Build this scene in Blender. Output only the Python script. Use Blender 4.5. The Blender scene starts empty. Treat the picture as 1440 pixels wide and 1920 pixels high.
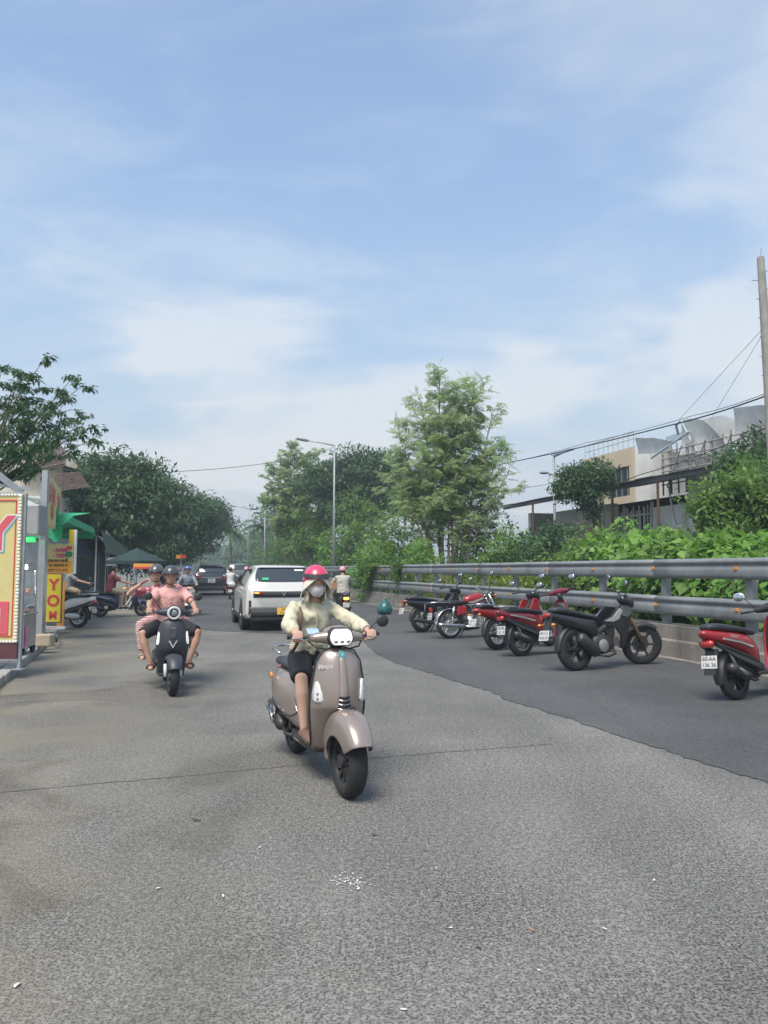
import bpy, math, random
import numpy as np
from mathutils import Vector as V, Matrix
from mathutils import noise as mnoise

random.seed(7)
RNG = np.random.default_rng(11)
PI = math.pi
rad = math.radians
SC = bpy.context.scene
COL = SC.collection

# ------------------------------------------------------------------ camera
F = 1400.0            # focal length in pixels of the 1440 x 1920 frame
EYE = 1.5
PITCH = math.atan(108 / F)
cam_d = bpy.data.cameras.new('camera')
cam = bpy.data.objects.new('camera', cam_d)
COL.objects.link(cam)
cam.location = (0, 0, EYE)
cam.rotation_euler = (PI / 2 + PITCH, 0, 0)
cam_d.sensor_fit = 'VERTICAL'
cam_d.sensor_height = 36.0
cam_d.lens = F / 1920 * 36.0
cam_d.clip_end = 12000
cam_d.clip_start = 0.05
SC.camera = cam

# ------------------------------------------------------------------ sky, sun, exposure
SUN_EL, SUN_AZ = rad(60), rad(205)      # azimuth clockwise from +Y
w = bpy.data.worlds.new('World')
SC.world = w
w.use_nodes = True
nt = w.node_tree
nt.nodes.clear()
def wn(t, **k):
    n = nt.nodes.new(t)
    for a, b in k.items():
        setattr(n, a, b)
    return n
def wl(a, b):
    nt.links.new(a, b)
sky = wn('ShaderNodeTexSky', sky_type='NISHITA', sun_disc=False, sun_elevation=SUN_EL, sun_rotation=SUN_AZ)
sky.air_density, sky.dust_density, sky.ozone_density = 1.0, 0.6, 2.6
tc = wn('ShaderNodeTexCoord')
sep = wn('ShaderNodeSeparateXYZ'); wl(tc.outputs['Generated'], sep.inputs[0])
def wm(op, a, b=None, c=None, clamp=False):
    n = wn('ShaderNodeMath', operation=op, use_clamp=clamp)
    for i, x in enumerate((a, b, c)):
        if x is None: continue
        if isinstance(x, (int, float)): n.inputs[i].default_value = x
        else: wl(x, n.inputs[i])
    return n.outputs[0]
zc = wm('MAXIMUM', sep.outputs['Z'], 0.0)
den = wm('ADD', zc, 0.22)
cx = wm('DIVIDE', sep.outputs['X'], den)
cy = wm('DIVIDE', sep.outputs['Y'], den)
comb = wn('ShaderNodeCombineXYZ'); wl(cx, comb.inputs[0]); wl(cy, comb.inputs[1])
def cloud(loc, rotz, scl, scale, detail, rough, dist, lo, hi):
    mp = wn('ShaderNodeMapping'); mp.inputs['Location'].default_value = loc
    mp.inputs['Rotation'].default_value = (0, 0, rotz); mp.inputs['Scale'].default_value = scl
    wl(comb.outputs[0], mp.inputs[0])
    n = wn('ShaderNodeTexNoise'); wl(mp.outputs[0], n.inputs['Vector'])
    n.inputs['Scale'].default_value = scale; n.inputs['Detail'].default_value = detail
    n.inputs['Roughness'].default_value = rough; n.inputs['Distortion'].default_value = dist
    r = wn('ShaderNodeMapRange', interpolation_type='SMOOTHSTEP'); wl(n.outputs[0], r.inputs[0])
    r.inputs[1].default_value = lo; r.inputs[2].default_value = hi
    return r.outputs[0]
c1 = cloud((21.4, 6.3, 0), rad(-28), (1.0, 1.25, 1), 0.85, 7, 0.52, 0.45, 0.455, 0.62)
c2 = cloud((24.9, 17.2, 0), rad(35), (1.0, 1.9, 1), 1.9, 8, 0.58, 0.7, 0.42, 0.74)
c3 = cloud((8.5, 1.9, 0), rad(-55), (0.35, 1.0, 1), 0.8, 5, 0.5, 0.4, 0.44, 0.70)
veil = wn('ShaderNodeMapRange', interpolation_type='SMOOTHSTEP'); wl(zc, veil.inputs[0])
veil.inputs[1].default_value = 0.0; veil.inputs[2].default_value = 0.75
veil.inputs[3].default_value = 0.97; veil.inputs[4].default_value = 0.26
vr = wn('ShaderNodeValToRGB'); wl(zc, vr.inputs[0])
vr.color_ramp.elements[0].position = 0.0; vr.color_ramp.elements[0].color = (0.292, 0.298, 0.314, 1)
vr.color_ramp.elements[1].position = 0.75; vr.color_ramp.elements[1].color = (0.24, 0.33, 0.45, 1)
e_ = vr.color_ramp.elements.new(0.2); e_.color = (0.238, 0.298, 0.355, 1)
e_ = vr.color_ramp.elements.new(0.46); e_.color = (0.20, 0.285, 0.40, 1)
vs_ = wn('ShaderNodeVectorMath', operation='SCALE'); wl(vr.outputs[0], vs_.inputs[0]); vs_.inputs['Scale'].default_value = 10.0
l1 = wn('ShaderNodeMix', data_type='RGBA'); wl(veil.outputs[0], l1.inputs[0]); wl(sky.outputs[0], l1.inputs[6]); wl(vs_.outputs[0], l1.inputs[7])
m1 = wm('MULTIPLY', c1, 1.0)
m2 = wm('MULTIPLY_ADD', c2, 0.46, m1)
m3 = wm('MULTIPLY_ADD', c3, 0.40, m2)
fade = wn('ShaderNodeMapRange', interpolation_type='SMOOTHSTEP'); wl(zc, fade.inputs[0])
fade.inputs[1].default_value = 0.02; fade.inputs[2].default_value = 0.68; fade.inputs[3].default_value = 1.0; fade.inputs[4].default_value = 0.55
mask = wm('MULTIPLY', wm('MINIMUM', m3, 1.0), fade.outputs[0])
mask = wm('MULTIPLY', mask, 0.86)
warm = wn('ShaderNodeMapRange'); wl(zc, warm.inputs[0])
warm.inputs[1].default_value = 0.0; warm.inputs[2].default_value = 0.4
cc = wn('ShaderNodeMix', data_type='RGBA'); wl(warm.outputs[0], cc.inputs[0])
cc.inputs[6].default_value = (3.8, 3.8, 3.85, 1)
cc.inputs[7].default_value = (3.8, 4.05, 4.3, 1)
mx = wn('ShaderNodeMix', data_type='RGBA'); wl(mask, mx.inputs[0])
wl(l1.outputs[2], mx.inputs[6]); wl(cc.outputs[2], mx.inputs[7])
bg = wn('ShaderNodeBackground'); bg.inputs[1].default_value = 0.11
wl(mx.outputs[2], bg.inputs[0])
wo = wn('ShaderNodeOutputWorld'); wl(bg.outputs[0], wo.inputs[0])

sd = bpy.data.lights.new('sun', 'SUN'); sd.energy = 2.3; sd.angle = rad(30); sd.color = (1.0, 0.93, 0.82)
sun = bpy.data.objects.new('sun', sd); COL.objects.link(sun)
sdir = V((math.sin(SUN_AZ) * math.cos(SUN_EL), math.cos(SUN_AZ) * math.cos(SUN_EL), math.sin(SUN_EL)))
sun.rotation_euler = sdir.to_track_quat('Z', 'Y').to_euler()
sun.location = (0, 0, 40)

SC.render.engine = 'CYCLES'
SC.view_settings.view_transform = 'Standard'
SC.view_settings.look = 'None'
SC.view_settings.exposure = 1.0
SC.view_settings.gamma = 1.0
SC.cycles.max_bounces = 6
SC.cycles.diffuse_bounces = 3
SC.cycles.glossy_bounces = 3
SC.cycles.transparent_max_bounces = 12
SC.cycles.use_denoising = True

# ------------------------------------------------------------------ helpers
def ray(px, py):
    cx_, cy_ = (px - 720) / F, (960 - py) / F
    return V((cx_, math.cos(PITCH) - cy_ * math.sin(PITCH), math.sin(PITCH) + cy_ * math.cos(PITCH)))
def G(px, py, z=0.0):                     # where the sight line meets a level plane
    r = ray(px, py); return V((0, 0, EYE)) + r * ((z - EYE) / r.z)
def D(px, py, y):                         # the point at distance y ahead
    r = ray(px, py); return V((0, 0, EYE)) + r * (y / r.y)
RD = V((-0.265, 0.964, 0)).normalized()   # along the road
RN = V((0.964, 0.265, 0)).normalized()    # across it, towards the guard rail
def R(s, t, z=0.0): return RD * s + RN * t + V((0, 0, z))
ROAD_ANG = math.atan2(RD.y, RD.x)

MATS = {}
def M(name, col, rough=0.55, metal=0.0, var=0.12, vs=4.0, bump=0.0, bs=60.0, coat=0.0, spec=0.5, emit=None, es=0.0, trans=0.0, alpha=1.0, dirt=0.0):
    if name in MATS: return MATS[name]
    m = bpy.data.materials.new(name); m.use_nodes = True
    t = m.node_tree; b = t.nodes['Principled BSDF']
    b.inputs['Roughness'].default_value = rough
    b.inputs['Metallic'].default_value = metal
    b.inputs['Coat Weight'].default_value = coat
    b.inputs['Coat Roughness'].default_value = 0.08
    b.inputs['Specular IOR Level'].default_value = spec
    b.inputs['Transmission Weight'].default_value = trans
    b.inputs['Alpha'].default_value = alpha
    c = (*col, 1)
    b.inputs['Base Color'].default_value = c
    if emit: b.inputs['Emission Color'].default_value = (*emit, 1); b.inputs['Emission Strength'].default_value = es
    if var > 0 or bump > 0 or dirt > 0:
        tcn = t.nodes.new('ShaderNodeTexCoord')
    if var > 0:
        n = t.nodes.new('ShaderNodeTexNoise'); n.inputs['Scale'].default_value = vs; n.inputs['Detail'].default_value = 6
        n.inputs['Roughness'].default_value = 0.65
        t.links.new(tcn.outputs['Object'], n.inputs['Vector'])
        mr = t.nodes.new('ShaderNodeMapRange'); t.links.new(n.outputs[0], mr.inputs[0])
        mr.inputs[1].default_value = 0.3; mr.inputs[2].default_value = 0.7
        mix = t.nodes.new('ShaderNodeMix'); mix.data_type = 'RGBA'
        t.links.new(mr.outputs[0], mix.inputs[0])
        mix.inputs[6].default_value = tuple(x * (1 - var) for x in col) + (1,)
        mix.inputs[7].default_value = tuple(min(1, x * (1 + var)) for x in col) + (1,)
        out = mix.outputs[2]
        if dirt > 0:
            n2 = t.nodes.new('ShaderNodeTexNoise'); n2.inputs['Scale'].default_value = vs * 0.5; n2.inputs['Detail'].default_value = 9
            n2.inputs['Roughness'].default_value = 0.75
            mp = t.nodes.new('ShaderNodeMapping'); mp.inputs['Scale'].default_value = (1, 1, 0.25); mp.inputs['Location'].default_value = (3, 7, 1)
            t.links.new(tcn.outputs['Object'], mp.inputs[0]); t.links.new(mp.outputs[0], n2.inputs['Vector'])
            m2_ = t.nodes.new('ShaderNodeMapRange'); t.links.new(n2.outputs[0], m2_.inputs[0])
            m2_.inputs[1].default_value = 0.48; m2_.inputs[2].default_value = 0.72; m2_.inputs[4].default_value = dirt
            mixd = t.nodes.new('ShaderNodeMix'); mixd.data_type = 'RGBA'
            t.links.new(m2_.outputs[0], mixd.inputs[0]); t.links.new(out, mixd.inputs[6])
            mixd.inputs[7].default_value = (0.06, 0.055, 0.045, 1)
            out = mixd.outputs[2]
        t.links.new(out, b.inputs['Base Color'])
    if bump > 0:
        n = t.nodes.new('ShaderNodeTexNoise'); n.inputs['Scale'].default_value = bs; n.inputs['Detail'].default_value = 5
        t.links.new(tcn.outputs['Object'], n.inputs['Vector'])
        bp = t.nodes.new('ShaderNodeBump'); bp.inputs['Strength'].default_value = bump; bp.inputs['Distance'].default_value = 0.02
        t.links.new(n.outputs[0], bp.inputs['Height']); t.links.new(bp.outputs[0], b.inputs['Normal'])
    MATS[name] = m
    return m

def leafmat(name, dark, light, trans=0.35, rough=0.5):
    if name in MATS: return MATS[name]
    m = bpy.data.materials.new(name); m.use_nodes = True
    t = m.node_tree; t.nodes.clear()
    g = t.nodes.new('ShaderNodeNewGeometry'); tcn = t.nodes.new('ShaderNodeTexCoord')
    n = t.nodes.new('ShaderNodeTexNoise'); n.inputs['Scale'].default_value = 0.9; n.inputs['Detail'].default_value = 4
    t.links.new(tcn.outputs['Object'], n.inputs['Vector'])
    a = t.nodes.new('ShaderNodeMath'); a.operation = 'MULTIPLY_ADD'
    t.links.new(g.outputs['Random Per Island'], a.inputs[0]); a.inputs[1].default_value = 0.55
    s = t.nodes.new('ShaderNodeMapRange'); t.links.new(n.outputs[0], s.inputs[0])
    s.inputs[1].default_value = 0.32; s.inputs[2].default_value = 0.68; s.inputs[4].default_value = 0.5
    t.links.new(s.outputs[0], a.inputs[2])
    mix = t.nodes.new('ShaderNodeMix'); mix.data_type = 'RGBA'; t.links.new(a.outputs[0], mix.inputs[0])
    mix.inputs[6].default_value = (*dark, 1); mix.inputs[7].default_value = (*light, 1)
    p = t.nodes.new('ShaderNodeBsdfPrincipled'); p.inputs['Roughness'].default_value = rough
    p.inputs['Specular IOR Level'].default_value = 0.35
    t.links.new(mix.outputs[2], p.inputs['Base Color'])
    tr = t.nodes.new('ShaderNodeBsdfTranslucent')
    hs = t.nodes.new('ShaderNodeHueSaturation'); hs.inputs['Saturation'].default_value = 1.1; hs.inputs['Value'].default_value = 1.5
    t.links.new(mix.outputs[2], hs.inputs['Color']); t.links.new(hs.outputs[0], tr.inputs['Color'])
    ms = t.nodes.new('ShaderNodeMixShader'); ms.inputs[0].default_value = trans
    t.links.new(p.outputs[0], ms.inputs[1]); t.links.new(tr.outputs[0], ms.inputs[2])
    o = t.nodes.new('ShaderNodeOutputMaterial'); t.links.new(ms.outputs[0], o.inputs[0])
    MATS[name] = m
    return m

def link(o, parent=None):
    COL.objects.link(o)
    if parent is not None: o.parent = parent
    return o
def tag(o, label=None, cat=None, group=None, kind=None):
    if label: o['label'] = label
    if cat: o['category'] = cat
    if group: o['group'] = group
    if kind: o['kind'] = kind
    return o
def thing(name, label, cat, loc=(0, 0, 0), rz=0.0, group=None):
    o = bpy.data.objects.new(name, None); o.empty_display_size = 0.2
    link(o); o.location = loc; o.rotation_euler = (0, 0, rz)
    return tag(o, label, cat, group)
def copy_tree(o, parent=None):
    c = o.copy(); COL.objects.link(c); c.parent = parent
    for ch in list(o.children): copy_tree(ch, c)
    return c

def frame_of(d, up=V((0, 0, 1))):
    d = d.normalized()
    if abs(d.dot(up)) > 0.98: up = V((1, 0, 0))
    a = d.cross(up).normalized(); b = a.cross(d).normalized()
    return a, b

class MB:
    def __init__(s): s.v = []; s.f = []
    def add(s, vs, fs):
        o = len(s.v); s.v += [tuple(p) for p in vs]; s.f += [tuple(i + o for i in f) for f in fs]; return s
    def box(s, c, sz, rot=None):
        x, y, z = sz[0] / 2, sz[1] / 2, sz[2] / 2
        p = [V((i * x, j * y, k * z)) for k in (-1, 1) for j in (-1, 1) for i in (-1, 1)]
        if rot is not None: p = [rot @ q for q in p]
        c = V(c)
        return s.add([q + c for q in p], [(0, 2, 3, 1), (4, 5, 7, 6), (0, 1, 5, 4), (2, 6, 7, 3), (0, 4, 6, 2), (1, 3, 7, 5)])
    def bar(s, a, b, wd, ht, up=V((0, 0, 1))):       # rectangular bar from a to b
        a, b = V(a), V(b); x, u = frame_of(b - a, up)
        p = []
        for q in (a, b):
            for i, j in ((-1, -1), (1, -1), (1, 1), (-1, 1)): p.append(q + x * (i * wd / 2) + u * (j * ht / 2))
        return s.add(p, [(3, 2, 1, 0), (4, 5, 6, 7), (0, 1, 5, 4), (1, 2, 6, 5), (2, 3, 7, 6), (3, 0, 4, 7)])
    def loft(s, rings, closed=True, cap=True):
        n = len(rings[0]); vs = [p for r in rings for p in r]; fs = []
        for i in range(len(rings) - 1):
            for j in range(n if closed else n - 1):
                k = (j + 1) % n
                fs.append((i * n + j, i * n + k, (i + 1) * n + k, (i + 1) * n + j))
        if cap and closed:
            fs.append(tuple(range(n - 1, -1, -1))); fs.append(tuple((len(rings) - 1) * n + j for j in range(n)))
        return s.add(vs, fs)
    def tube(s, pts, r, n=8, cap=True, flat=1.0, up=V((0, 0, 1))):
        pts = [V(p) for p in pts]; rs = list(r) if hasattr(r, '__len__') else [r] * len(pts)
        rings = []; a = None
        for i, p in enumerate(pts):
            d = (pts[min(i + 1, len(pts) - 1)] - pts[max(i - 1, 0)])
            if d.length < 1e-9: d = V((0, 0, 1))
            d.normalize()
            if a is None: a, b = frame_of(d, up)
            else:
                a = (a - d * a.dot(d))
                if a.length < 1e-6: a, b = frame_of(d, up)
                a.normalize(); b = a.cross(d).normalized()
            rings.append([p + (a * math.cos(2 * PI * k / n) + b * math.sin(2 * PI * k / n) * flat) * rs[i] for k in range(n)])
        return s.loft(rings, True, cap)
    def lathe(s, prof, c=(0, 0, 0), axis=(0, 0, 1), n=20, cap=False, a0=0, a1=2 * PI):
        ax = V(axis).normalized(); a, b = frame_of(ax); c = V(c); full = abs(a1 - a0 - 2 * PI) < 1e-6
        rings = []
        m = n if full else n + 1
        for r_, h in prof:
            rings.append([c + ax * h + (a * math.cos(a0 + (a1 - a0) * k / n) + b * math.sin(a0 + (a1 - a0) * k / n)) * max(r_, 1e-5) for k in range(m)])
        return s.loft(rings, full, cap)
    def ell(s, c, r, rot=None, nu=14, nv=8):
        c = V(c); rings = []
        for i in range(1, nv):
            t = PI * i / nv
            rings.append([V((r[0] * math.sin(t) * math.cos(2 * PI * k / nu), r[1] * math.sin(t) * math.sin(2 * PI * k / nu), -r[2] * math.cos(t))) for k in range(nu)])
        if rot is not None: rings = [[rot @ p for p in q] for q in rings]
        o = len(s.v)
        s.loft([[p + c for p in q] for q in rings], True, True)
        return s
    def prism(s, poly, fn, d0, d1):                 # poly 2d -> fn(u, v, depth)
        n = len(poly)
        return s.loft([[fn(u, v_, d0) for u, v_ in poly], [fn(u, v_, d1) for u, v_ in poly]], True, True)
    def xf(s, m):
        s.v = [tuple(m @ V(p)) for p in s.v]; return s
    def mir(s):                                       # mirrored copy across y = 0
        o = len(s.v); vs = [(x, -y, z) for x, y, z in s.v]; fs = [tuple(reversed(f)) for f in s.f]
        return s.add(vs, fs)
    def build(s, name, mat, parent=None, smooth=False, sub=0, bevel=0.0, remesh=0.0, relax=0, solid=0.0, disp=None, ang=None):
        me = bpy.data.meshes.new(name); me.from_pydata(s.v, [], s.f)
        if mat is not None: me.materials.append(mat)
        o = link(bpy.data.objects.new(name, me), parent)
        if smooth or sub or remesh:
            me.polygons.foreach_set('use_smooth', [True] * len(me.polygons))
        if ang: 
            me.set_sharp_from_angle(angle=rad(ang))
        if solid:
            q = o.modifiers.new('solid', 'SOLIDIFY'); q.thickness = solid; q.offset = -1
        if bevel:
            q = o.modifiers.new('bevel', 'BEVEL'); q.width = bevel; q.segments = 2; q.limit_method = 'ANGLE'; q.angle_limit = rad(35); q.harden_normals = False
        if sub:
            q = o.modifiers.new('sub', 'SUBSURF'); q.levels = sub; q.render_levels = sub
        if remesh:
            q = o.modifiers.new('remesh', 'REMESH'); q.mode = 'VOXEL'; q.voxel_size = remesh; q.use_smooth_shade = True
        if relax:
            q = o.modifiers.new('relax', 'SMOOTH'); q.factor = 0.5; q.iterations = relax
        if disp:
            tx = bpy.data.textures.get('folds%g' % disp[1]) or bpy.data.textures.new('folds%g' % disp[1], 'CLOUDS')
            tx.noise_scale = disp[1]; tx.noise_depth = 1
            q = o.modifiers.new('folds', 'DISPLACE'); q.texture = tx; q.strength = disp[0]; q.mid_level = 0.5; q.texture_coords = 'LOCAL'
        return o

def fast_mesh(name, verts, quads, mat, parent=None, smooth=False):
    me = bpy.data.meshes.new(name)
    nv, nf = len(verts), len(quads)
    me.vertices.add(nv); me.vertices.foreach_set('co', np.ascontiguousarray(verts, dtype=np.float32).ravel())
    k = quads.shape[1]
    me.loops.add(nf * k); me.loops.foreach_set('vertex_index', np.ascontiguousarray(quads, dtype=np.int32).ravel())
    me.polygons.add(nf); me.polygons.foreach_set('loop_start', np.arange(0, nf * k, k, dtype=np.int32))
    me.polygons.foreach_set('loop_total', np.full(nf, k, dtype=np.int32))
    if smooth: me.polygons.foreach_set('use_smooth', np.ones(nf, dtype=bool))
    me.update(); me.validate()
    if mat: me.materials.append(mat)
    return link(bpy.data.objects.new(name, me), parent)

def text(s_, parent, loc, xdir, ydir, size, mat, extrude=0.002, shear=0.0, align='CENTER', name='lettering', bold=0.0, sx=1.0):
    c = bpy.data.curves.new(name, 'FONT'); c.body = s_; c.size = size; c.extrude = extrude; c.shear = shear
    c.align_x = align; c.align_y = 'CENTER'; c.offset = bold; c.resolution_u = 3
    tmp = bpy.data.objects.new('tmp', c); me = bpy.data.meshes.new_from_object(tmp); me.name = name
    bpy.data.objects.remove(tmp); me.materials.clear(); me.materials.append(mat)
    o = link(bpy.data.objects.new(name, me), parent)
    x = V(xdir).normalized(); y = V(ydir).normalized(); z = x.cross(y)
    m = Matrix((x, y, z)).transposed().to_4x4(); m.translation = V(loc)
    o.matrix_local = m @ Matrix.Diagonal((sx, 1, 1, 1))
    return o
# ------------------------------------------------------------------ road materials
def road_material(name, light, dark, chip_scale, chip_amt, dust=0.0, bump=0.35, patch=0.25, spread=0.3):
    m = bpy.data.materials.new(name); m.use_nodes = True
    t = m.node_tree; b = t.nodes['Principled BSDF']; L = t.links.new
    b.inputs['Roughness'].default_value = 0.82; b.inputs['Specular IOR Level'].default_value = 0.3
    tcn = t.nodes.new('ShaderNodeTexCoord')
    def nz(scale, det, ro, dist=0.0, vec=None):
        n = t.nodes.new('ShaderNodeTexNoise'); n.inputs['Scale'].default_value = scale; n.inputs['Detail'].default_value = det
        n.inputs['Roughness'].default_value = ro; n.inputs['Distortion'].default_value = dist
        L(vec or tcn.outputs['Object'], n.inputs['Vector']); return n.outputs[0]
    def mr(x, a, b_, c=0.0, d=1.0, sm=True):
        n = t.nodes.new('ShaderNodeMapRange'); n.interpolation_type = 'SMOOTHSTEP' if sm else 'LINEAR'
        L(x, n.inputs[0]); n.inputs[1].default_value = a; n.inputs[2].default_value = b_; n.inputs[3].default_value = c; n.inputs[4].default_value = d
        return n.outputs[0]
    def mix(f, a, b_, mode='MIX'):
        n = t.nodes.new('ShaderNodeMix'); n.data_type = 'RGBA'; n.blend_type = mode
        if isinstance(f, float): n.inputs[0].default_value = f
        else: L(f, n.inputs[0])
        for i, q in ((6, a), (7, b_)):
            if isinstance(q, tuple): n.inputs[i].default_value = (*q, 1)
            else: L(q, n.inputs[i])
        return n.outputs[2]
    def mul(a, b_):
        n = t.nodes.new('ShaderNodeMath'); n.operation = 'MULTIPLY'
        for i, q in enumerate((a, b_)):
            if isinstance(q, float): n.inputs[i].default_value = q
            else: L(q, n.inputs[i])
        return n.outputs[0]
    vo = t.nodes.new('ShaderNodeTexVoronoi'); vo.inputs['Scale'].default_value = chip_scale; vo.inputs['Randomness'].default_value = 1.0
    wob = t.nodes.new('ShaderNodeMix'); wob.data_type = 'VECTOR'
    nv = t.nodes.new('ShaderNodeTexNoise'); nv.inputs['Scale'].default_value = chip_scale * 1.3; L(tcn.outputs['Object'], nv.inputs['Vector'])
    ad = t.nodes.new('ShaderNodeVectorMath'); ad.operation = 'MULTIPLY_ADD'
    L(nv.outputs['Color'], ad.inputs[0]); ad.inputs[1].default_value = (0.7 / chip_scale,) * 3; L(tcn.outputs['Object'], ad.inputs[2])
    L(ad.outputs[0], vo.inputs['Vector'])
    sepc = t.nodes.new('ShaderNodeSeparateColor'); L(vo.outputs['Color'], sepc.inputs[0])
    cn_ = nz(chip_scale * 1.15, 3, 0.62, 0.25)
    chips = mr(cn_, 0.495, 0.56)
    fine = nz(chip_scale * 3.5, 4, 0.7)
    big = nz(0.35, 5, 0.6, 0.4)
    base = mix(mr(fine, 0.3, 0.7), tuple(x * (1 - spread) for x in light), tuple(x * (1 + spread) for x in light))
    mid_ = nz(chip_scale * 0.42, 5, 0.72)
    base = mix(mr(mid_, 0.36, 0.64), mix(1.0, base, (0.66, 0.66, 0.67), 'MULTIPLY'), mix(1.0, base, (1.22, 1.22, 1.2), 'MULTIPLY'))
    ca = mul(chips, mr(nz(0.8, 4, 0.6), 0.25, 0.7, chip_amt * 0.55, chip_amt))
    c = mix(ca, base, dark)
    c = mix(mr(big, 0.3, 0.72), c, mix(1.0, c, (1 - patch, 1 - patch, 1 - patch * 0.95), 'MULTIPLY'))
    mpl = t.nodes.new('ShaderNodeMapping'); mpl.inputs['Rotation'].default_value = (0, 0, math.atan2(0.265, 0.964) * -1); mpl.inputs['Scale'].default_value = (1.0, 0.09, 1.0)
    mpl.vector_type = 'POINT'; L(tcn.outputs['Object'], mpl.inputs[0])
    lane = nz(1.1, 5, 0.6, 0.3, mpl.outputs[0])
    c = mix(mr(lane, 0.36, 0.66, 0.0, 0.5), c, mix(1.0, c, (0.70, 0.71, 0.73), 'MULTIPLY'))
    oil = nz(2.6, 6, 0.7, 0.6)
    c = mix(mr(oil, 0.64, 0.74, 0.0, 0.4), c, tuple(x * 0.4 for x in light))
    st = nz(1.3, 8, 0.72, 1.2)
    c = mix(mr(st, 0.58, 0.72, 0.0, 0.35), c, tuple(x * 0.45 for x in light))
    if dust > 0:
        mp = t.nodes.new('ShaderNodeMapping'); mp.vector_type = 'POINT'; mp.inputs['Rotation'].default_value = (0, 0, math.atan2(0.265, 0.964) * -1)
        L(tcn.outputs['Object'], mp.inputs[0])
        sx = t.nodes.new('ShaderNodeSeparateXYZ'); L(mp.outputs[0], sx.inputs[0])
        side = mr(sx.outputs[0], -2.6, 1.6, 1.0, 0.0)
        dn = nz(0.9, 7, 0.65, 0.8)
        c = mix(mul(mul(side, mr(dn, 0.3, 0.62)), dust * 0.85), c, (0.225, 0.195, 0.14))
        gn = nz(0.7, 6, 0.62, 1.0)
        c = mix(mul(mr(sx.outputs[0], -2.6, 3.2, 1.0, 0.0), mr(gn, 0.5, 0.66, 0.0, 0.75)), c, mix(1.0, c, (0.56, 0.54, 0.50), 'MULTIPLY'))
    L(c, b.inputs['Base Color'])
    bp = t.nodes.new('ShaderNodeBump'); bp.inputs['Strength'].default_value = bump; bp.inputs['Distance'].default_value = 0.006
    hh = t.nodes.new('ShaderNodeMath'); hh.operation = 'MULTIPLY_ADD'
    L(chips, hh.inputs[0]); hh.inputs[1].default_value = 1.0; L(fine, hh.inputs[2])
    L(hh.outputs[0], bp.inputs['Height']); L(bp.outputs[0], b.inputs['Normal'])
    return m

def bend(s): return 0.0
def RB(s, t, z=0.0): return R(s, t + bend(s), z)
def SofPX(px, t):
    k = (px - 720) / F; y = t / (0.964 * k + 0.265); return -0.265 * k * y + 0.964 * y

def sheet(name, left, right, mat, kind='structure', z=0.0):   # strip between two polylines
    mb = MB(); n = len(left)
    vs = [V((p.x, p.y, z)) for p in left] + [V((p.x, p.y, z)) for p in right]
    mb.add(vs, [(i, n + i, n + i + 1, i + 1) for i in range(n - 1)])
    o = mb.build(name, mat); tag(o, kind=kind); return o

m_earth = M('earth', (0.075, 0.075, 0.04), 0.9, var=0.4, vs=0.6)
gm = MB(); gm.add([(-2000, -1000, -0.04), (2000, -1000, -0.04), (2000, 3000, -0.04), (-2000, 3000, -0.04)], [(0, 1, 2, 3)])
tag(gm.build('ground', m_earth), kind='structure')

m_road = road_material('worn_asphalt', (0.278, 0.271, 0.248), (0.048, 0.049, 0.047), 72, 1.0, dust=0.85, patch=0.32)
SS = [-14, 0, 10, 20, 30, 42] + list(range(46, 100, 6)) + [120, 160, 230, 320]
sheet('road', [RB(s, -16) for s in SS], [RB(s, 8.4) for s in SS], m_road)

m_asph = road_material('new_asphalt', (0.122, 0.124, 0.124), (0.062, 0.063, 0.064), 95, 0.6, dust=0.0, bump=0.25, patch=0.3, spread=0.3)
edge_px = [(1440, 1470), (1320, 1431), (1200, 1393), (1130, 1370), (1060, 1346), (1000, 1327), (945, 1312), (925, 1299), (850, 1276), (790, 1258), (740, 1243), (705, 1226), (685, 1205), (640, 1195), (540, 1189), (470, 1186), (400, 1183), (350, 1176), (322, 1160), (306, 1142), (296, 1126)]
e = [G(x, y) for x, y in edge_px]
e = [e[0] + (e[0] - e[1]) * 4] + e
ed = []
for i in range(len(e) - 1):
    n = max(1, int((e[i + 1] - e[i]).length / 0.05))
    for k in range(n):
        p = e[i].lerp(e[i + 1], k / n); ed.append(p + V((mnoise.noise(p * 2.2), mnoise.noise(p * 2.2 + V((9, 3, 1))), 0)) * 0.035 + V((mnoise.noise(p * 7), mnoise.noise(p * 7 + V((5, 3, 1))), 0)) * 0.045 + V((mnoise.noise(p * 23), mnoise.noise(p * 23 + V((5, 3, 1))), 0)) * 0.03)
ed.append(e[-1])
tail = [R(s, -1.9 + bend(s)) for s in (46, 52, 58, 64, 70, 82, 100, 160, 320)]
ed += tail
rt = []
for p in ed:
    s_ = p.dot(RD); rt.append(RB(s_, 8.3))
# keep the right border monotone along the road
so = sorted(rt, key=lambda q: q.dot(RD))
sheet('asphalt_strip', ed, so, m_asph, z=0.006)

# joint across the old surface
m_gap = M('crack_filler', (0.10, 0.098, 0.09), 0.9, var=0.2)
jp = [G(x, y) for x, y in ((-60, 1492), (90, 1478), (250, 1464), (420, 1448), (560, 1435), (720, 1420), (880, 1407), (1040, 1395))]
mb = MB(); vs = []; 
pts = []
for i in range(len(jp) - 1):
    for k in range(24): pts.append(jp[i].lerp(jp[i + 1], k / 24))
for p in pts:
    p = p + V((0, mnoise.noise(p * 7) * 0.02, 0)); wd = 0.003 + 0.004 * (mnoise.noise(p * 5) + 0.6)
    vs += [V((p.x, p.y - wd, 0.003)), V((p.x, p.y + wd, 0.003))]
mb.add(vs, [(2 * i, 2 * i + 2, 2 * i + 3, 2 * i + 1) for i in range(len(pts) - 1)])
tag(mb.build('road_joint', m_gap), kind='structure')

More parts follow.
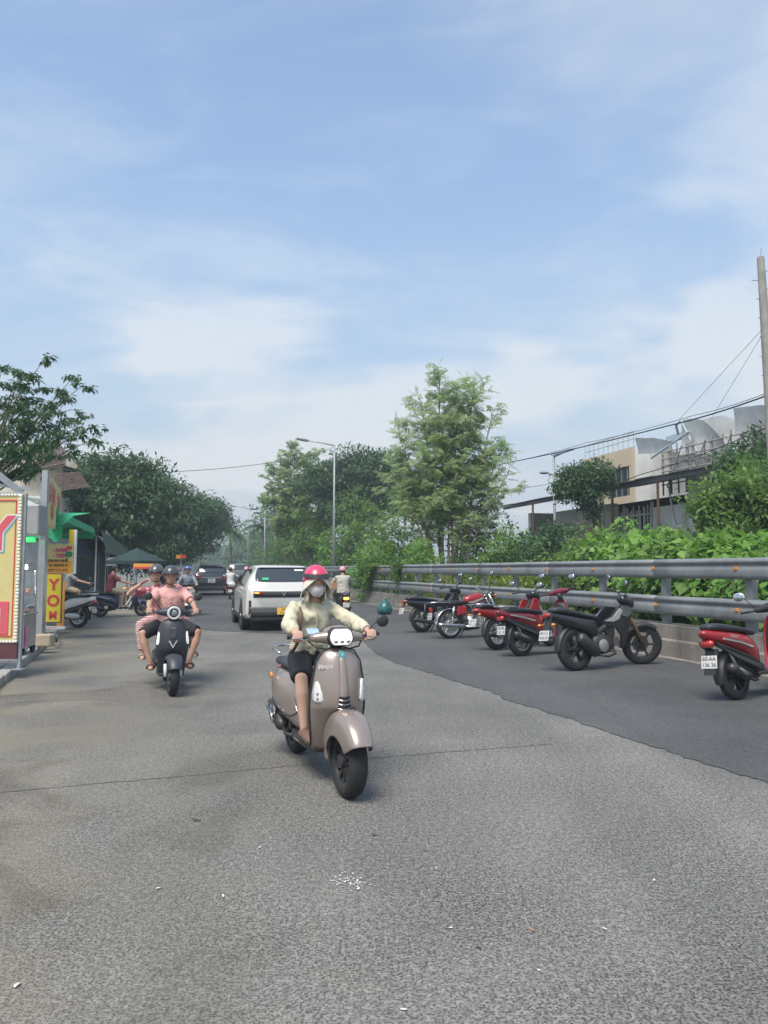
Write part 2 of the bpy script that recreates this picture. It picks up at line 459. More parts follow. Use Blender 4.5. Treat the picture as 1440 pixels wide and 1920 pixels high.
# ------------------------------------------------------------------ left pavement and kerb
m_conc = M('concrete', (0.30, 0.29, 0.27), 0.85, var=0.25, vs=3, bump=0.4, bs=40, dirt=0.5)
m_conc2 = M('kerb_concrete', (0.34, 0.33, 0.31), 0.85, var=0.22, vs=5, bump=0.5, bs=30, dirt=0.55)
m_slab = M('pavement_concrete', (0.27, 0.26, 0.24), 0.88, var=0.22, vs=2, bump=0.3, bs=60, dirt=0.45)
def kt(s): return -2.06 - 0.62 * max(0.0, min(1.0, (s - 9) / 10.5))
pv = thing('pavement', 'raised concrete pavement under the stalls on the left', 'pavement'); pv['kind'] = 'structure'
SK = [-12 + i * 1.0 for i in range(32)]
mb = MB(); n = len(SK)
for i in range(n - 1):
    a, b_ = SK[i], SK[i + 1]
    for j in range(3):
        t0a, t0b = (kt(a) - 0.17, kt(b_) - 0.17) if j == 0 else (-2.9 - j * 1.0,) * 2
        t1 = -2.9 - (j + 1) * 1.0 if j < 2 else -12
        if j == 0: t1 = -3.9
        if a < -6: continue
        q = MB(); g_ = 0.006; hz = 0.112 + random.uniform(-0.004, 0.004)
        c0, c1, c2, c3 = R(a + g_, t0a - g_), R(b_ - g_, t0b - g_), R(b_ - g_, t1 + g_), R(a + g_, t1 + g_)
        q.loft([[V((p.x, p.y, -0.03)) for p in (c0, c1, c2, c3)], [V((p.x, p.y, hz)) for p in (c0, c1, c2, c3)]])
        q.build('paving_slab', m_slab, pv)
kb = thing('kerb', 'worn concrete kerb stones edging the left pavement', 'kerb'); kb['kind'] = 'structure'
for i in range(6, n - 1):
    a, b_ = SK[i] + 0.008, SK[i + 1] - 0.008
    jz = random.uniform(-0.012, 0.012); jt = random.uniform(-0.015, 0.015)
    mb = MB(); cs = [R(a, kt(a) + jt), R(b_, kt(b_) + jt), R(b_, kt(b_) - 0.165 + jt), R(a, kt(a) - 0.165 + jt)]
    mb.loft([[V((p.x, p.y, -0.03)) for p in cs], [V((p.x, p.y, 0.118 + jz)) for p in cs]])
    mb.build('kerb_stone', m_conc2, kb, bevel=0.018)

# ------------------------------------------------------------------ low concrete wall and guard rail
m_wall = M('stained_concrete', (0.235, 0.215, 0.19), 0.9, var=0.28, vs=2.2, bump=0.5, bs=25, dirt=0.75)
m_galv = M('galvanised_steel', (0.27, 0.29, 0.295), 0.52, 0.35, var=0.16, vs=2.5, bump=0.08, bs=30, dirt=0.4)
m_galv2 = M('galvanised_post', (0.25, 0.265, 0.265), 0.6, 0.3, var=0.22, vs=5, dirt=0.5)
m_refl = M('orange_reflector', (0.62, 0.24, 0.03), 0.35, var=0.1)
m_rust = M('rusted_steel', (0.13, 0.065, 0.04), 0.85, var=0.35, vs=9)
TW = 8.19
cw = thing('concrete_wall', 'low stained concrete wall below the steel guard rail', 'wall', group=None)
s0 = SofPX(1235, TW) - 2.03 * 6
ST = [s0 + 2.03 * i for i in range(36)]
for i in range(len(ST) - 1):
    a, b_ = ST[i] + 0.006, ST[i + 1] - 0.006
    h = 0.545 + random.uniform(-0.012, 0.012); o_ = random.uniform(-0.008, 0.008)
    mb = MB(); cs = [RB(a, TW + o_), RB(b_, TW + o_), RB(b_, TW + 0.36), RB(a, TW + 0.36)]
    mb.loft([[V((p.x, p.y, -0.03)) for p in cs], [V((p.x, p.y, h)) for p in cs]])
    mb.build('wall_block', m_wall, cw, bevel=0.012)
    mb = MB(); cs = [RB(a, TW - 0.035 + o_), RB(b_, TW - 0.035 + o_), RB(b_, TW - 0.002 + o_), RB(a, TW - 0.002 + o_)]
    if random.random() < 0.75:
        mb.loft([[V((p.x, p.y, -0.03)) for p in cs], [V((p.x, p.y, random.uniform(0.27, 0.33))) for p in cs]])
        mb.build('wall_footing', m_wall, cw, bevel=0.008)
gr = thing('guard_rail', 'grey steel guard rail with two corrugated beams along the road', 'guard rail')
prof = [(0.02, 0.157), (0.0, 0.153), (-0.04, 0.14), (-0.062, 0.118), (-0.062, 0.092), (-0.035, 0.066), (-0.022, 0.05), (-0.032, 0.03), (-0.05, 0.008), (-0.055, -0.03), (-0.055, -0.10), (-0.046, -0.13), (-0.012, -0.15), (0.02, -0.156)]
for zc_, nm in ((1.515, 'upper_beam'), (0.885, 'lower_beam')):
    for i in range(0, len(ST) - 2, 2):
        a, b_ = ST[i] - 0.02, ST[i + 2] + 0.12
        mb = MB(); rings = []
        for k in range(9):
            s_ = a + (b_ - a) * k / 8; off = 0.004 * (i % 4) / 2 + mnoise.noise(V((s_ * 0.9, zc_, 0))) * 0.012
            rings.append([RB(s_, TW + 0.02 + u + off, zc_ + v_ * 1.03 + mnoise.noise(V((s_ * 0.4, zc_ + 5, 0))) * 0.008) for u, v_ in prof])
        mb.loft(rings, closed=False)
        mb.build(nm, m_galv, gr, smooth=True, solid=0.004)
for i, s_ in enumerate(ST[:-1]):
    ln = random.uniform(-0.015, 0.015)
    mb = MB(); cs = [(-0.07, 0), (0.07, 0), (0.07, 0.11), (-0.07, 0.11)]
    mb.loft([[RB(s_ + u, TW + 0.07 + v_, 0.5) for u, v_ in cs], [RB(s_ + u + ln, TW + 0.07 + v_, 1.63) for u, v_ in cs]])
    mb.build('post', m_galv2, gr, bevel=0.006)
    for zc_ in (1.515, 0.885):
        if random.random() < 0.88:
            mb = MB(); mb.box((0, 0, 0), (0.07, 0.05, 0.055), None)
            mb.xf(Matrix.Translation(RB(s_ + 0.12 + random.uniform(-0.03, 0.03), TW - 0.03, zc_ + random.uniform(-0.01, 0.01))) @ Matrix.Rotation(ROAD_ANG, 4, 'Z') @ Matrix.Rotation(random.uniform(-0.15, 0.15), 4, 'Y'))
            mb.build('reflector', m_refl, gr, bevel=0.01)
        mb = MB(); c = RB(s_ - 0.1, TW + 0.005, zc_)
        mb.lathe([(0.001, -0.02), (0.014, -0.018), (0.016, 0.0), (0.016, 0.01)], c, -RN, 8)
        mb.build('bolt', m_galv2, gr)

# ------------------------------------------------------------------ street lamps
m_pole = M('lamp_pole_steel', (0.33, 0.35, 0.36), 0.5, 0.3, var=0.1)
m_dark = M('dark_housing', (0.05, 0.055, 0.06), 0.5, var=0.1)
m_panel = M('solar_cells', (0.03, 0.045, 0.09), 0.2, var=0.15, vs=8)
m_lens = M('lamp_lens', (0.5, 0.5, 0.48), 0.25, var=0)
def lamp(px, pytop, y, arm, label, double=False, base_z=0.0):
    top = D(px, pytop, y)
    o = thing('street_lamp', label, 'street lamp', (top.x, top.y, 0), 0, 'street lamps behind the guard rail')
    h = top.z
    mb = MB(); mb.tube([(0, 0, 0), (0, 0, h * 0.5), (0, 0, h)], [0.085, 0.065, 0.045], 10); mb.build('pole', m_pole, o, smooth=True)
    mb = MB(); mb.box((0, 0, 0.25), (0.24, 0.24, 0.5)); mb.build('base', m_conc, o, bevel=0.02)
    dv = -RN
    for q in range(2 if double else 1):
        zz = h - 0.05 - 0.35 * q; ln = arm * (1 - 0.35 * q)
        e1 = dv * ln + V((0, 0, zz + ln * 0.14))
        mb = MB(); mb.tube([V((0, 0, zz)), V((0, 0, zz)) + (e1 - V((0, 0, zz))) * 0.5 + V((0, 0, 0.02)), e1], [0.035, 0.03, 0.026], 8); a_ = mb.build('arm', m_pole, o, smooth=True)
        mb = MB(); mb.loft([[e1 + dv * d_ + RD * (u * w_) + V((0, 0, v_ * t_ + d_ * 0.14)) for u, v_ in ((-1, -1), (1, -1), (1, 1), (-1, 1))] for d_, w_, t_ in ((-0.05, 0.06, 0.04), (0.1, 0.13, 0.06), (0.5, 0.14, 0.05), (0.66, 0.08, 0.03))])
        hd = mb.build('lamp_head', m_dark if double else m_galv2, o, bevel=0.015)
        mb = MB(); mb.loft([[e1 + dv * d_ + RD * (u * 0.09) + V((0, 0, -0.055 - v_ + d_ * 0.14)) for u, v_ in ((-1, 0), (1, 0), (1, 0.015), (-1, 0.015))] for d_ in (0.12, 0.48)])
        mb.build('lens', m_lens, hd)
    return o
lamp(627, 834, 43, 1.55, 'tall steel street lamp with one arm, largest behind the rail above the white car')
lamp(517, 938, 66, 1.0, 'street lamp with two short dark lamp heads, in front of the feathery tree', True)
lamp(497, 957, 76, 0.8, 'street lamp with two dark heads rising out of the palm', True)
lamp(466, 953, 92, 1.6, 'slim one-armed street lamp beside the palm, arm reaching over the road')
lamp(399, 990, 118, 1.2, 'thin bare street lamp in the gap of sky at the end of the road')
lamp(377, 1012, 130, 1.5, 'far street lamp before the dark crown left of the sky gap')
lamp(364, 1020, 150, 1.5, 'farthest street lamp, tiny, against the dark left crown')

# solar lamp by the houses
p = D(1038, 852, 34)
o = thing('solar_lamp', 'grey lamp post with a tilted solar panel beside the round-crowned tree', 'street lamp', (p.x, p.y, 0))
h = p.z
mb = MB(); mb.tube([(0, 0, 0), (0, 0, h)], [0.075, 0.055], 10); mb.build('pole', m_pole, o, smooth=True)
rt_ = Matrix.Rotation(rad(-18), 3, 'Y') @ Matrix.Rotation(rad(12), 3, 'X')
mb = MB(); mb.box((0.42, 0, h + 0.1), (0.95, 0.6, 0.04), rt_); mb.build('solar_panel', m_panel, o)
mb = MB(); mb.tube([(0, 0, h - 0.15), (0.4, 0, h + 0.05)], 0.02, 6); mb.build('bracket', m_pole, o)
for sx_, l_ in ((-1, 0.35), (1, 0.65)):
    mb = MB(); mb.tube([(0, 0, h - 0.95), (sx_ * l_, 0, h - 0.85)], 0.025, 6); a_ = mb.build('arm', m_pole, o)
    mb = MB(); mb.ell((sx_ * (l_ + 0.1), 0, h - 0.85), (0.22, 0.12, 0.07)); mb.build('lamp_head', m_galv2, o, smooth=True)

# ------------------------------------------------------------------ utility pole and cables
m_upole = M('weathered_concrete_pole', (0.31, 0.30, 0.28), 0.85, var=0.25, vs=3, bump=0.3, bs=20, dirt=0.5)
m_wire = M('black_cable', (0.035, 0.037, 0.04), 0.6, var=0)
m_wire2 = M('thin_guy_wire', (0.22, 0.23, 0.24), 0.6, var=0)
pt = D(1426, 482, 18); pb = D(1444, 760, 18); 
lean = (pt - pb) / (pt.z - pb.z)
base = pt - lean * pt.z
o = thing('utility_pole', 'tall weathered concrete utility pole with climbing pegs at the right edge', 'pole', (base.x, base.y, 0))
L_ = lean
mb = MB(); mb.tube([V((0, 0, 0)), L_ * pt.z * 0.5, L_ * (pt.z - 0.06), L_ * pt.z], [0.19, 0.135, 0.088, 0.078], 14); mb.build('shaft', m_upole, o, smooth=True, ang=40)
for i in range(26):
    z_ = pt.z - 0.35 - i * 0.24; sg = -1 if i % 2 else 1
    if z_ < 2.5: break
    c = L_ * z_; ln = 0.17 if i != 1 else 0.24
    mb = MB(); mb.tube([c, c + V((sg * ln, random.uniform(-0.05, 0.05), 0))], 0.009, 6); mb.build('climbing_peg', m_galv2, o)
mb = MB(); mb.tube([L_ * pt.z, L_ * pt.z + V((0.03, 0, 0.22))], 0.008, 6); mb.build('top_rod', m_galv2, o)

def cable(name, label, pts, r, mat, sag=0.0, cat='cable'):
    out = []
    for i in range(len(pts) - 1):
        a, b_ = pts[i], pts[i + 1]
        for k in range(12):
            u = k / 12; out.append(a.lerp(b_, u) - V((0, 0, sag * 4 * u * (1 - u))))
    out.append(pts[-1])
    mb = MB(); mb.tube(out, r, 6)
    c0 = V(out[0])
    o = mb.build(name, mat, None, smooth=True); tag(o, label, cat); return o
cable('power_cable', 'thick black cable sagging from the pole across the houses into the feathery tree', [D(1560, 704, 17), D(1440, 741, 18.5), D(1250, 799, 24), D(960, 866, 34), D(700, 920, 44)], 0.021, m_wire, 0.05)
cable('power_cable', 'thinner cable running just above the thick black cable', [D(1560, 690, 17.2), D(1440, 736, 18.8), D(1300, 779, 23), D(1100, 830, 29), D(950, 868, 34.5)], 0.009, m_wire, 0.05)
cable('power_cable', 'long dark cable crossing the open sky over the road to the tall lamp', [D(120, 880, 34), D(330, 884, 36), D(540, 862, 41), D(627, 838, 43.2)], 0.014, m_wire, 0.1)
cable('power_cable', 'dark cable strung low in front of the houses', [D(1060, 932, 33), D(1200, 890, 29), D(1440, 800, 22)], 0.016, m_wire, 0.1)
cable('power_cable', 'cable between the feathery tree and the solar lamp', [D(940, 918, 33), D(1035, 906, 34)], 0.011, m_wire, 0.05)
cable('guy_wire', 'left of the two thin wires slanting down from the utility pole', [D(1427, 620, 18), D(1275, 785, 24)], 0.006, m_wire2)
cable('guy_wire', 'right of the two thin wires slanting down from the utility pole', [D(1429, 628, 18), D(1333, 786, 23)], 0.006, m_wire2)

# ------------------------------------------------------------------ houses on the right
m_plaster = M('white_plaster', (0.66, 0.65, 0.62), 0.85, var=0.14, vs=0.8, dirt=0.5)
m_tan = M('tan_plaster', (0.56, 0.46, 0.33), 0.85, var=0.08, vs=0.7, dirt=0.25)
m_roofd = M('dark_sheet_roof', (0.075, 0.08, 0.085), 0.6, 0.2, var=0.25, vs=2, dirt=0.3)
m_shut = M('grey_shutter', (0.19, 0.19, 0.185), 0.6, 0.1, var=0.15)
m_shutb = M('beige_shutter', (0.42, 0.36, 0.26), 0.65, var=0.1)
m_black = M('interior_shade_black', (0.018, 0.019, 0.02), 0.9, var=0.2)  # back wall near black: shade inside the open front is put into the colour
m_white = M('white_paint', (0.62, 0.62, 0.60), 0.6, var=0.1, dirt=0.2)
m_glassd = M('dark_glass', (0.03, 0.04, 0.05), 0.12, var=0)
def rbox(mb, s0, s1, t0, t1, z0, z1):
    cs = [R(s0, t0), R(s1, t0), R(s1, t1), R(s0, t1)]
    return mb.loft([[V((p.x, p.y, z0)) for p in cs], [V((p.x, p.y, z1)) for p in cs]])
TS = 18.0
hs = thing('row_house', 'low white row of houses with a dark sheet roof behind the bushes', 'house')
sA, sB, sC, sD, sE, sF = [SofPX(x, TS) for x in (996, 1040, 1150, 1238, 1308, 1500)]
mb = MB(); rbox(mb, sB, sC, TS, TS + 0.25, 0, 4.35); mb.build('wall', m_plaster, hs)
mb = MB(); rbox(mb, sD, sE, TS - 0.3, TS, 0, 3.9); mb.build('front_wall', m_plaster, hs)
mb = MB(); rbox(mb, sE, sE - 0.5, TS - 0.35, TS + 0.2, 0, 4.95); mb.build('pillar', m_white, hs)
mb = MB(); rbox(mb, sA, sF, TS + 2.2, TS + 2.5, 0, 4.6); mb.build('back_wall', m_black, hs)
mb = MB(); rbox(mb, sA + 0.3, sA, TS, TS + 2.4, 0, 4.5); mb.build('side_wall', m_plaster, hs)
mb = MB(); rbox(mb, sE - 0.5, sF, TS - 0.1, TS + 0.1, 0, 4.2); mb.build('wall', m_shut, hs)
def slatted(a, b_, t, z0, z1, dz, mat, parent, nm='shutter_slat'):
    n_ = int((z1 - z0) / dz)
    for i in range(n_):
        mb = MB(); rbox(mb, a, b_, t, t + 0.03, z0 + i * dz, z0 + (i + 1) * dz - 0.02); mb.build(nm, mat, parent)
slatted(sA - 0.3, sB + 0.15, TS + 0.4, 1.6, 4.0, 0.16, m_shut, hs)
slatted(SofPX(1062, TS), SofPX(1130, TS), TS - 0.06, 1.4, 3.55, 0.13, m_shutb, hs)
mb = MB(); rbox(mb, SofPX(1058, TS) , SofPX(1134, TS), TS - 0.05, TS - 0.003, 3.57, 3.68); mb.build('shutter_frame', m_tan, hs)
for px_ in (1058, 1133):
    a = SofPX(px_, TS); mb = MB(); rbox(mb, a - 0.06, a + 0.06, TS - 0.07, TS - 0.003, 1.2, 3.56); mb.build('shutter_frame', m_tan, hs)
# barred gate
sg0, sg1 = SofPX(1153, TS), SofPX(1233, TS)
for i in range(22):
    a = sg0 + (sg1 - sg0) * i / 21; mb = MB()
    mb.tube([R(a, TS - 0.05, 1.0), R(a + random.uniform(-0.08, 0.08), TS - 0.05, 3.95 + random.uniform(-0.1, 0.25))], 0.028, 6); mb.build('gate_bar', m_white, hs)
for z_ in (2.5, 2.95, 3.7):
    mb = MB(); mb.bar(R(sg0, TS - 0.1, z_), R(sg1, TS - 0.1, z_), 0.05, 0.07); mb.build('gate_rail', m_white, hs)
# corrugated lean-to roof, in sheets
def corr_roof(s0, s1, t0, z0, t1, z1, mat, parent, pitch=0.16, amp=0.022, wsheet=1.0, nm='roof_sheet'):
    lo, hi = min(s0, s1), max(s0, s1); ns = max(1, int((hi - lo) / wsheet))
    for i in range(ns):
        a, b_ = lo + (hi - lo) * i / ns, lo + (hi - lo) * (i + 1) / ns + 0.04
        mb = MB(); m_ = int((b_ - a) / pitch * 4) + 1; r0, r1 = [], []
        dz = random.uniform(-0.012, 0.012); dt = random.uniform(-0.06, 0.06)
        for k in range(m_ + 1):
            s_ = a + (b_ - a) * k / m_; wv = amp * math.sin(k * PI / 2)
            r0.append(R(s_, t0 + dt, z0 + wv + dz + 0.004 * (i % 2))); r1.append(R(s_, t1, z1 + wv + dz + 0.004 * (i % 2)))
        mb.loft([r0, r1], closed=False); mb.build(nm, mat, parent, smooth=True, solid=0.006)
corr_roof(sA + 0.4, sF, TS - 1.5, 4.85, TS + 3.5, 5.55, m_roofd, hs)
mb = MB(); rbox(mb, sA + 0.3, sF, TS - 1.45, TS - 1.38, 4.66, 4.82); mb.build('fascia', m_dark, hs)
for px_ in (1000, 1150, 1236):
    a = SofPX(px_, TS - 1.4); mb = MB(); mb.tube([R(a, TS - 1.4, 0), R(a, TS - 1.4, 4.75)], 0.05, 8); mb.build('awning_post', m_rust, hs)
mb = MB(); mb.tube([R(SofPX(1272, TS), TS - 0.35, 4.6), R(SofPX(1280, TS), TS - 0.36, 3.4), R(SofPX(1290, TS), TS - 0.34, 2.6)], 0.035, 6); mb.build('drain_pipe', m_white, hs)
# tan upper house
bt = thing('upper_house', 'two-storey tan and white house rising behind the low row', 'house')
T2 = 24.0; q0, q1 = SofPX(1190, T2), SofPX(1098, T2)
mb = MB(); rbox(mb, q0 + 0.003, q1, T2 + 0.16, T2 + 7, 0, 8.1); mb.build('side_wall', m_plaster, bt)
mb = MB(); rbox(mb, q0, q1, T2, T2 + 0.157, 0, 5.6); mb.build('front_wall', m_tan, bt)
wa, wb_ = SofPX(1183, T2), SofPX(1140, T2)
mb = MB(); rbox(mb, q0, wa, T2, T2 + 0.157, 5.603, 7.25); mb.build('front_wall', m_tan, bt)
mb = MB(); rbox(mb, wb_, q1, T2, T2 + 0.157, 5.603, 7.25); mb.build('front_wall', m_tan, bt)
mb = MB(); rbox(mb, q0, q1, T2 - 0.01, T2 + 0.157, 7.253, 8.25); mb.build('parapet', m_tan, bt)
mb = MB(); rbox(mb, wa + 0.02, wb_ - 0.02, T2 + 0.12, T2 + 0.15, 5.62, 7.23); wn_ = mb.build('window', m_glassd, bt)
for i in range(4):
    a = wa + (wb_ - wa) * (i + 0.5) / 4; mb = MB(); rbox(mb, a - 0.03, a + 0.03, T2 + 0.06, T2 + 0.11, 5.62, 7.23); mb.build('window_bar', m_galv2, wn_)
m_rail = M('pale_railing', (0.42, 0.45, 0.47), 0.5, 0.2, var=0.1)
for i in range(11):
    a = q0 + (q1 - q0) * i / 10; mb = MB(); mb.tube([R(a, T2 + 0.1, 8.25), R(a, T2 + 0.1, 9.15)], 0.022, 6); mb.build('railing_post', m_rail, bt)
for z_ in (8.7, 9.12):
    mb = MB(); mb.tube([R(q0, T2 + 0.1, z_), R(q1, T2 + 0.1, z_)], 0.025, 6); mb.build('railing_bar', m_rail, bt)
m_skyblue = M('pale_blue_steel', (0.36, 0.46, 0.5), 0.5, var=0.1)
mb = MB(); rbox(mb, q0 - 4.6, q0 - 0.2, T2 + 2.0, T2 + 2.3, 8.55, 8.85); mb.build('roof_beam', m_skyblue, bt)
mb = MB(); rbox(mb, q0 - 4.6, q0 - 0.2, T2 + 2.4, T2 + 5.3, 8.9, 9.0); mb.build('roof_sheet', m_skyblue, bt)
for k in range(4):
    mb = MB(); a = q0 - 0.4 - k * 1.35; mb.tube([R(a, T2 + 2.15, 5), R(a, T2 + 2.15, 8.55)], 0.05, 6); mb.build('roof_post', m_skyblue, bt)
# scaffold roof with net canopies
m_net = M('shade_net', (0.60, 0.60, 0.575), 0.8, var=0.15, vs=1.5, alpha=0.93, dirt=0.2)
m_scaf = M('scaffold_timber', (0.28, 0.26, 0.235), 0.8, var=0.25, vs=4)
cn = thing('net_canopy', 'scaffold frame on the roof carrying grey wing-shaped shade nets', 'canopy')
TC = 20.0
def cp(px_, py_, t_): s_ = SofPX(px_, t_); q = R(s_, t_); return V((q.x, q.y, EYE + (1068 - py_) / F * q.y))
zs0, zs1 = 5.0, 6.35
c0_, c1_ = SofPX(1262, TC), SofPX(1520, TC)
for i in range(15):
    a = c0_ + (c1_ - c0_) * i / 14
    for tt in (TC - 0.4, TC + 2.4):
        if tt > TC and i % 2: continue
        mb = MB(); mb.tube([R(a, tt, 4.6), R(a + random.uniform(-0.12, 0.12), tt, zs1 + random.uniform(-0.1, 0.35))], random.choice((0.035, 0.06)), 6); mb.build('scaffold_post', m_scaf, cn)
for z_ in (5.0, 5.28, 5.56, 5.84, 6.12, 6.4):
    for tt in (TC - 0.46, TC + 2.46):
        mb = MB(); mb.tube([R(c0_, tt, z_ + random.uniform(-0.05, 0.05)), R(c1_, tt, z_ + random.uniform(-0.1, 0.1))], 0.026, 6); mb.build('scaffold_rail', m_scaf, cn)
for i in range(5):
    a = c0_ + (c1_ - c0_) * (i + 0.3) / 5; mb = MB(); mb.tube([R(a, TC - 0.52, 4.9), R(a - 1.0, TC - 0.52, 6.5)], 0.03, 6); mb.build('scaffold_brace', m_scaf, cn)
def wing(top, bot, depth, curve, nm='shade_net'):
    mb = MB(); n_, m_ = 10, 6; rings = []
    for i in range(n_ + 1):
        u = i / n_
        row = []
        for j in range(m_ + 1):
            v_ = j / m_
            a = top[0].lerp(top[1], u) + V((0, 0, math.sin(u * PI) * curve)); b_ = bot[0].lerp(bot[1], u)
            p_ = a.lerp(b_, v_) + RN * depth * math.sin(v_ * PI * 0.5) * (1 - u * 0.3)
            row.append(p_ + V((0, 0, 0.05 * mnoise.noise(V((u * 4, v_ * 4, depth))))))
        rings.append(row)
    mb.loft(rings, closed=False); return mb.build(nm, m_net, cn, smooth=True)
wing((cp(1284, 786, 20.5), cp(1372, 838, 19.5)), (cp(1258, 850, 20), cp(1362, 846, 19.5)), 0.5, 0.5)
wing((cp(1322, 786, 21.5), cp(1400, 790, 21.5)), (cp(1340, 846, 21), cp(1420, 842, 21)), 0.4, 0.25)
wing((cp(1384, 762, 20), cp(1500, 772, 19)), (cp(1352, 838, 19.6), cp(1500, 825, 19)), 0.6, 0.18)
wing((cp(1195, 820, 23), cp(1262, 826, 22)), (cp(1195, 850, 23), cp(1262, 846, 22)), 0.2, 0.1)
mb = MB(); mb.tube([cp(1284, 786, 20.45), cp(1312, 845, 20.0)], 0.04, 6); mb.build('canopy_hoop', m_skyblue, cn)
mb = MB(); mb.tube([cp(1284, 786, 20.45), cp(1274, 795, 20.9), cp(1278, 812, 21.2)], 0.05, 6); mb.build('canopy_hoop', m_skyblue, cn)
mb = MB(); mb.tube([cp(1225, 858, 20), cp(1300, 806, 20.2)], 0.045, 6); mb.build('canopy_hoop', m_skyblue, cn)

m_grit = M('grey_dust', (0.21, 0.19, 0.165), 0.95, var=0.35, vs=4)
mb = MB(); vs = []; n_ = 260
for i in range(n_):
    s_ = ST[0] + (ST[-1] - ST[0]) * i / (n_ - 1); wd = 0.10 + 0.16 * (mnoise.noise(V((s_ * 0.8, 2, 0))) + 0.5) + 0.05 * mnoise.noise(V((s_ * 6, 1, 0)))
    vs += [RB(s_, TW - 0.04 - max(0.03, wd), 0.0085), RB(s_, TW + 0.02, 0.012)]
mb.add(vs, [(2 * i, 2 * i + 1, 2 * i + 3, 2 * i + 2) for i in range(n_ - 1)])
tag(mb.build('roadside_dust', m_grit), kind='structure')
# ------------------------------------------------------------------ vegetation
def leaves(name, C, Dv, Nv, L, W, mat, parent=None, mid=0.42, fold=0.12):
    Dv = Dv / (np.linalg.norm(Dv, axis=1, keepdims=True) + 1e-9)
    S = np.cross(Dv, Nv); S /= (np.linalg.norm(S, axis=1, keepdims=True) + 1e-9)
    U = np.cross(S, Dv)
    L = L[:, None]; W = W[:, None]
    a = C; b = C + Dv * L * mid + S * W * 0.5 + U * W * fold; c = C + Dv * L - U * L * 0.12; d = C + Dv * L * mid - S * W * 0.5 + U * W * fold
    v = np.stack([a, b, c, d], 1).reshape(-1, 3)
    n = len(C); q = np.arange(4 * n).reshape(n, 4)
    return fast_mesh(name, v, q, mat, parent)
def unit(n):
    v = RNG.normal(size=(n, 3)); return v / np.linalg.norm(v, axis=1, keepdims=True)
def clump_points(blobs, n, shell=0.45, rough=0.35, seed=0.0):
    """points spread through uneven ellipsoids, denser near their skin"""
    vol = np.array([b[1][0] * b[1][1] * b[1][2] for b in blobs]) ** 0.72
    idx = RNG.choice(len(blobs), n, p=vol / vol.sum()); out = np.zeros((n, 3)); outd = np.zeros((n, 3))
    u = unit(n); r = RNG.random(n) ** shell
    for i in range(n):
        c, rr = blobs[idx[i]]; d = u[i]
        k = 1 + rough * mnoise.noise(V((d[0] * 1.8 + seed + idx[i] * 3.1, d[1] * 1.8, d[2] * 1.8))) + 0.15 * mnoise.noise(V((d[0] * 5 + seed, d[1] * 5, d[2] * 5)))
        out[i] = np.array(c) + d * np.array(rr) * r[i] * k; outd[i] = d
    return out, outd
def broad_crown(name, blobs, nclump, per, size, cr, mat, parent, droop=0.35, seed=0.0, aspect=0.45, shell=0.45, rough=0.35):
    P, U = clump_points(blobs, nclump, shell, rough, seed)
    n = nclump * per
    C = np.repeat(P, per, 0) + RNG.normal(size=(n, 3)) * np.array([cr, cr, cr * 0.55])
    Dv = np.repeat(U, per, 0) * 0.8 + unit(n) * 0.9 + np.array([0, 0, -droop])
    Nv = unit(n) * 0.6 + np.array([0, 0, 1.0]) + np.repeat(U, per, 0) * 0.4
    L = size * (0.4 + 1.15 * RNG.random(n) ** 1.4); W = L * aspect * (0.8 + 0.4 * RNG.random(n))
    return leaves(name, C, Dv, Nv, L, W, mat, parent), P
m_bark = M('grey_bark', (0.13, 0.11, 0.085), 0.9, var=0.3, vs=5, bump=0.5, bs=30)
m_bark2 = M('pale_brown_bark', (0.24, 0.17, 0.11), 0.85, var=0.25, vs=4, bump=0.3, bs=30)
def wood(parent, pts, r, mat, name='trunk', n=8):
    mb = MB(); mb.tube(pts, r, n); return mb.build(name, mat, parent, smooth=True)
lf_dark = leafmat('dark_leaf', (0.023, 0.057, 0.027), (0.105, 0.189, 0.076), 0.3)
lf_mid = leafmat('mid_leaf', (0.054, 0.115, 0.030), (0.203, 0.324, 0.088), 0.38)
lf_feather = leafmat('feathery_leaf', (0.165, 0.245, 0.115), (0.39, 0.49, 0.245), 0.52)
lf_bright = leafmat('bright_leaf', (0.081, 0.189, 0.038), (0.257, 0.432, 0.101), 0.38)
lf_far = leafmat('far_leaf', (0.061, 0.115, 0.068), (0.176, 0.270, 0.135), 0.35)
lf_yel = leafmat('yellow_green_leaf', (0.121, 0.189, 0.034), (0.324, 0.392, 0.095), 0.35)

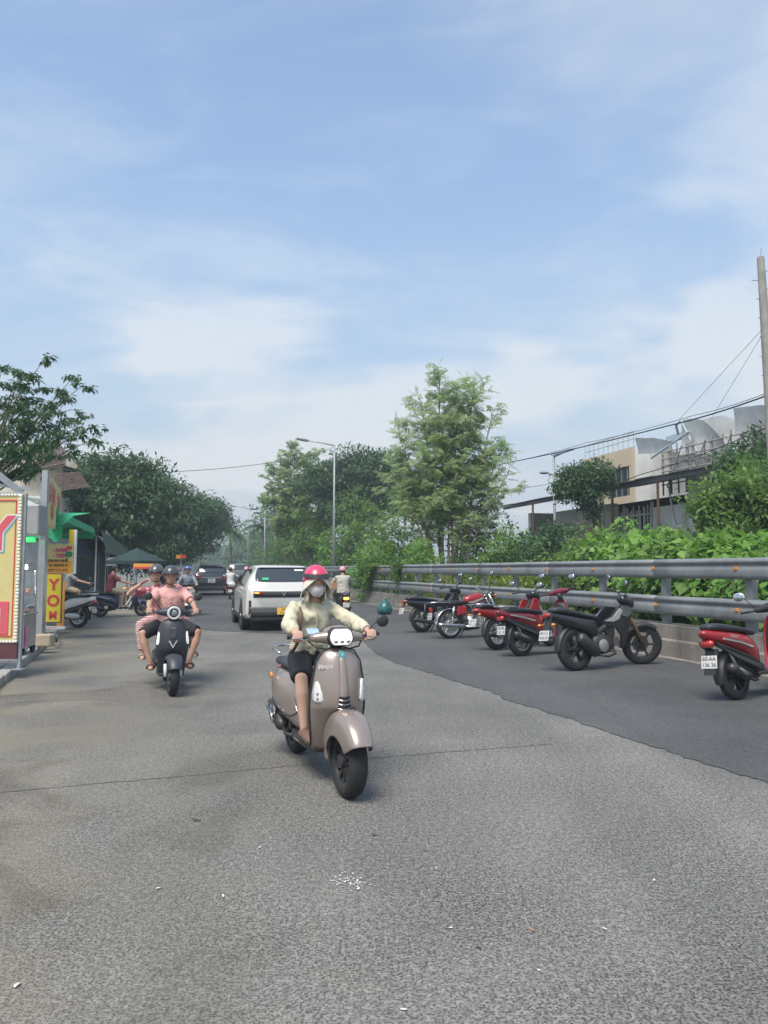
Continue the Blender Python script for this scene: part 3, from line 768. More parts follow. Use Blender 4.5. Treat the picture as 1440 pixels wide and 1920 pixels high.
def world_blobs(root, items):           # items (px, py, Y, rx, ry, rz) -> local ellipsoids
    out = []
    for px_, py_, y_, rx, ry, rz_ in items:
        p_ = D(px_, py_, y_) - root; out.append(((p_.x, p_.y, p_.z), (rx, ry, rz_)))
    return out
def broad_tree(name, label, cat, px_, y_, items, ncl, per, size, cr, mat, bark=m_bark, tr=0.16, group=None, seed=0.0, droop=0.35, limbs=9, aspect=0.45, fork=0.45):
    b = D(px_, 1068, y_); b.z = 0
    o = thing(name, label, cat, b, 0, group)
    blobs = world_blobs(b, items)
    cro, P = broad_crown('crown', blobs, ncl, per, size, cr, mat, o, droop, seed, aspect)
    cz = max(q[0][2] for q in blobs); f = V((0.1, 0, cz * fork))
    mb = MB(); mb.tube([V((0, 0, -0.05)), V((0.06, 0.03, f.z * 0.5)), f, V((0.0, 0.1, cz * 0.8))], [tr * 1.25, tr, tr * 0.8, tr * 0.3], 10)
    for i in RNG.choice(len(P), min(limbs, len(P)), replace=False):
        e_ = V(P[i]); st_ = V((0.05, 0.02, f.z * random.uniform(0.75, 1.25)))
        if e_.z < st_.z: st_.z = max(0.3, e_.z * 0.7)
        mid_ = st_.lerp(e_, 0.5) + V((0, 0, 0.12 * (e_ - st_).length))
        mb.tube([st_, mid_, e_], [tr * 0.5, tr * 0.3, tr * 0.08], 6)
    mb.build('trunk', bark, o, smooth=True)
    return o

def feather_tree(name, label, px_, y_, ztop, width, stems, mat, nbr, seed, zlow=0.25, bare=0.27, leaf=0.17):
    b = D(px_, 1068, y_); b.z = 0
    o = thing(name, label, 'tree', b)
    tw = MB(); C, Dv, Nv, Ls = [], [], [], []
    rnd = random.Random(seed)
    for k, (dx, dy, hs_, lx) in enumerate(stems):
        h_ = ztop * hs_
        spine = [V((dx + lx * (i / 8) ** 1.3 + 0.12 * mnoise.noise(V((i * 0.7, k, seed))), dy + 0.12 * mnoise.noise(V((k, i * 0.7, seed))), h_ * i / 8)) for i in range(9)]
        mb = MB(); mb.tube(spine, [0.085 * hs_ * (1 - 0.9 * i / 8) + 0.008 for i in range(9)], 8); mb.build('trunk', m_bark2, o, smooth=True)
        nb = int(nbr * hs_ * hs_)
        for j in range(nb):
            u = bare + (1 - bare) * (j + rnd.random()) / nb
            st_ = spine[min(7, int(u * 8))].lerp(spine[min(8, int(u * 8) + 1)], u * 8 - int(u * 8)) if u < 1 else spine[8]
            # crown widest in the lower middle, narrowing to a spire
            prof_ = math.sin(min(1, (u - bare) / (1 - bare) * 1.25 + 0.16) * PI * 0.5) * (1 - ((u - bare) / (1 - bare)) ** 1.7) + 0.10
            ln = width * 0.5 * (0.3 + 0.7 * prof_) * rnd.uniform(0.6, 1.35)
            az = rnd.uniform(0, 2 * PI); up_ = rnd.uniform(0.9, 2.3)
            dv = V((math.cos(az), math.sin(az), up_)).normalized()
            pts = []
            for q in range(6):
                f_ = q / 5; pts.append(st_ + dv * ln * f_ - V((0, 0, 0.16 * ln * f_ * f_ * (0.4 + up_))))
            tw.tube(pts, [0.014, 0.012, 0.01, 0.007, 0.005, 0.003], 4, cap=False)
            nt_ = max(5, int(ln * 9))
            for q in range(nt_):
                f_ = 0.22 + 0.78 * (q + rnd.random()) / nt_
                i0 = min(4, int(f_ * 5)); p_ = pts[i0].lerp(pts[i0 + 1], f_ * 5 - i0)
                tang = (pts[i0 + 1] - pts[i0]).normalized(); sd_ = tang.cross(V((0, 0, 1))).normalized() * (1 if q % 2 else -1)
                fd = (sd_ * rnd.uniform(0.3, 1.0) + tang * rnd.uniform(0.1, 0.8) + V((rnd.gauss(0, .45), rnd.gauss(0, .45), rnd.uniform(-0.7, 0.3)))).normalized()
                fl = rnd.uniform(0.25, 0.55)
                # a pinnate frond: leaflets both sides of a rachis
                s2 = fd.cross(V((rnd.gauss(0, .6), rnd.gauss(0, .6), 1))).normalized(); n2 = s2.cross(fd)
                for z in range(6):
                    for sg in (-1, 1):
                        C.append(p_ + fd * fl * (z + 0.7) / 6 - V((0, 0, 0.1 * fl * (z / 6) ** 2)))
                        Dv.append(s2 * sg + fd * 0.75 + V((0, 0, -0.25))); Nv.append((n2.x, n2.y, n2.z)); Ls.append(leaf * rnd.uniform(0.7, 1.2) * (1 - 0.35 * abs(z - 2) / 4))
    tw.build('twigs', m_bark, o, smooth=True)
    C, Dv, Nv, Ls = np.array(C), np.array(Dv), np.array(Nv, dtype=float), np.array(Ls)
    leaves('crown', C, Dv, Nv, Ls, Ls * 0.36, mat, o)
    return o

# the tall feathery trees
feather_tree('feathery_tree', 'tallest feathery pale green tree with several thin brown trunks behind the rail', 838, 31.5, 9.7, 4.2,
             [(-0.15, 0, 1.0, -0.15), (0.25, 0.15, 0.98, 1.0), (-0.05, 0.3, 0.90, -1.0), (0.1, -0.1, 0.92, 0.45), (-0.2, 0.2, 0.78, -1.9), (0.3, -0.1, 0.84, 1.7), (-0.05, -0.25, 0.72, 0.4), (-0.3, 0.3, 0.66, -1.5), (0.2, 0.3, 0.68, 2.2), (0.1, -0.4, 0.58, 2.5), (-0.1, -0.3, 0.56, -2.2)], lf_feather, 58, 3, leaf=0.16, bare=0.34)
feather_tree('feathery_tree', 'slender feathery tree behind the double-headed street lamp', 560, 60, 11.4, 5.2,
             [(-0.3, 0, 1.0, -0.5), (0.3, 0.2, 0.95, 0.6), (-0.8, 0.2, 0.85, -1.2), (0.8, 0, 0.8, 1.2), (0, 0.4, 0.7, 0), (-.4, 0, .66, -2.0), (.5, 0, .64, 1.9)], lf_feather, 58, 8, leaf=0.24, bare=0.3)
# dark broad tree between them
broad_tree('shade_tree', 'dark broad-crowned tree between the two feathery trees', 'tree', 672, 56,
           [(620, 905, 57, 2.3, 2.2, 1.5), (665, 880, 57, 2.4, 2.2, 1.7), (705, 880, 56, 1.9, 2, 1.5), (735, 915, 55, 2.2, 2, 1.6), (660, 945, 56, 3.2, 2.2, 1.8), (770, 935, 54, 1.8, 2, 1.3)], 620, 56, 0.27, 0.38, lf_dark, tr=0.25, seed=2.2)

# bushes behind the rail
def bush(px_, py_, y_, rx, rz_, mat, label, n=130, per=24, size=0.15, cr=0.16, seed=None, name='bush', droop=0.3, aspect=0.5, group='bushes behind the guard rail', ry=None):
    c = D(px_, py_, y_); b = V((c.x, c.y, 0))
    o = thing(name, label, 'bush', b, 0, group)
    hc = c.z
    bl = [((0, 0, hc), (rx, ry or rx * 0.8, rz_)), ((0.35 * rx, 0.1, hc * 0.6), (rx * 0.75, rx * 0.7, hc * 0.6)), ((-0.4 * rx, -0.1, hc * 0.55), (rx * 0.7, rx * 0.7, hc * 0.55))]
    cro, P = broad_crown('foliage', bl, n, per, size, cr, mat, o, droop, seed if seed is not None else px_ * 0.37, aspect, 0.5, 0.45)
    mb = MB()
    for i in range(5):
        e_ = V(P[RNG.integers(len(P))]); s_ = V((random.uniform(-.2, .2), random.uniform(-.2, .2), -0.02))
        mb.tube([s_, s_.lerp(e_, 0.5) + V((0, 0, 0.1)), e_], [0.035, 0.025, 0.01], 5)
    mb.build('stems', m_bark, o, smooth=True)
    return o
BU = [
 (600, 985, 58, 2.8, 2.8, lf_mid, 'tall mid-green bush right behind the tall street lamp', 240, 26, 0.24, 0.26),
 (555, 1010, 66, 2.9, 2.6, lf_mid, 'bushy green mass left of the tall street lamp pole', 200, 26, 0.22, 0.24),
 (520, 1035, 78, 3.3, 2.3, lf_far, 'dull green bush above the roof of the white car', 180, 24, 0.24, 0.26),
 (640, 1030, 47, 1.8, 1.7, lf_bright, 'fresh green bush touching the tall lamp pole from the right', 150, 26, 0.18, 0.2),
 (672, 985, 47, 2.1, 2.2, lf_mid, 'high leafy bush between tall lamp and feathery tree', 220, 26, 0.2, 0.22),
 (738, 1000, 36, 1.7, 1.8, lf_mid, 'leafy bush left of the brown trunks', 200, 26, 0.18, 0.2),
 (785, 1042, 30, 0.85, 0.7, lf_bright, 'low bright bush at the foot of the brown trunks', 120, 26, 0.13, 0.15),
 (895, 985, 33, 1.3, 1.2, lf_dark, 'dark bush right of the brown trunks', 150, 26, 0.17, 0.17),
 (930, 1035, 26, 1.0, 0.8, lf_mid, 'green bush with yellowed tips right of the trunks', 130, 26, 0.13, 0.14),
 (965, 1022, 28, 1.0, 0.8, lf_bright, 'light bush below the shuttered shop', 130, 26, 0.14, 0.15),
 (1030, 1018, 25, 1.35, 0.75, lf_dark, 'dense dark bush below the solar lamp', 220, 28, 0.14, 0.16),
 (1105, 1035, 21, 0.9, 0.75, lf_mid, 'small bush in front of the dark dense one', 130, 24, 0.12, 0.13),
 (880, 1050, 28, 0.9, 0.55, lf_dark, 'little shady bush right behind the upper beam', 100, 24, 0.12, 0.13),
 (700, 1045, 34, 1.0, 1.0, lf_bright, 'creeper-covered bush leaning over the rail', 150, 26, 0.13, 0.15),
]
for a in BU: bush(*a)
# broad soft-leaved plants close behind the rail
BL = [(1130, 1046, 19.5, 1.25, 0.55, 'leafy plant below the beige shutter'), (1180, 1038, 18.5, 1.25, 0.65, 'tall leafy plant below the barred gate'), (1240, 1044, 16.5, 1.15, 0.6, 'leafy plant below the white front wall'),
      (1310, 1046, 15.0, 1.1, 0.5, 'leafy plant left of the bushy round tree'), (1370, 1050, 14.0, 0.95, 0.45, 'leafy plant under the bushy round tree'), (1440, 1046, 13.2, 0.9, 0.5, 'leafy plant cut by the right edge'), (1262, 1022, 19.5, 1.0, 0.4, 'leafy crest above the other broad-leaved plants')]
for i, (x, y, yy, rx, rz_, lb) in enumerate(BL):
    bush(x, y, yy, rx, rz_, lf_bright if i % 3 else lf_mid, 'broad-leaved green ' + lb, 150, 20, 0.19, 0.16, name='broadleaf_plant', droop=0.75, aspect=0.72, group='broad-leaved plants behind the rail')
# a leafy screen seen between the two beams, single large leaves
m_big = leafmat('large_leaf', (0.068, 0.182, 0.034), (0.189, 0.365, 0.081), 0.3)
mbl = MB()
out_ = [(0, 0, 0), (0.05, 0.26, -0.01), (0.25, 0.42, -0.03), (0.55, 0.36, -0.05), (0.8, 0.18, -0.08), (1.0, 0, -0.14), (0.8, -0.18, -0.08), (0.55, -0.36, -0.05), (0.25, -0.42, -0.03), (0.05, -0.26, -0.01)]
midl = [(0.28, 0, -0.06), (0.6, 0, -0.09)]
mbl.add(out_ + midl, [(0, 10, 2, 1), (2, 10, 11, 3), (3, 11, 5, 4), (0, 9, 8, 10), (8, 7, 11, 10), (7, 6, 5, 11)])
leaf_me = None
def big_leaf_plant(s_, label, n_, z0, z1, wid):
    global leaf_me
    b = R(s_, TW + 0.95)
    o = thing('creeping_plant', label, 'plant', b, 0, 'large-leaved creepers between the beams')
    if leaf_me is None:
        t_ = mbl.build('leaf', m_big, o, smooth=True); leaf_me = t_.data; bpy.data.objects.remove(t_)
    for i in range(n_):
        l_ = bpy.data.objects.new('leaf', leaf_me); link(l_, o)
        z_ = random.uniform(z0, z1)
        p_ = RD * random.uniform(-wid, wid) + RN * random.uniform(-0.35, 0.25); sc_ = random.uniform(0.1, 0.17)
        l_.location = (p_.x, p_.y, z_); l_.scale = (sc_,) * 3
        l_.rotation_euler = (random.uniform(-0.4, 0.4), random.uniform(0.35, 1.1), math.atan2(-RN.y, -RN.x) + random.uniform(-1.1, 1.1))
    mb = MB()
    for i in range(6):
        q = RD * random.uniform(-wid, wid); mb.tube([V((q.x * 0.5, q.y * 0.5, 0)), V((q.x, q.y, z1 * 0.6)), V((q.x * 1.2, q.y * 1.2, z1))], [0.012, 0.009, 0.004], 5)
    mb.build('stems', m_bark, o, smooth=True)
big_leaf_plant(SofPX(1185, TW + 0.9), 'creeper leaves in the gap behind the black motorbike', 70, 0.75, 1.5, 0.75)
big_leaf_plant(SofPX(1285, TW + 0.9), 'densest creeper leaves in the gap right of the black motorbike handlebar', 95, 0.75, 1.5, 0.85)
big_leaf_plant(SofPX(1400, TW + 0.9), 'creeper leaves in the gap above the rightmost red scooter', 80, 0.75, 1.5, 0.75)
for i, px_ in enumerate((1000, 1075)):
    bush(px_, 1085, (20.6, 18.6)[i], 1.0, 0.45, lf_yel if i == 0 else lf_mid, ['yellowing grass-like clump in the rail gap left of the grey post', 'low green clump in the rail gap behind the maroon handlebar'][i], 110, 24, 0.13, 0.12, name='weed_clump')
for i, (px_, y_) in enumerate(((860, 26.4), (930, 23.2), (800, 29.6))):
    bush(px_, 1090, y_, 1.2, 0.45, lf_yel, ['pale yellow weeds in the gap above the red motorbike tank', 'pale weeds in the gap above the parked red scooter', 'pale weeds in the gap above the far parked bikes'][i], 100, 24, 0.12, 0.13, name='weed_clump', droop=-0.4, aspect=0.16)
# creeper hanging over the rail
vs_ = SofPX(694, TW)
b = R(vs_, TW - 0.12)
o = thing('hanging_creeper', 'green creeper hanging over both rail beams beside the rider in the beige jacket', 'creeper', b)
n = 2600
al = RNG.normal(size=n) * 0.75; zz = np.clip(1.75 - RNG.random(n) ** 1.1 * (1.15 * np.exp(-(al / 0.9) ** 2)), 0.2, 2.0); tt = RNG.normal(size=n) * 0.1 + 0.02
C = np.outer(al, np.array(RD)) + np.outer(tt, np.array(RN)); C[:, 2] = zz
Dv = unit(n) * 0.7 + np.array(-RN) * 0.5 + np.array([0, 0, -0.6])
leaves('foliage', C, Dv, unit(n) * 0.5 + np.array(-RN) + np.array([0, 0, .4]), 0.12 * (0.6 + 0.8 * RNG.random(n)), 0.06 * (0.6 + 0.8 * RNG.random(n)), lf_mid, o)
mb = MB()
for i in range(9):
    a = random.gauss(0, 0.6); q = RD * a
    mb.tube([V((q.x, q.y, 1.75)), V((q.x, q.y, 1.2)) - RN * 0.05, V((q.x * 1.1, q.y * 1.1, 0.7))], 0.006, 4)
mb.build('stems', m_bark, o)
# smaller drape
b = R(SofPX(748, TW), TW - 0.1); o = thing('hanging_creeper', 'small leafy tuft trailing over the upper beam near the grey parked bike', 'creeper', b)
n = 700; al = RNG.normal(size=n) * 0.3; C = np.outer(al, np.array(RD)) + np.outer(RNG.normal(size=n) * 0.08, np.array(RN)); C[:, 2] = 1.75 - RNG.random(n) * 0.75 * np.exp(-(al / 0.4) ** 2)
leaves('foliage', C, unit(n) + np.array([0, 0, -0.6]), unit(n) * .5 + np.array(-RN), 0.11 * (0.6 + 0.8 * RNG.random(n)), 0.055 * (0.6 + 0.8 * RNG.random(n)), lf_mid, o)

# trees by the houses
broad_tree('round_tree', 'small round-crowned tree in front of the white wall', 'tree', 1120, 29, [(1080, 898, 29, .75, .8, .55), (1120, 890, 29, .75, .8, .6), (1098, 925, 29, .95, .8, .5), (1060, 912, 29, .5, .6, .4), (1110, 960, 29, .3, .3, .3)], 330, 30, 0.14, 0.16, lf_dark, tr=0.1, seed=5.5, limbs=12, fork=0.68)
broad_tree('bushy_tree', 'bushy yellow-green tree before the houses near the right edge', 'tree', 1385, 19, [(1360, 930, 19, .8, .8, .6), (1400, 945, 19, .9, .9, .7), (1335, 965, 19, .55, .6, .5), (1420, 900, 20, .8, .8, .6), (1450, 960, 18.5, .8, .8, .7), (1385, 1000, 18.5, .8, .7, .5)], 360, 30, 0.15, 0.17, lf_mid, tr=0.09, seed=6.1)
broad_tree('dark_tree', 'dark green tree crowding the net canopy at the right edge', 'tree', 1440, 22, [(1400, 870, 22.5, .9, .9, .55), (1440, 850, 23, 1.2, 1, .8), (1470, 900, 22, 1.2, 1, .8)], 230, 30, 0.16, 0.2, lf_dark, tr=0.12, seed=7.7)
# trees at the far end of the road
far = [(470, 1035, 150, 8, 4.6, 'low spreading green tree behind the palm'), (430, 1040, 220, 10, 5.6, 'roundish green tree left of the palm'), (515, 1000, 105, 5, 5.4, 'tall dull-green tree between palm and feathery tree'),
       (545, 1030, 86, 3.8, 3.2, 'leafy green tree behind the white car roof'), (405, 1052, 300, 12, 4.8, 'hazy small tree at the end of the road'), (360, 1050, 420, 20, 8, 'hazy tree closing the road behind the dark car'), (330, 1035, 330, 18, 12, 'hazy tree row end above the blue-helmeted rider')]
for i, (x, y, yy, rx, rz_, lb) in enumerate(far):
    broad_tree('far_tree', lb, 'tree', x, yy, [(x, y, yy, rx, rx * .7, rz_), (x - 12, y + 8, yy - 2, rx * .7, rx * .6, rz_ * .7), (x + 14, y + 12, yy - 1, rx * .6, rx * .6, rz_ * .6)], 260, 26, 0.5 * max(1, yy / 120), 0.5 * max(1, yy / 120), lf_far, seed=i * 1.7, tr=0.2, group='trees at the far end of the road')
# palm and papaya
def palm(px_, pyc, y_, nfr, ln, label, name='palm_tree', droop=0.9, mat=lf_far, wide=0.5):
    c = D(px_, pyc, y_); o = thing(name, label, 'tree', (c.x, c.y, 0))
    mb = MB(); mb.tube([(0.2, 0, 0), (0.1, 0, c.z * 0.5), (0, 0, c.z)], [0.22, 0.17, 0.13], 8); mb.build('trunk', m_bark, o, smooth=True)
    C, Dv, Nv, Ls = [], [], [], []
    rb = MB()
    for k in range(nfr):
        az = k * 2.4; el = random.uniform(-0.2, 1.2); d = V((math.cos(az) * math.cos(el), math.sin(az) * math.cos(el), math.sin(el)))
        pts = [V((0, 0, c.z)) + d * ln * f_ - V((0, 0, droop * ln * f_ * f_ * 0.55)) for f_ in [q / 8 for q in range(9)]]
        rb.tube(pts, [0.03 - 0.003 * q for q in range(9)], 4)
        for q in range(1, 26):
            f_ = q / 26 * 8; i0 = min(7, int(f_)); p_ = pts[i0].lerp(pts[i0 + 1], f_ - i0); tg = (pts[i0 + 1] - pts[i0]).normalized(); sd_ = tg.cross(V((0, 0, 1))).normalized()
            for sg in (-1, 1):
                C.append(p_); Dv.append(sd_ * sg + tg * 0.7 + V((0, 0, -0.55))); Nv.append((0, 0, 1)); Ls.append(wide * (1 - 0.5 * abs(q / 26 - 0.4)))
    rb.build('frond_ribs', m_bark, o)
    Ls = np.array(Ls); leaves('crown', np.array(C), np.array(Dv), np.array(Nv, dtype=float), Ls, Ls * 0.12, mat, o)
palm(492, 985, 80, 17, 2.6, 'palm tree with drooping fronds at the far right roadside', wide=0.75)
palm(432, 992, 88, 12, 1.9, 'small papaya-like tree with hanging leaves near the sky gap', 'papaya_tree', 1.3, wide=1.0)

# left: big dark trees over the road side
LT = [(205, 38, [(190, 935, 38, 2.2, 2.4, 1.7), (235, 905, 39, 2.2, 2.2, 1.7), (150, 960, 37, 1.6, 1.8, 1.4), (270, 950, 39, 2.2, 2.2, 1.6), (215, 985, 38, 2.8, 2.2, 1.2), (165, 880, 38, 1.1, 1.2, .8)], 'broad dark tree right behind the green awning', 560),
      (300, 52, [(300, 945, 52, 2.6, 2.6, 2.2), (330, 985, 53, 3.4, 2.6, 2.0), (265, 900, 51, 1.7, 1.8, 1.5), (355, 960, 52, 2.2, 2, 1.4), (250, 990, 50, 2.6, 2.4, 1.8), (270, 1030, 50, 3.2, 2.4, 1.4)], 'largest dark tree over the left roadside behind the two riders', 620),
      (310, 66, [(380, 975, 66, 2.6, 2.4, 1.9), (405, 960, 67, 1.5, 1.6, 1.3), (345, 1005, 66, 3.2, 2.6, 1.8), (320, 1030, 66, 3.4, 2.4, 1.5)], 'dark tree reaching farthest over the road towards the sky gap', 420)]
for i, (x, yy, it, lb, n_) in enumerate(LT):
    broad_tree('roadside_tree', lb, 'tree', x, yy, it, n_, 64, 0.25, 0.36, lf_dark, tr=0.24, seed=11 + i * 2.3, group='dark trees along the left roadside', droop=0.6, aspect=0.42, limbs=14)

# left: near tree with drooping leaf clusters on bare branches
tb = D(-60, 1068, 19.5); tb.z = 0
o = thing('branching_tree', 'open tree with bare grey branches and drooping leaf clusters above the stalls', 'tree', tb)
mb = MB(); C, Dv, Nv, Ls = [], [], [], []
top0 = D(-40, 905, 19.5) - tb
mb.tube([V((0, 0, -0.03)), V((0.05, 0, 1.8)), top0], [0.17, 0.14, 0.11], 10)
ends = [(90, 665), (60, 700), (45, 745), (25, 720), (5, 690), (140, 705), (160, 718), (115, 735), (105, 770), (80, 760), (120, 790), (160, 775), (185, 795), (150, 800), (180, 822), (95, 800), (60, 800), (40, 775), (20, 800), (5, 760),
        (75, 830), (50, 850), (30, 840), (90, 850), (10, 870), (65, 880), (-20, 700), (-40, 760), (40, 690), (75, 725), (15, 830), (0, 900), (45, 890), (100, 820)]
rnd = random.Random(4)
for i, (ex, ey) in enumerate(ends):
    e_ = D(ex, ey, 19.5 + rnd.uniform(-1.6, 1.6)) - tb
    st_ = top0 + V((rnd.uniform(-.15, .15), rnd.uniform(-.2, .2), rnd.uniform(-.5, .1)))
    m_ = st_.lerp(e_, 0.5) + V((rnd.uniform(-.15, .15), rnd.uniform(-.2, .2), rnd.uniform(0.0, .25)))
    mb.tube([st_, st_.lerp(m_, 0.5), m_, m_.lerp(e_, 0.55) + V((0, 0, 0.05)), e_], [0.032, 0.026, 0.02, 0.013, 0.006], 5)
    for f_ in (0.45, 0.7, 0.95) if i % 3 else (0.6, 0.95):
        base_ = m_.lerp(e_, f_)
        for q in range(5):
            c_ = base_ + V((rnd.gauss(0, .13), rnd.gauss(0, .13), rnd.gauss(0, .06)))
            for l_ in range(13):
                az = rnd.uniform(0, 2 * PI)
                C.append(c_ + V((rnd.gauss(0, .05), rnd.gauss(0, .05), rnd.gauss(0, .03)))); Dv.append((math.cos(az) * .8 + 0.25, math.sin(az) * .8, rnd.uniform(-1.1, 0.2))); Nv.append((rnd.gauss(0, .3), rnd.gauss(0, .3), 1)); Ls.append(rnd.uniform(.11, .21))
# bare twigs
for (ax, ay), (bx, by) in (((95, 790), (140, 740)), ((110, 775), (155, 770)), ((120, 830), (158, 778)), ((125, 838), (150, 815)), ((60, 800), (120, 772)), ((100, 840), (128, 800)), ((110, 748), (118, 744))):
    a = D(ax, ay, 19.5) - tb; b_ = D(bx, by, 19.2) - tb; mb.tube([a, a.lerp(b_, .5) + V((0, 0, .06)), b_], [0.012, 0.008, 0.004], 4)
mb.build('trunk', m_bark, o, smooth=True)
Ls = np.array(Ls); leaves('crown', np.array(C), np.array(Dv), np.array(Nv), Ls, Ls * 0.36, lf_dark, o)
# ------------------------------------------------------------------ two-wheelers (x forward, y left, rear axle above the origin)
m_tyre = M('tyre_rubber', (0.022, 0.023, 0.024), 0.8, var=0.25, vs=12, bump=0.15, bs=80)
m_blkpl = M('black_plastic', (0.028, 0.029, 0.031), 0.5, var=0.15, vs=8)
m_greypl = M('grey_plastic', (0.10, 0.105, 0.11), 0.5, var=0.1)
m_seat = M('black_vinyl', (0.03, 0.033, 0.038), 0.48, var=0.15, vs=6, bump=0.1, bs=120)
m_chrome = M('chrome', (0.62, 0.62, 0.6), 0.18, 1.0, var=0.05)
m_alu = M('cast_aluminium', (0.42, 0.42, 0.41), 0.42, 0.75, var=0.12, vs=8)
m_ddark = M('dark_cast_metal', (0.06, 0.062, 0.065), 0.45, 0.5, var=0.2, vs=9)
m_lampw = M('clear_lamp', (0.72, 0.72, 0.70), 0.12, var=0, coat=1.0)
m_lampg = M('lamp_reflector', (0.35, 0.36, 0.37), 0.15, 0.6, var=0)
m_lampr = M('red_lamp', (0.40, 0.02, 0.02), 0.15, var=0.1, coat=0.8)
m_lampo = M('amber_lamp', (0.75, 0.26, 0.02), 0.2, var=0.1, coat=0.8)
m_tailon = M('lit_tail_lamp', (0.7, 0.2, 0.02), 0.3, var=0, emit=(1.0, 0.32, 0.05), es=2.5)
m_plate = M('white_plate', (0.62, 0.62, 0.60), 0.5, var=0.06)
m_platey = M('yellow_plate', (0.72, 0.42, 0.04), 0.5, var=0.06)
m_ink = M('plate_lettering', (0.02, 0.02, 0.022), 0.6, var=0)
m_mirror = M('mirror_glass', (0.55, 0.58, 0.62), 0.05, 1.0, var=0)
def paint(name, col, metal=0.0, rough=0.3, coat=0.7): return M(name, col, rough, metal, var=0.05, vs=3, coat=coat)
m_taupe = M('taupe_metallic_paint', (0.335, 0.275, 0.245), 0.3, 0.45, var=0.04, coat=0.6)
m_matte = M('matte_blue_black_paint', (0.042, 0.048, 0.06), 0.45, 0.1, var=0.06)
m_red = paint('red_paint', (0.30, 0.012, 0.018))
m_maroon = paint('maroon_paint', (0.17, 0.01, 0.018))
m_blackp = paint('black_paint', (0.012, 0.012, 0.014))
m_navy = paint('navy_paint', (0.016, 0.026, 0.075))
m_whitep = paint('white_bike_paint', (0.58, 0.58, 0.55))
m_silver = paint('silver_paint', (0.45, 0.45, 0.43), 0.4)

def wheel(parent, nm, x, Rw, wd, style, steer=None, rimmat=None, spokes=10, disc=True, rimr=None, y=0.0):
    th = Rw - (rimr or Rw * 0.66); w2 = wd
    mb = MB()
    prof_ = [(Rw - th, -w2 * .40), (Rw - th * .8, -w2 * .48), (Rw - th * .45, -w2 * .5), (Rw - th * .15, -w2 * .38), (Rw - th * .03, -w2 * .2), (Rw, 0), (Rw - th * .03, w2 * .2), (Rw - th * .15, w2 * .38), (Rw - th * .45, w2 * .5), (Rw - th * .8, w2 * .48), (Rw - th, w2 * .40), (Rw - th * 1.04, 0)]
    mb.lathe(prof_ + prof_[:1], (x, y, Rw), (0, 1, 0), 40)
    if steer: mb.xf(steer)
    o = mb.build(nm, m_tyre, parent, smooth=True)
    r0 = Rw - th
    mb = MB(); mb.lathe([(r0 + .004, -w2 * .42), (r0 - .012, -w2 * .38), (r0 - .018, -w2 * .1), (r0 - .018, w2 * .1), (r0 - .012, w2 * .38), (r0 + .004, w2 * .42), (r0 + .006, 0), (r0 + .004, -w2 * .42)], (x, y, Rw), (0, 1, 0), 36)
    mb.lathe([(0.001, -w2 * .5), (.045, -w2 * .5), (.05, -w2 * .3), (.05, w2 * .3), (.045, w2 * .5), (.001, w2 * .5)], (x, y, Rw), (0, 1, 0), 14)
    if steer: mb.xf(steer)
    mb.build('rim', rimmat or m_ddark, o, smooth=True, ang=40)
    for k in range(spokes):
        a = 2 * PI * k / spokes; mb = MB()
        d = V((math.cos(a), 0, math.sin(a))); c = V((x, y, Rw))
        if style == 'wire':
            off = 0.03 if k % 2 else -0.03; tw_ = V((math.cos(a + .35 * (1 if k % 4 < 2 else -1)), 0, math.sin(a + .35 * (1 if k % 4 < 2 else -1))))
            mb.tube([c + tw_ * .045 + V((0, off, 0)), c + d * (r0 - .01)], 0.0028, 4)
        else:
            t_ = V((-math.sin(a), 0, math.cos(a)))
            mb.loft([[c + d * q + t_ * (u * wq) + V((0, v_ * hq, 0)) for u, v_ in ((-1, -1), (1, -1), (1, 1), (-1, 1))] for q, wq, hq in ((.04, .016, w2 * .3), (r0 * .6, .009, w2 * .26), (r0 - .008, .013, w2 * .3))])
        if steer: mb.xf(steer)
        mb.build('spoke', rimmat or m_ddark, o)
    if disc:
        mb = MB(); mb.lathe([(.05, 0), (.11 if Rw < .26 else .125, 0), (.11 if Rw < .26 else .125, .004), (.05, .004)], (x, y + w2 * .5 + .006, Rw), (0, 1, 0), 24)
        if steer: mb.xf(steer)
        mb.build('brake_disc', m_alu, o)
    return o

def aring(z, w_, xf_, xe, th=0.035, n=14, p=2.2):
    fr, bk = [], []
    for i in range(n + 1):
        y = w_ * (1 - 2 * i / n); x = xe + (xf_ - xe) * (1 - abs(y / w_) ** p)
        fr.append(V((x, y, z))); bk.append(V((min(x, xe + 0.03) - th, y * 0.93, z)))
    return fr + bk[::-1]
def bring(x, w_, z0, z1, n=16, pw=2.6):                # superellipse section across the vehicle
    out = []
    for k in range(n):
        a = 2 * PI * k / n; c, s_ = math.cos(a), math.sin(a)
        out.append(V((x, w_ * math.copysign(abs(c) ** (2 / pw), c), (z0 + z1) / 2 + (z1 - z0) / 2 * math.copysign(abs(s_) ** (2 / pw), s_))))
    return out
def loft_part(nm, secs, mat, parent, n=16, pw=2.6, sub=1, **k):
    mb = MB(); mb.loft([bring(*q, n=n, pw=pw) for q in secs]); return mb.build(nm, mat, parent, sub=sub, **k)
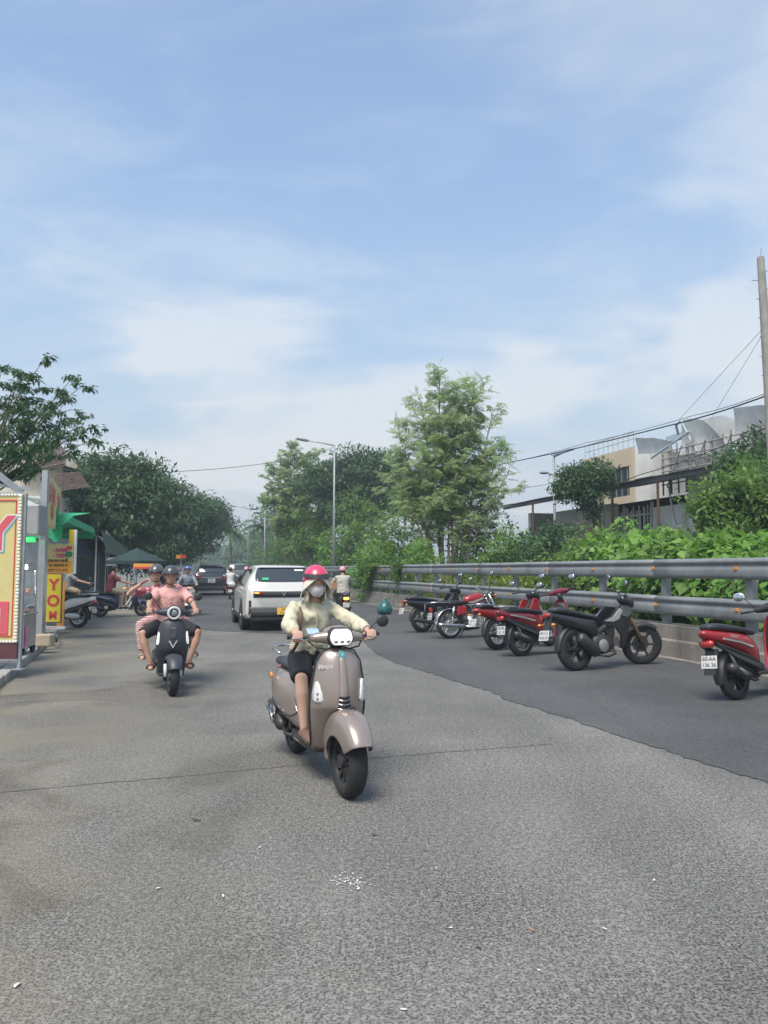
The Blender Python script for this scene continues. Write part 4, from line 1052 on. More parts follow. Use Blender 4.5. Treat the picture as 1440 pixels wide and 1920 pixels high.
def fender(nm, x, Rw, wd, a0, a1, mat, parent, steer=None, gap=.03, side=.07, flat=False, n=14):
    mb = MB(); rings = []
    for i in range(n + 1):
        a = a0 + (a1 - a0) * i / n; f_ = i / n
        ww = wd * (0.72 + 0.28 * math.sin(min(1, f_ * 1.6 + .15) * PI * .5)) * (1 if f_ < .8 else 1 - (f_ - .8) * 1.2)
        d = V((math.cos(a), 0, math.sin(a))); c = V((x, 0, Rw)); row = []
        for y, dr in ((-1, -side), (-.97, -side * .5), (-.86, -.012), (-.55, .006), (0, .014), (.55, .006), (.86, -.012), (.97, -side * .5), (1, -side)):
            row.append(c + d * (Rw + gap + dr) + V((0, y * ww, 0)))
        rings.append(row)
    mb.loft(rings, closed=False)
    if steer: mb.xf(steer)
    return mb.build(nm, mat, parent, smooth=True, solid=.006, sub=1)
def steer_m(hx, hz, ax, rk, ang):
    """rotation about a raked steering axis through (hx, hz)"""
    axis = V((-math.sin(rk), 0, math.cos(rk))); c = V((hx, 0, hz))
    return Matrix.Translation(c) @ Matrix.Rotation(ang, 4, axis) @ Matrix.Translation(-c)
def mirror(parent, base_, head, r, mat, steer=None, shape=1.0):
    mb = MB(); b, h = V(base_), V(head)
    mb.tube([b, b.lerp(h, .5) + V((0.0, 0, .03)), h], .006, 6)
    if steer: mb.xf(steer)
    o = mb.build('mirror_stalk', m_blkpl, parent, smooth=True)
    mb = MB(); mb.ell(h, (.018, r * shape, r), nu=18)
    if steer: mb.xf(steer)
    q = mb.build('mirror', mat, parent, smooth=True)
    mb = MB(); mb.ell(h + V((-.011, 0, 0)), (.012, r * shape * .88, r * .88), nu=18)
    if steer: mb.xf(steer)
    mb.build('mirror_glass', m_mirror, q, smooth=True)
def grips(parent, x, z, y0, y1, steer, back=.0, gm=None, lever=m_alu, tilt=.0):
    out = []
    for sg in (-1, 1):
        mb = MB(); a = V((x, sg * y0, z)); b = V((x - back, sg * y1, z + tilt)); mb.tube([a, a.lerp(b, .3), a.lerp(b, .32), b], [.014, .014, .019, .019], 10)
        mb.tube([b, b + (b - a).normalized() * .018], [.021, .021], 10)
        if steer: mb.xf(steer)
        mb.build('grip', gm or m_blkpl, parent, smooth=True, ang=40)
        mb = MB(); mb.tube([V((x + .03, sg * (y0 + .01), z - .005)), V((x + .07, sg * (y0 + .05), z - .01)), V((x + .075 - back, sg * (y1 - .04), z - .008 + tilt)), V((x + .085 - back, sg * (y1 + .01), z - .004 + tilt))], [.008, .008, .007, .006], 6, flat=.6)
        if steer: mb.xf(steer)
        mb.build('brake_lever', lever, parent, smooth=True)
        q = V((x - back * .6, sg * (y0 + (y1 - y0) * .62), z + tilt * .6)); out.append((steer @ q) if steer else q)
    return out      # right (y<0), left (y>0)
def plate(parent, c, xdir, ydir, wd, ht, l1, l2, mat=None, nm='number_plate'):
    x = V(xdir).normalized(); y = V(ydir).normalized(); z = x.cross(y); c = V(c)
    mb = MB(); mb.loft([[c + x * (u * wd / 2) + y * (v_ * ht / 2) + z * d for u, v_ in ((-1, -1), (1, -1), (1, 1), (-1, 1))] for d in (-.004, 0)])
    o = mb.build(nm, mat or m_plate, parent, bevel=.004)
    if l1: text(l1, o, c + y * ht * .23 + z * .0015, x, y, ht * .44, m_ink, .0004, bold=.003 * ht)
    if l2: text(l2, o, c - y * ht * .24 + z * .0015, x, y, ht * .44, m_ink, .0004, bold=.003 * ht)
    return o
def place(o, rear, heading, lean=0.0, sc=1.0):
    o.location = (rear[0], rear[1], rear[2] if len(rear) > 2 else 0.0); o.rotation_euler = (lean, 0, heading); o.scale = (sc,) * 3

APRON = [(.92, .07, 1.06, 1.03), (.89, .12, 1.09, 1.03), (.80, .165, 1.12, 1.03), (.68, .195, 1.15, 1.03), (.56, .205, 1.15, 1.02), (.47, .2, 1.09, 1.01), (.38, .185, 1.02, .98), (.28, .165, .98, .95), (.22, .14, .93, .90)]
BODY = [(-.50, .03, .72, .76), (-.42, .075, .655, .775), (-.25, .125, .575, .765), (-.02, .145, .50, .745), (.18, .14, .42, .735), (.34, .12, .34, .70), (.46, .10, .28, .60), (.54, .09, .24, .5)]
SEAT = [(-.36, .09, .69, .80), (-.28, .135, .70, .825), (-.08, .15, .71, .81), (.1, .145, .71, .785), (.3, .12, .70, .765), (.46, .085, .67, .745), (.52, .05, .66, .72)]
BV_ = None
def scooter(name, label, cat, body, apron=APRON, bodysec=BODY, seat=SEAT, WB=1.26, Rf=.24, Rr=.24, tw=.1, steer=0.0, rim=None, fend=None, hz=1.0, hx=.98, hbw=.34, group=None, low=None,
            headlight='slim', mirrors=True, muffler='black', spokes=8, rack=None, tail=True, pl=('', ''), trim=None, seatm=None, forkm=None, forks=(-1, 1), wstyle='cast', muffler_side=-1, mirmat=None, lit=False):
    o = thing(name, label, cat, group=group); trim = trim or m_blkpl
    rk = rad(26); S = steer_m(hx, hz, 0, rk, steer)
    wheel(o, 'front_wheel', WB, Rf, tw, wstyle, S, rim, spokes if wstyle == 'cast' else 24)
    wheel(o, 'rear_wheel', 0, Rr, tw * 1.05, wstyle, None, rim, spokes if wstyle == 'cast' else 24, disc=False)
    fender('front_fender', WB, Rf, tw * .92, rad(25), rad(165), fend or body, o, S, gap=.035, side=.06)
    for sg in forks:
        mb = MB(); mb.tube([(WB, sg * tw * .72, Rf), (WB - .10, sg * tw * .72, Rf + .24), (hx + .05, sg * .03, .72)], [.02, .022, .024], 8); mb.xf(S); mb.build('fork', forkm or m_alu, o, smooth=True)
    mb = MB(); mb.loft([aring(*q) for q in apron]); mb.build('front_apron', body, o, sub=1)
    mb = MB(); mb.loft([[V((q[3] - .012 - d, u * q[1] * .86, q[0] - .02)) for u, d in ((-1, 0), (-.5, .05), (0, .07), (.5, .05), (1, 0), (1, -.02), (-1, -.02))] for q in apron[1:-1]]); mb.build('inner_panel', trim, o, sub=1)
    zf = apron[-1][0]
    mb = MB(); mb.loft([[V((x, y, z)) for y, z in ((-w_, zf + .03), (w_, zf + .03), (w_, zf + .07), (-w_, zf + .07))] for x, w_ in ((.30, .13), (.5, .165), (.75, .17), (.98, .15))]); mb.build('floorboard', trim, o, bevel=.012)
    loft_part('rear_body', bodysec, body, o, sub=1)
    loft_part('seat', seat, seatm or m_seat, o, sub=1, pw=3.2)
    loft_part('lower_body', [(-.1, .06, .24, .44), (.05, .075, .22, .46), (.3, .08, .2, .42), (.5, .075, .2, .34)], low or m_ddark, o)
    if bodysec is not BV_:
        for sg in (-1, 1):
            mb = MB(); mb.prism([(-.40, .66), (-.1, .56), (.2, .47), (.42, .36), (.44, .27), (.2, .36), (-.1, .47), (-.36, .60)], lambda u, v_, d: V((u, sg * (.105 + d + .03 * math.sin((u + .4) * 3)), v_)), -.02, .008); mb.build('lower_side_panel', trim, o, bevel=.008)
            mb = MB(); mb.prism([(-.30, .675), (.0, .62), (.22, .56), (.26, .575), (.02, .645), (-.28, .69)], lambda u, v_, d: V((u, sg * (.128 + d + .018 * math.sin((u + .4) * 4)), v_)), -.01, .006); mb.build('side_stripe', m_silver, o)
    # engine and swing arm
    mb = MB(); mb.loft([bring(x, w_, z0, z1) for x, w_, z0, z1 in ((-.1, .03, Rr - .05, Rr + .06), (0, .035, Rr - .08, Rr + .09), (.2, .04, Rr - .07, Rr + .1), (.34, .035, Rr - .04, Rr + .1))]); mb.xf(Matrix.Translation((0, tw * .95, 0))); mb.build('drive_case', m_ddark if muffler != 'alu' else m_alu, o, sub=1)
    ys = muffler_side * (tw * .95 + .03)
    mb = MB(); mb.tube([(.32, ys * .7, .2), (.2, ys, .2), (.1, ys, .24)], .016, 8); mb.tube([(.12, ys, .235), (.08, ys, .25), (-.2, ys - .01, .36), (-.25, ys - .01, .375)], [.03, .055, .06, .04], 12); mf = mb.build('muffler', m_ddark, o, smooth=True)
    mb = MB(); mb.tube([(.04, ys * 1.12, .275), (.0, ys * 1.16, .29), (-.14, ys * 1.16, .345), (-.18, ys * 1.12, .36)], [.03, .05, .05, .03], 10, flat=.8); mb.build('heat_shield', m_chrome if muffler != 'black' else m_greypl, mf, smooth=True)
    for sg in (-1, 1):
        mb = MB(); mb.tube([(-.02, sg * tw * .8, Rr + .03), (-.14, sg * tw * .85, .56)], [.022, .022], 8); mb.build('shock_absorber', m_alu, o, smooth=True)
    fender('rear_fender', 0, Rr, tw * .7, rad(95), rad(195), trim, o, None, gap=.04, side=.03)
    mb = MB(); mb.loft([[V((x, y, z)) for y in (-.07, .07)] + [V((x - .012, y, z)) for y in (.07, -.07)] for x, z in ((-.34, .56), (-.40, .40), (-.42, .30))]); mb.build('mudguard_flap', trim, o, bevel=.004)
    if pl is not None: plate(o, (-.41, 0, .44), (0, -1, 0), (.2, 0, 1), .19, .14, pl[0], pl[1])
    mb = MB(); mb.loft([bring(x, w_, z0, z1) for x, w_, z0, z1 in ((-.445, .05, .605, .66), (-.42, .085, .59, .68), (-.37, .1, .58, .69))]); mb.build('tail_lamp', m_tailon if lit else m_lampr, o, sub=1)
    # handlebar cover
    mb = MB(); rings = []
    for i in range(13):
        y = -hbw * .62 + hbw * 1.24 * i / 12; c_ = 1 - (abs(y) / (hbw * .62)) ** 1.6
        rr = .024 + (.030 if headlight == 'hex' else .042) * c_; rings.append([V((hx + .02 + .045 * c_ + rr * 1.15 * math.cos(a), y, hz + .01 * c_ + rr * math.sin(a))) for a in [2 * PI * k / 12 for k in range(12)]])
    mb.loft(rings); mb.xf(S); mb.build('handlebar_cover', body if headlight in ('round', 'hex', 'body') else trim, o, sub=1)
    hands = grips(o, hx, hz, hbw * .6, hbw, S, back=.03, tilt=.01)
    mb = MB(); mb.tube([(hx + .0, 0, hz - .02), (hx + .06, 0, hz - .14)], [.045, .04], 10); mb.xf(S); mb.build('steering_neck', m_blkpl, o, smooth=True)
    if headlight == 'slim':
        for sg in (-1, 1):
            mb = MB(); mb.prism([(.03, .74), (.15, .80), (.165, .77), (.06, .69)], lambda u, v_, d: V((1.155 - u * .35 + d, sg * u, v_)), -.02, .012); mb.build('headlight', m_lampw, o, bevel=.006)
    if mirrors:
        for sg in (-1, 1): mirror(o, (hx, sg * hbw * .55, hz + .03), (hx - .02, sg * hbw * .95, hz + .2), .055, mirmat or m_blkpl, S, 1.25)
    if rack:
        for sg in (-1, 1):
            mb = MB(); mb.tube([(-.1, sg * .13, .8), (-.34, sg * .13, .82), (-.46, sg * .07, .83), (-.47, 0, .83)], .011, 8); mb.build('grab_rail', rack, o, smooth=True)
    o['_h'] = 1
    del o['_h']
    return o, hands, S

# --- underbone motorbike
def underbone(name, label, body, accent=None, WB=1.26, Rw=.29, tw=.09, steer=0.0, rim=None, style='cast', spokes=6, sport=False, group=None, rack=False, pl=('', ''), muff=None, bars=None, lean=0):
    o = thing(name, label, 'motorbike', group=group)
    hx, hz = WB - .34, 1.0; S = steer_m(hx, hz, 0, rad(26), steer); accent = accent or body
    wheel(o, 'front_wheel', WB, Rw, tw * .9, style, S, rim, spokes)
    wheel(o, 'rear_wheel', 0, Rw, tw * (1.25 if sport else 1), style, None, rim, spokes, disc=sport)
    fender('front_fender', WB, Rw, tw * .75, rad(50), rad(190), m_blkpl if sport else body, o, S, gap=.025, side=.05)
    for sg in (-1, 1):
        mb = MB(); mb.tube([(WB, sg * .075, Rw), (WB - .15, sg * .075, Rw + .30), (hx + .04, sg * .06, .86)], [.024, .026, .026], 8); mb.xf(S); mb.build('fork', m_alu if not sport else M('bronze_fork', (.3, .2, .1), .4, .6), o, smooth=True)
    # spine, engine
    mb = MB(); mb.tube([(hx + .02, 0, .86), (.72, 0, .62), (.45, 0, .5), (.3, 0, .46)], [.05, .045, .045, .05], 8); mb.build('frame_tube', m_ddark, o, smooth=True)
    mb = MB(); mb.loft([bring(x, w_, z0, z1) for x, w_, z0, z1 in ((.28, .08, .24, .44), (.36, .11, .2, .5), (.52, .12, .19, .5), (.62, .1, .22, .46), (.7, .07, .28, .46))]); en = mb.build('engine', m_ddark, o, sub=1)
    mb = MB(); mb.lathe([(.001, 0), (.085, 0), (.09, -.02), (.075, -.03), (.001, -.032)], (.42, -.12, .32), (0, 1, 0), 20); mb.build('engine_cover', m_alu, en, smooth=True, ang=40)
    mb = MB(); mb.lathe([(.001, 0), (.09, 0), (.095, .02), (.08, .03), (.001, .032)], (.40, .12, .32), (0, 1, 0), 20); mb.build('engine_cover', m_alu, en, smooth=True, ang=40)
    for k in range(5):
        mb = MB(); mb.box((.70 + k * .018, 0, .36), (.006, .15, .13)); mb.build('cooling_fin', m_alu, en)
    for sg in (-1, 1):
        mb = MB(); mb.bar((-.03, sg * .085, Rw), (.34, sg * .07, .36), .03, .05); mb.build('swing_arm', m_ddark, o, bevel=.006)
        if not sport:
            mb = MB(); mb.tube([(0, sg * .105, Rw + .02), (.05, sg * .11, .66)], [.026, .022], 10); mb.build('shock_absorber', m_chrome if rack else m_ddark, o, smooth=True)
    # tail, seat
    up = .06 if sport else 0
    loft_part('tail_body', [(-.46, .03, .68 + up, .74 + up), (-.36, .07, .62 + up, .77 + up), (-.15, .11, .56 + up * .6, .76 + up * .5), (.1, .125, .5, .745), (.3, .12, .46, .72), (.42, .1, .46, .68)], body if not sport else m_blackp, o)
    loft_part('seat', [(-.40, .07, .74 + up, .80 + up), (-.3, .115, .735 + up, .83 + up), (-.05, .125, .735 + up * .4, .815 + up * .5), (.15, .12, .72, .775), (.35, .1, .69, .755), (.46, .07, .67, .73)], m_seat, o, pw=3.2)
    # side fairings and leg shields
    for sg in (-1, 1):
        mb = MB()
        if sport: pol = [(.42, .66), (.60, .72), (.78, .88), (.98, .86), (1.02, .74), (.93, .56), (.86, .32), (.78, .27), (.76, .45), (.66, .56), (.5, .58)]
        else: pol = [(.60, .60), (.74, .74), (.84, .90), (.95, .88), (.99, .74), (.95, .52), (.90, .30), (.84, .26), (.82, .42), (.74, .54)]
        mb.prism(pol, lambda u, v_, d: V((u, sg * (.10 + d + .05 * math.sin((v_ - .25) * 3) - .06 * max(0, u - .8)), v_)), -.012, .02); mb.build('side_fairing', body if not sport else m_blackp, o, bevel=.012)
        if sport:
            mb = MB(); mb.prism([(.44, .655), (.60, .71), (.74, .83), (.80, .80), (.72, .68), (.6, .64)], lambda u, v_, d: V((u, sg * (.124 + d + .05 * math.sin((v_ - .25) * 3) - .06 * max(0, u - .8)), v_)), 0, .012); mb.build('silver_panel', m_silver, o, bevel=.004)
            mb = MB(); mb.prism([(.74, .80), (.80, .86), (.96, .84), (1.0, .76), (.9, .70), (.78, .72)], lambda u, v_, d: V((u, sg * (.122 + d + .05 * math.sin((v_ - .25) * 3) - .06 * max(0, u - .8)), v_)), 0, .012); mb.build('grey_panel', m_greypl, o, bevel=.004)
    loft_part('headlight_cowl', [(hx - .05, .10, hz - .08, hz + .03), (hx + .05, .13, hz - .14, hz + .04), (hx + .15, .11, hz - .18, hz - .01), (hx + .2, .06, hz - .16, hz - .05)], accent if not sport else m_blackp, o).data.transform(S)
    mb = MB(); mb.ell((hx + .17, 0, hz - .11), (.035, .075, .05)); mb.xf(S); mb.build('headlight', m_lampw, o, smooth=True)
    mb = MB(); mb.tube([(hx - .05, -.34, hz + .06), (hx, -.2, hz + .06), (hx + .03, -.06, hz + .02), (hx + .03, .06, hz + .02), (hx, .2, hz + .06), (hx - .05, .34, hz + .06)], .012, 8); mb.xf(S); mb.build('handlebar', bars or m_blkpl, o, smooth=True)
    hands = grips(o, hx, hz + .06, .2, .34, S, back=.05)
    for sg in (-1, 1): mirror(o, (hx, sg * .2, hz + .07), (hx - .05, sg * .33, hz + .24), .05, m_blkpl, S, 1.3)
    # exhaust on the right side, chrome or black
    mm = muff or m_ddark
    mb = MB(); mb.tube([(.68, -.04, .3), (.66, -.1, .2), (.5, -.13, .17), (.3, -.13, .2)], .017, 8)
    if sport: mb.tube([(.3, -.14, .21), (.26, -.14, .24), (-.02, -.16, .44), (-.06, -.16, .46)], [.03, .065, .07, .045], 12, flat=1.25)
    else: mb.tube([(.3, -.14, .2), (.24, -.14, .21), (-.26, -.15, .29), (-.3, -.15, .3)], [.025, .045, .05, .03], 12)
    mb.build('exhaust', mm, o, smooth=True)
    fender('rear_fender', 0, Rw, tw * .65, rad(80), rad(185), m_blkpl, o, None, gap=.03, side=.03)
    mb = MB(); mb.loft([[V((x, y, z)) for y in (-.06, .06)] + [V((x - .014, y, z)) for y in (.06, -.06)] for x, z in ((-.40, .70 + up), (-.48, .56), (-.52, .42))]); mb.build('plate_bracket', m_blkpl, o, bevel=.004)
    plate(o, (-.53, 0, .5), (0, -1, 0), (.3, 0, 1), .19, .14, pl[0], pl[1])
    mb = MB(); mb.ell((-.46, 0, .71 + up), (.03, .07, .035)); mb.build('tail_lamp', m_lampr, o, smooth=True)
    for sg in (-1, 1):
        mb = MB(); mb.tube([(-.42, sg * .05, .66), (-.46, sg * .12, .64)], .006, 5); mb.ell((-.47, sg * .14, .64), (.025, .03, .02)); mb.build('indicator', m_lampo, o, smooth=True)
    if rack:
        for sg in (-1, 1):
            mb = MB(); mb.tube([(.05, sg * .14, .72), (-.2, sg * .14, .80), (-.46, sg * .1, .82), (-.48, 0, .82)], .011, 8); mb.build('grab_rail', m_chrome, o, smooth=True)
    mb = MB(); mb.tube([(.42, .1, .22), (.36, .2, 0.02)], .011, 6); mb.build('side_stand', m_blkpl, o)
    mb = MB(); mb.tube([(.5, -.22, .24), (.5, .22, .24)], .012, 6); mb.build('foot_pegs', m_blkpl, o)
    return o, hands

def classic_bike(name, label, group=None):
    o = thing(name, label, 'motorbike', group=group); WB, Rw = 1.27, .31; hx, hz = .94, 1.0; S = steer_m(hx, hz, 0, rad(26), rad(14))
    wheel(o, 'front_wheel', WB, Rw, .075, 'wire', S, m_chrome, 32, disc=False, rimr=.235)
    wheel(o, 'rear_wheel', 0, Rw, .085, 'wire', None, m_chrome, 32, disc=False, rimr=.235)
    for x in (0, WB):
        mb = MB(); mb.lathe([(.001, -.06), (.07, -.06), (.085, -.04), (.085, .04), (.07, .06), (.001, .06)], (x, 0, Rw), (0, 1, 0), 20)
        if x: mb.xf(S)
        mb.build('drum_hub', m_alu, o, smooth=True, ang=40)
    fender('front_fender', WB, Rw, .06, rad(20), rad(175), m_red, o, S, gap=.03, side=.03)
    fender('rear_fender', 0, Rw, .065, rad(40), rad(185), m_chrome, o, None, gap=.035, side=.035)
    for sg in (-1, 1):
        mb = MB(); mb.tube([(WB, sg * .07, Rw), (hx + .02, sg * .07, .92)], [.022, .026], 8); mb.xf(S); mb.build('fork', m_chrome, o, smooth=True)
        mb = MB(); mb.tube([(0, sg * .12, Rw), (.03, sg * .12, .45)], .014, 8); mb.tube([(.02, sg * .12, .42), (.07, sg * .12, .68)], .03, 10); mb.build('shock_absorber', m_chrome, o, smooth=True)
        mb = MB(); mb.bar((0, sg * .1, Rw), (.42, sg * .08, .38), .03, .04); mb.build('swing_arm', m_blackp, o)
    mb = MB(); mb.tube([(hx, 0, .88), (.7, 0, .78), (.3, 0, .72), (-.3, 0, .70)], .03, 8); mb.tube([(hx, 0, .82), (.82, 0, .3), (.7, 0, .2), (.35, 0, .2), (.3, 0, .7)], .022, 8); mb.build('frame_tube', m_blackp, o, smooth=True)
    loft_part('fuel_tank', [(.36, .06, .74, .84), (.44, .11, .72, .90), (.62, .13, .72, .95), (.78, .12, .74, .96), (.88, .07, .78, .92)], m_red, o)
    mb = MB(); mb.prism([(.42, .76), (.56, .78), (.80, .86), (.80, .82), (.60, .745), (.44, .735)], lambda u, v_, d: V((u, d, v_)), -.137, -.13); mb.mir(); mb.build('tank_stripe', m_silver, o)
    loft_part('seat', [(-.42, .08, .72, .77), (-.36, .115, .715, .80), (-.05, .125, .715, .81), (.2, .12, .715, .795), (.38, .1, .73, .80), (.42, .07, .74, .79)], m_seat, o, pw=3.5)
    for sg in (-1, 1):
        mb = MB(); mb.prism([(.14, .48), (.36, .50), (.40, .66), (.18, .68)], lambda u, v_, d: V((u, sg * (.09 + d), v_)), -.03, .03); mb.build('side_cover', m_red, o, bevel=.02)
    mb = MB(); mb.loft([bring(x, w_, z0, z1) for x, w_, z0, z1 in ((.38, .1, .26, .46), (.44, .13, .2, .5), (.62, .13, .2, .5), (.72, .08, .24, .44))]); en = mb.build('engine', m_alu, o, sub=1)
    for k in range(8):
        mb = MB(); mb.box((.66, 0, .5 + k * .024), (.15, .16, .008)); mb.build('cooling_fin', m_alu, en)
    mb = MB(); mb.box((.66, 0, .6), (.1, .11, .2)); mb.build('cylinder_block', m_ddark, en)
    mb = MB(); mb.lathe([(.001, .03), (.06, .03), (.1, .0), (.1, -.02)], (.5, -.13, .34), (0, -1, 0), 20); mb.build('engine_cover', m_alu, en, smooth=True, ang=40)
    mb = MB(); mb.tube([(.70, -.05, .6), (.80, -.09, .52), (.80, -.12, .34), (.72, -.14, .24), (.5, -.15, .23), (.3, -.15, .25)], .019, 8); mb.tube([(.32, -.15, .25), (.26, -.15, .255), (-.24, -.155, .29), (-.34, -.155, .3)], [.02, .042, .048, .04], 12); mb.build('exhaust', m_chrome, o, smooth=True)
    mb = MB(); mb.tube([(hx - .12, -.36, hz + .1), (hx - .04, -.24, hz + .12), (hx, -.1, hz - .0), (hx, .1, hz - .0), (hx - .04, .24, hz + .12), (hx - .12, .36, hz + .1)], .012, 8); mb.xf(S); mb.build('handlebar', m_chrome, o, smooth=True)
    grips(o, hx - .06, hz + .11, .25, .36, S, back=.05)
    mb = MB(); mb.lathe([(.001, -.09), (.06, -.08), (.085, -.03), (.09, .02), (.085, .03)], (hx + .17, 0, hz - .08), (1, 0, 0), 20); mb.xf(S); hl = mb.build('headlight', m_blackp, o, smooth=True)
    mb = MB(); mb.ell((hx + .195, 0, hz - .08), (.02, .082, .082)); mb.xf(S); mb.build('lens', m_lampw, hl, smooth=True)
    for sg in (-1, 1):
        mirror(o, (hx - .04, sg * .24, hz + .12), (hx - .08, sg * .34, hz + .32), .055, m_blkpl, S)
        mb = MB(); mb.tube([(hx + .1, sg * .08, hz - .12), (hx + .1, sg * .17, hz - .12)], .007, 5); mb.ell((hx + .1, sg * .19, hz - .12), (.03, .03, .025)); mb.xf(S); mb.build('indicator', m_lampo, o, smooth=True)
        mb = MB(); mb.tube([(.1, sg * .13, .74), (-.3, sg * .13, .76), (-.46, sg * .1, .76), (-.48, 0, .76)], .01, 8); mb.build('grab_rail', m_chrome, o, smooth=True)
    mb = MB(); mb.box((-.43, 0, .62), (.05, .1, .08)); mb.build('tail_lamp', m_lampr, o, bevel=.012)
    plate(o, (-.46, 0, .48), (0, -1, 0), (.15, 0, 1), .19, .14, '60-H5', '128.40')
    mb = MB(); mb.tube([(.42, .1, .22), (.36, .22, .02)], .011, 6); mb.build('side_stand', m_blkpl, o)
    return o

# ---- motorbikes parked along the guard rail
PK = 'motorbikes parked along the guard rail'
b1, _, _ = scooter('parked_scooter', 'red scooter with black seat and plate 136 36, rightmost of the parked bikes', 'scooter', m_red, Rf=.25, Rr=.26, tw=.095, steer=rad(20), group=PK, pl=('60-AA', '136 36'), rack=None, spokes=6, muffler='chrome',
    bodysec=[(-.50, .03, .73, .775), (-.42, .08, .67, .795), (-.22, .125, .60, .785), (0, .14, .54, .765), (.2, .135, .46, .74), (.36, .115, .34, .68), (.46, .09, .28, .55)],
    seat=[(-.44, .06, .78, .84), (-.3, .125, .77, .865), (-.08, .14, .75, .83), (.15, .135, .73, .79), (.32, .115, .7, .765), (.47, .07, .68, .73)], mirmat=m_lampw)
place(b1, (4.07, 8.75), rad(33), rad(-7), 1.04)
text('Vision', b1, (-.1, .145, .70), (-1, 0, 0), (0, 0, 1), .06, m_silver, .001, shear=.3)
text('Vision', b1, (-.1, -.145, .70), (1, 0, 0), (0, 0, 1), .06, m_silver, .001, shear=.3)
b2, _ = underbone('parked_motorbike', 'black sport motorbike with silver side panel and dusty fat rear tyre', m_blackp, WB=1.31, Rw=.3, tw=.1, sport=True, steer=rad(-28), group=PK, pl=('60-C2', '418.05'), rim=m_ddark)
place(b2, (2.86, 11.23), rad(29), rad(-6), 1.08)
b3, _, _ = scooter('parked_scooter', 'maroon scooter with alloy wheels, just left of the black sport motorbike', 'scooter', m_maroon, Rf=.27, Rr=.27, steer=rad(18), group=PK, rim=m_alu, rack=m_alu, spokes=5, hz=1.04, pl=('60-B8', '552.19'), headlight='body')
place(b3, (2.39, 13.1), rad(33), rad(-6), 1.05)
b4, _ = underbone('parked_motorbike', 'red motorbike with chrome grab rail and wire wheels, behind the maroon scooter', m_red, m_blackp, group=PK, rim=m_chrome, style='wire', spokes=28, rack=True, steer=rad(16), pl=('60-F3', '771.20'))
place(b4, (2.12, 14.1), rad(33), rad(-6), 1.05)
b5 = classic_bike('parked_motorbike', 'classic red motorbike with chrome exhaust and wire wheels', PK)
place(b5, (1.44, 16.4), rad(24), rad(-6), 1.03)
b6, _ = underbone('parked_motorbike', 'black motorbike with grey wheels at the far end of the parked row', m_blackp, group=PK, rim=m_greypl, steer=rad(15), pl=('60-K1', '309.44'))
place(b6, (.92, 18.0), rad(30), rad(-6), 1.05)
# ------------------------------------------------------------------ people
m_skin = M('skin_warm', (0.52, 0.325, 0.24), 0.55, var=0.08, vs=10)
m_skin2 = M('skin_tanned', (0.46, 0.265, 0.185), 0.55, var=0.08, vs=10)
m_hair = M('black_hair', (0.015, 0.013, 0.012), 0.6, var=0.2, vs=40)
m_eye = M('dark_eye', (0.02, 0.015, 0.012), 0.3, var=0)
m_lip = M('lips', (0.30, 0.10, 0.085), 0.5, var=0)
m_strap = M('helmet_strap', (0.02, 0.02, 0.022), 0.7, var=0)
def cloth(name, col, var=.1, bump=.25, bs=22, rough=.85): return M(name, col, rough, 0, var=var, vs=9, bump=bump, bs=bs)
def ik(a, c, l1, l2, pole):
    d = c - a; L = min(d.length, (l1 + l2) * .999); n = d.normalized()
    x = (l1 * l1 - l2 * l2 + L * L) / (2 * L); h = math.sqrt(max(0, l1 * l1 - x * x))
    p = pole - n * pole.dot(n); p.normalize(); return a + n * x + p * h
def eln(mb, c, u, side, fwd, w_, d_, n=16):
    return [c + side * (w_ * math.cos(2 * PI * k / n)) + fwd * (d_ * math.sin(2 * PI * k / n)) for k in range(n)]
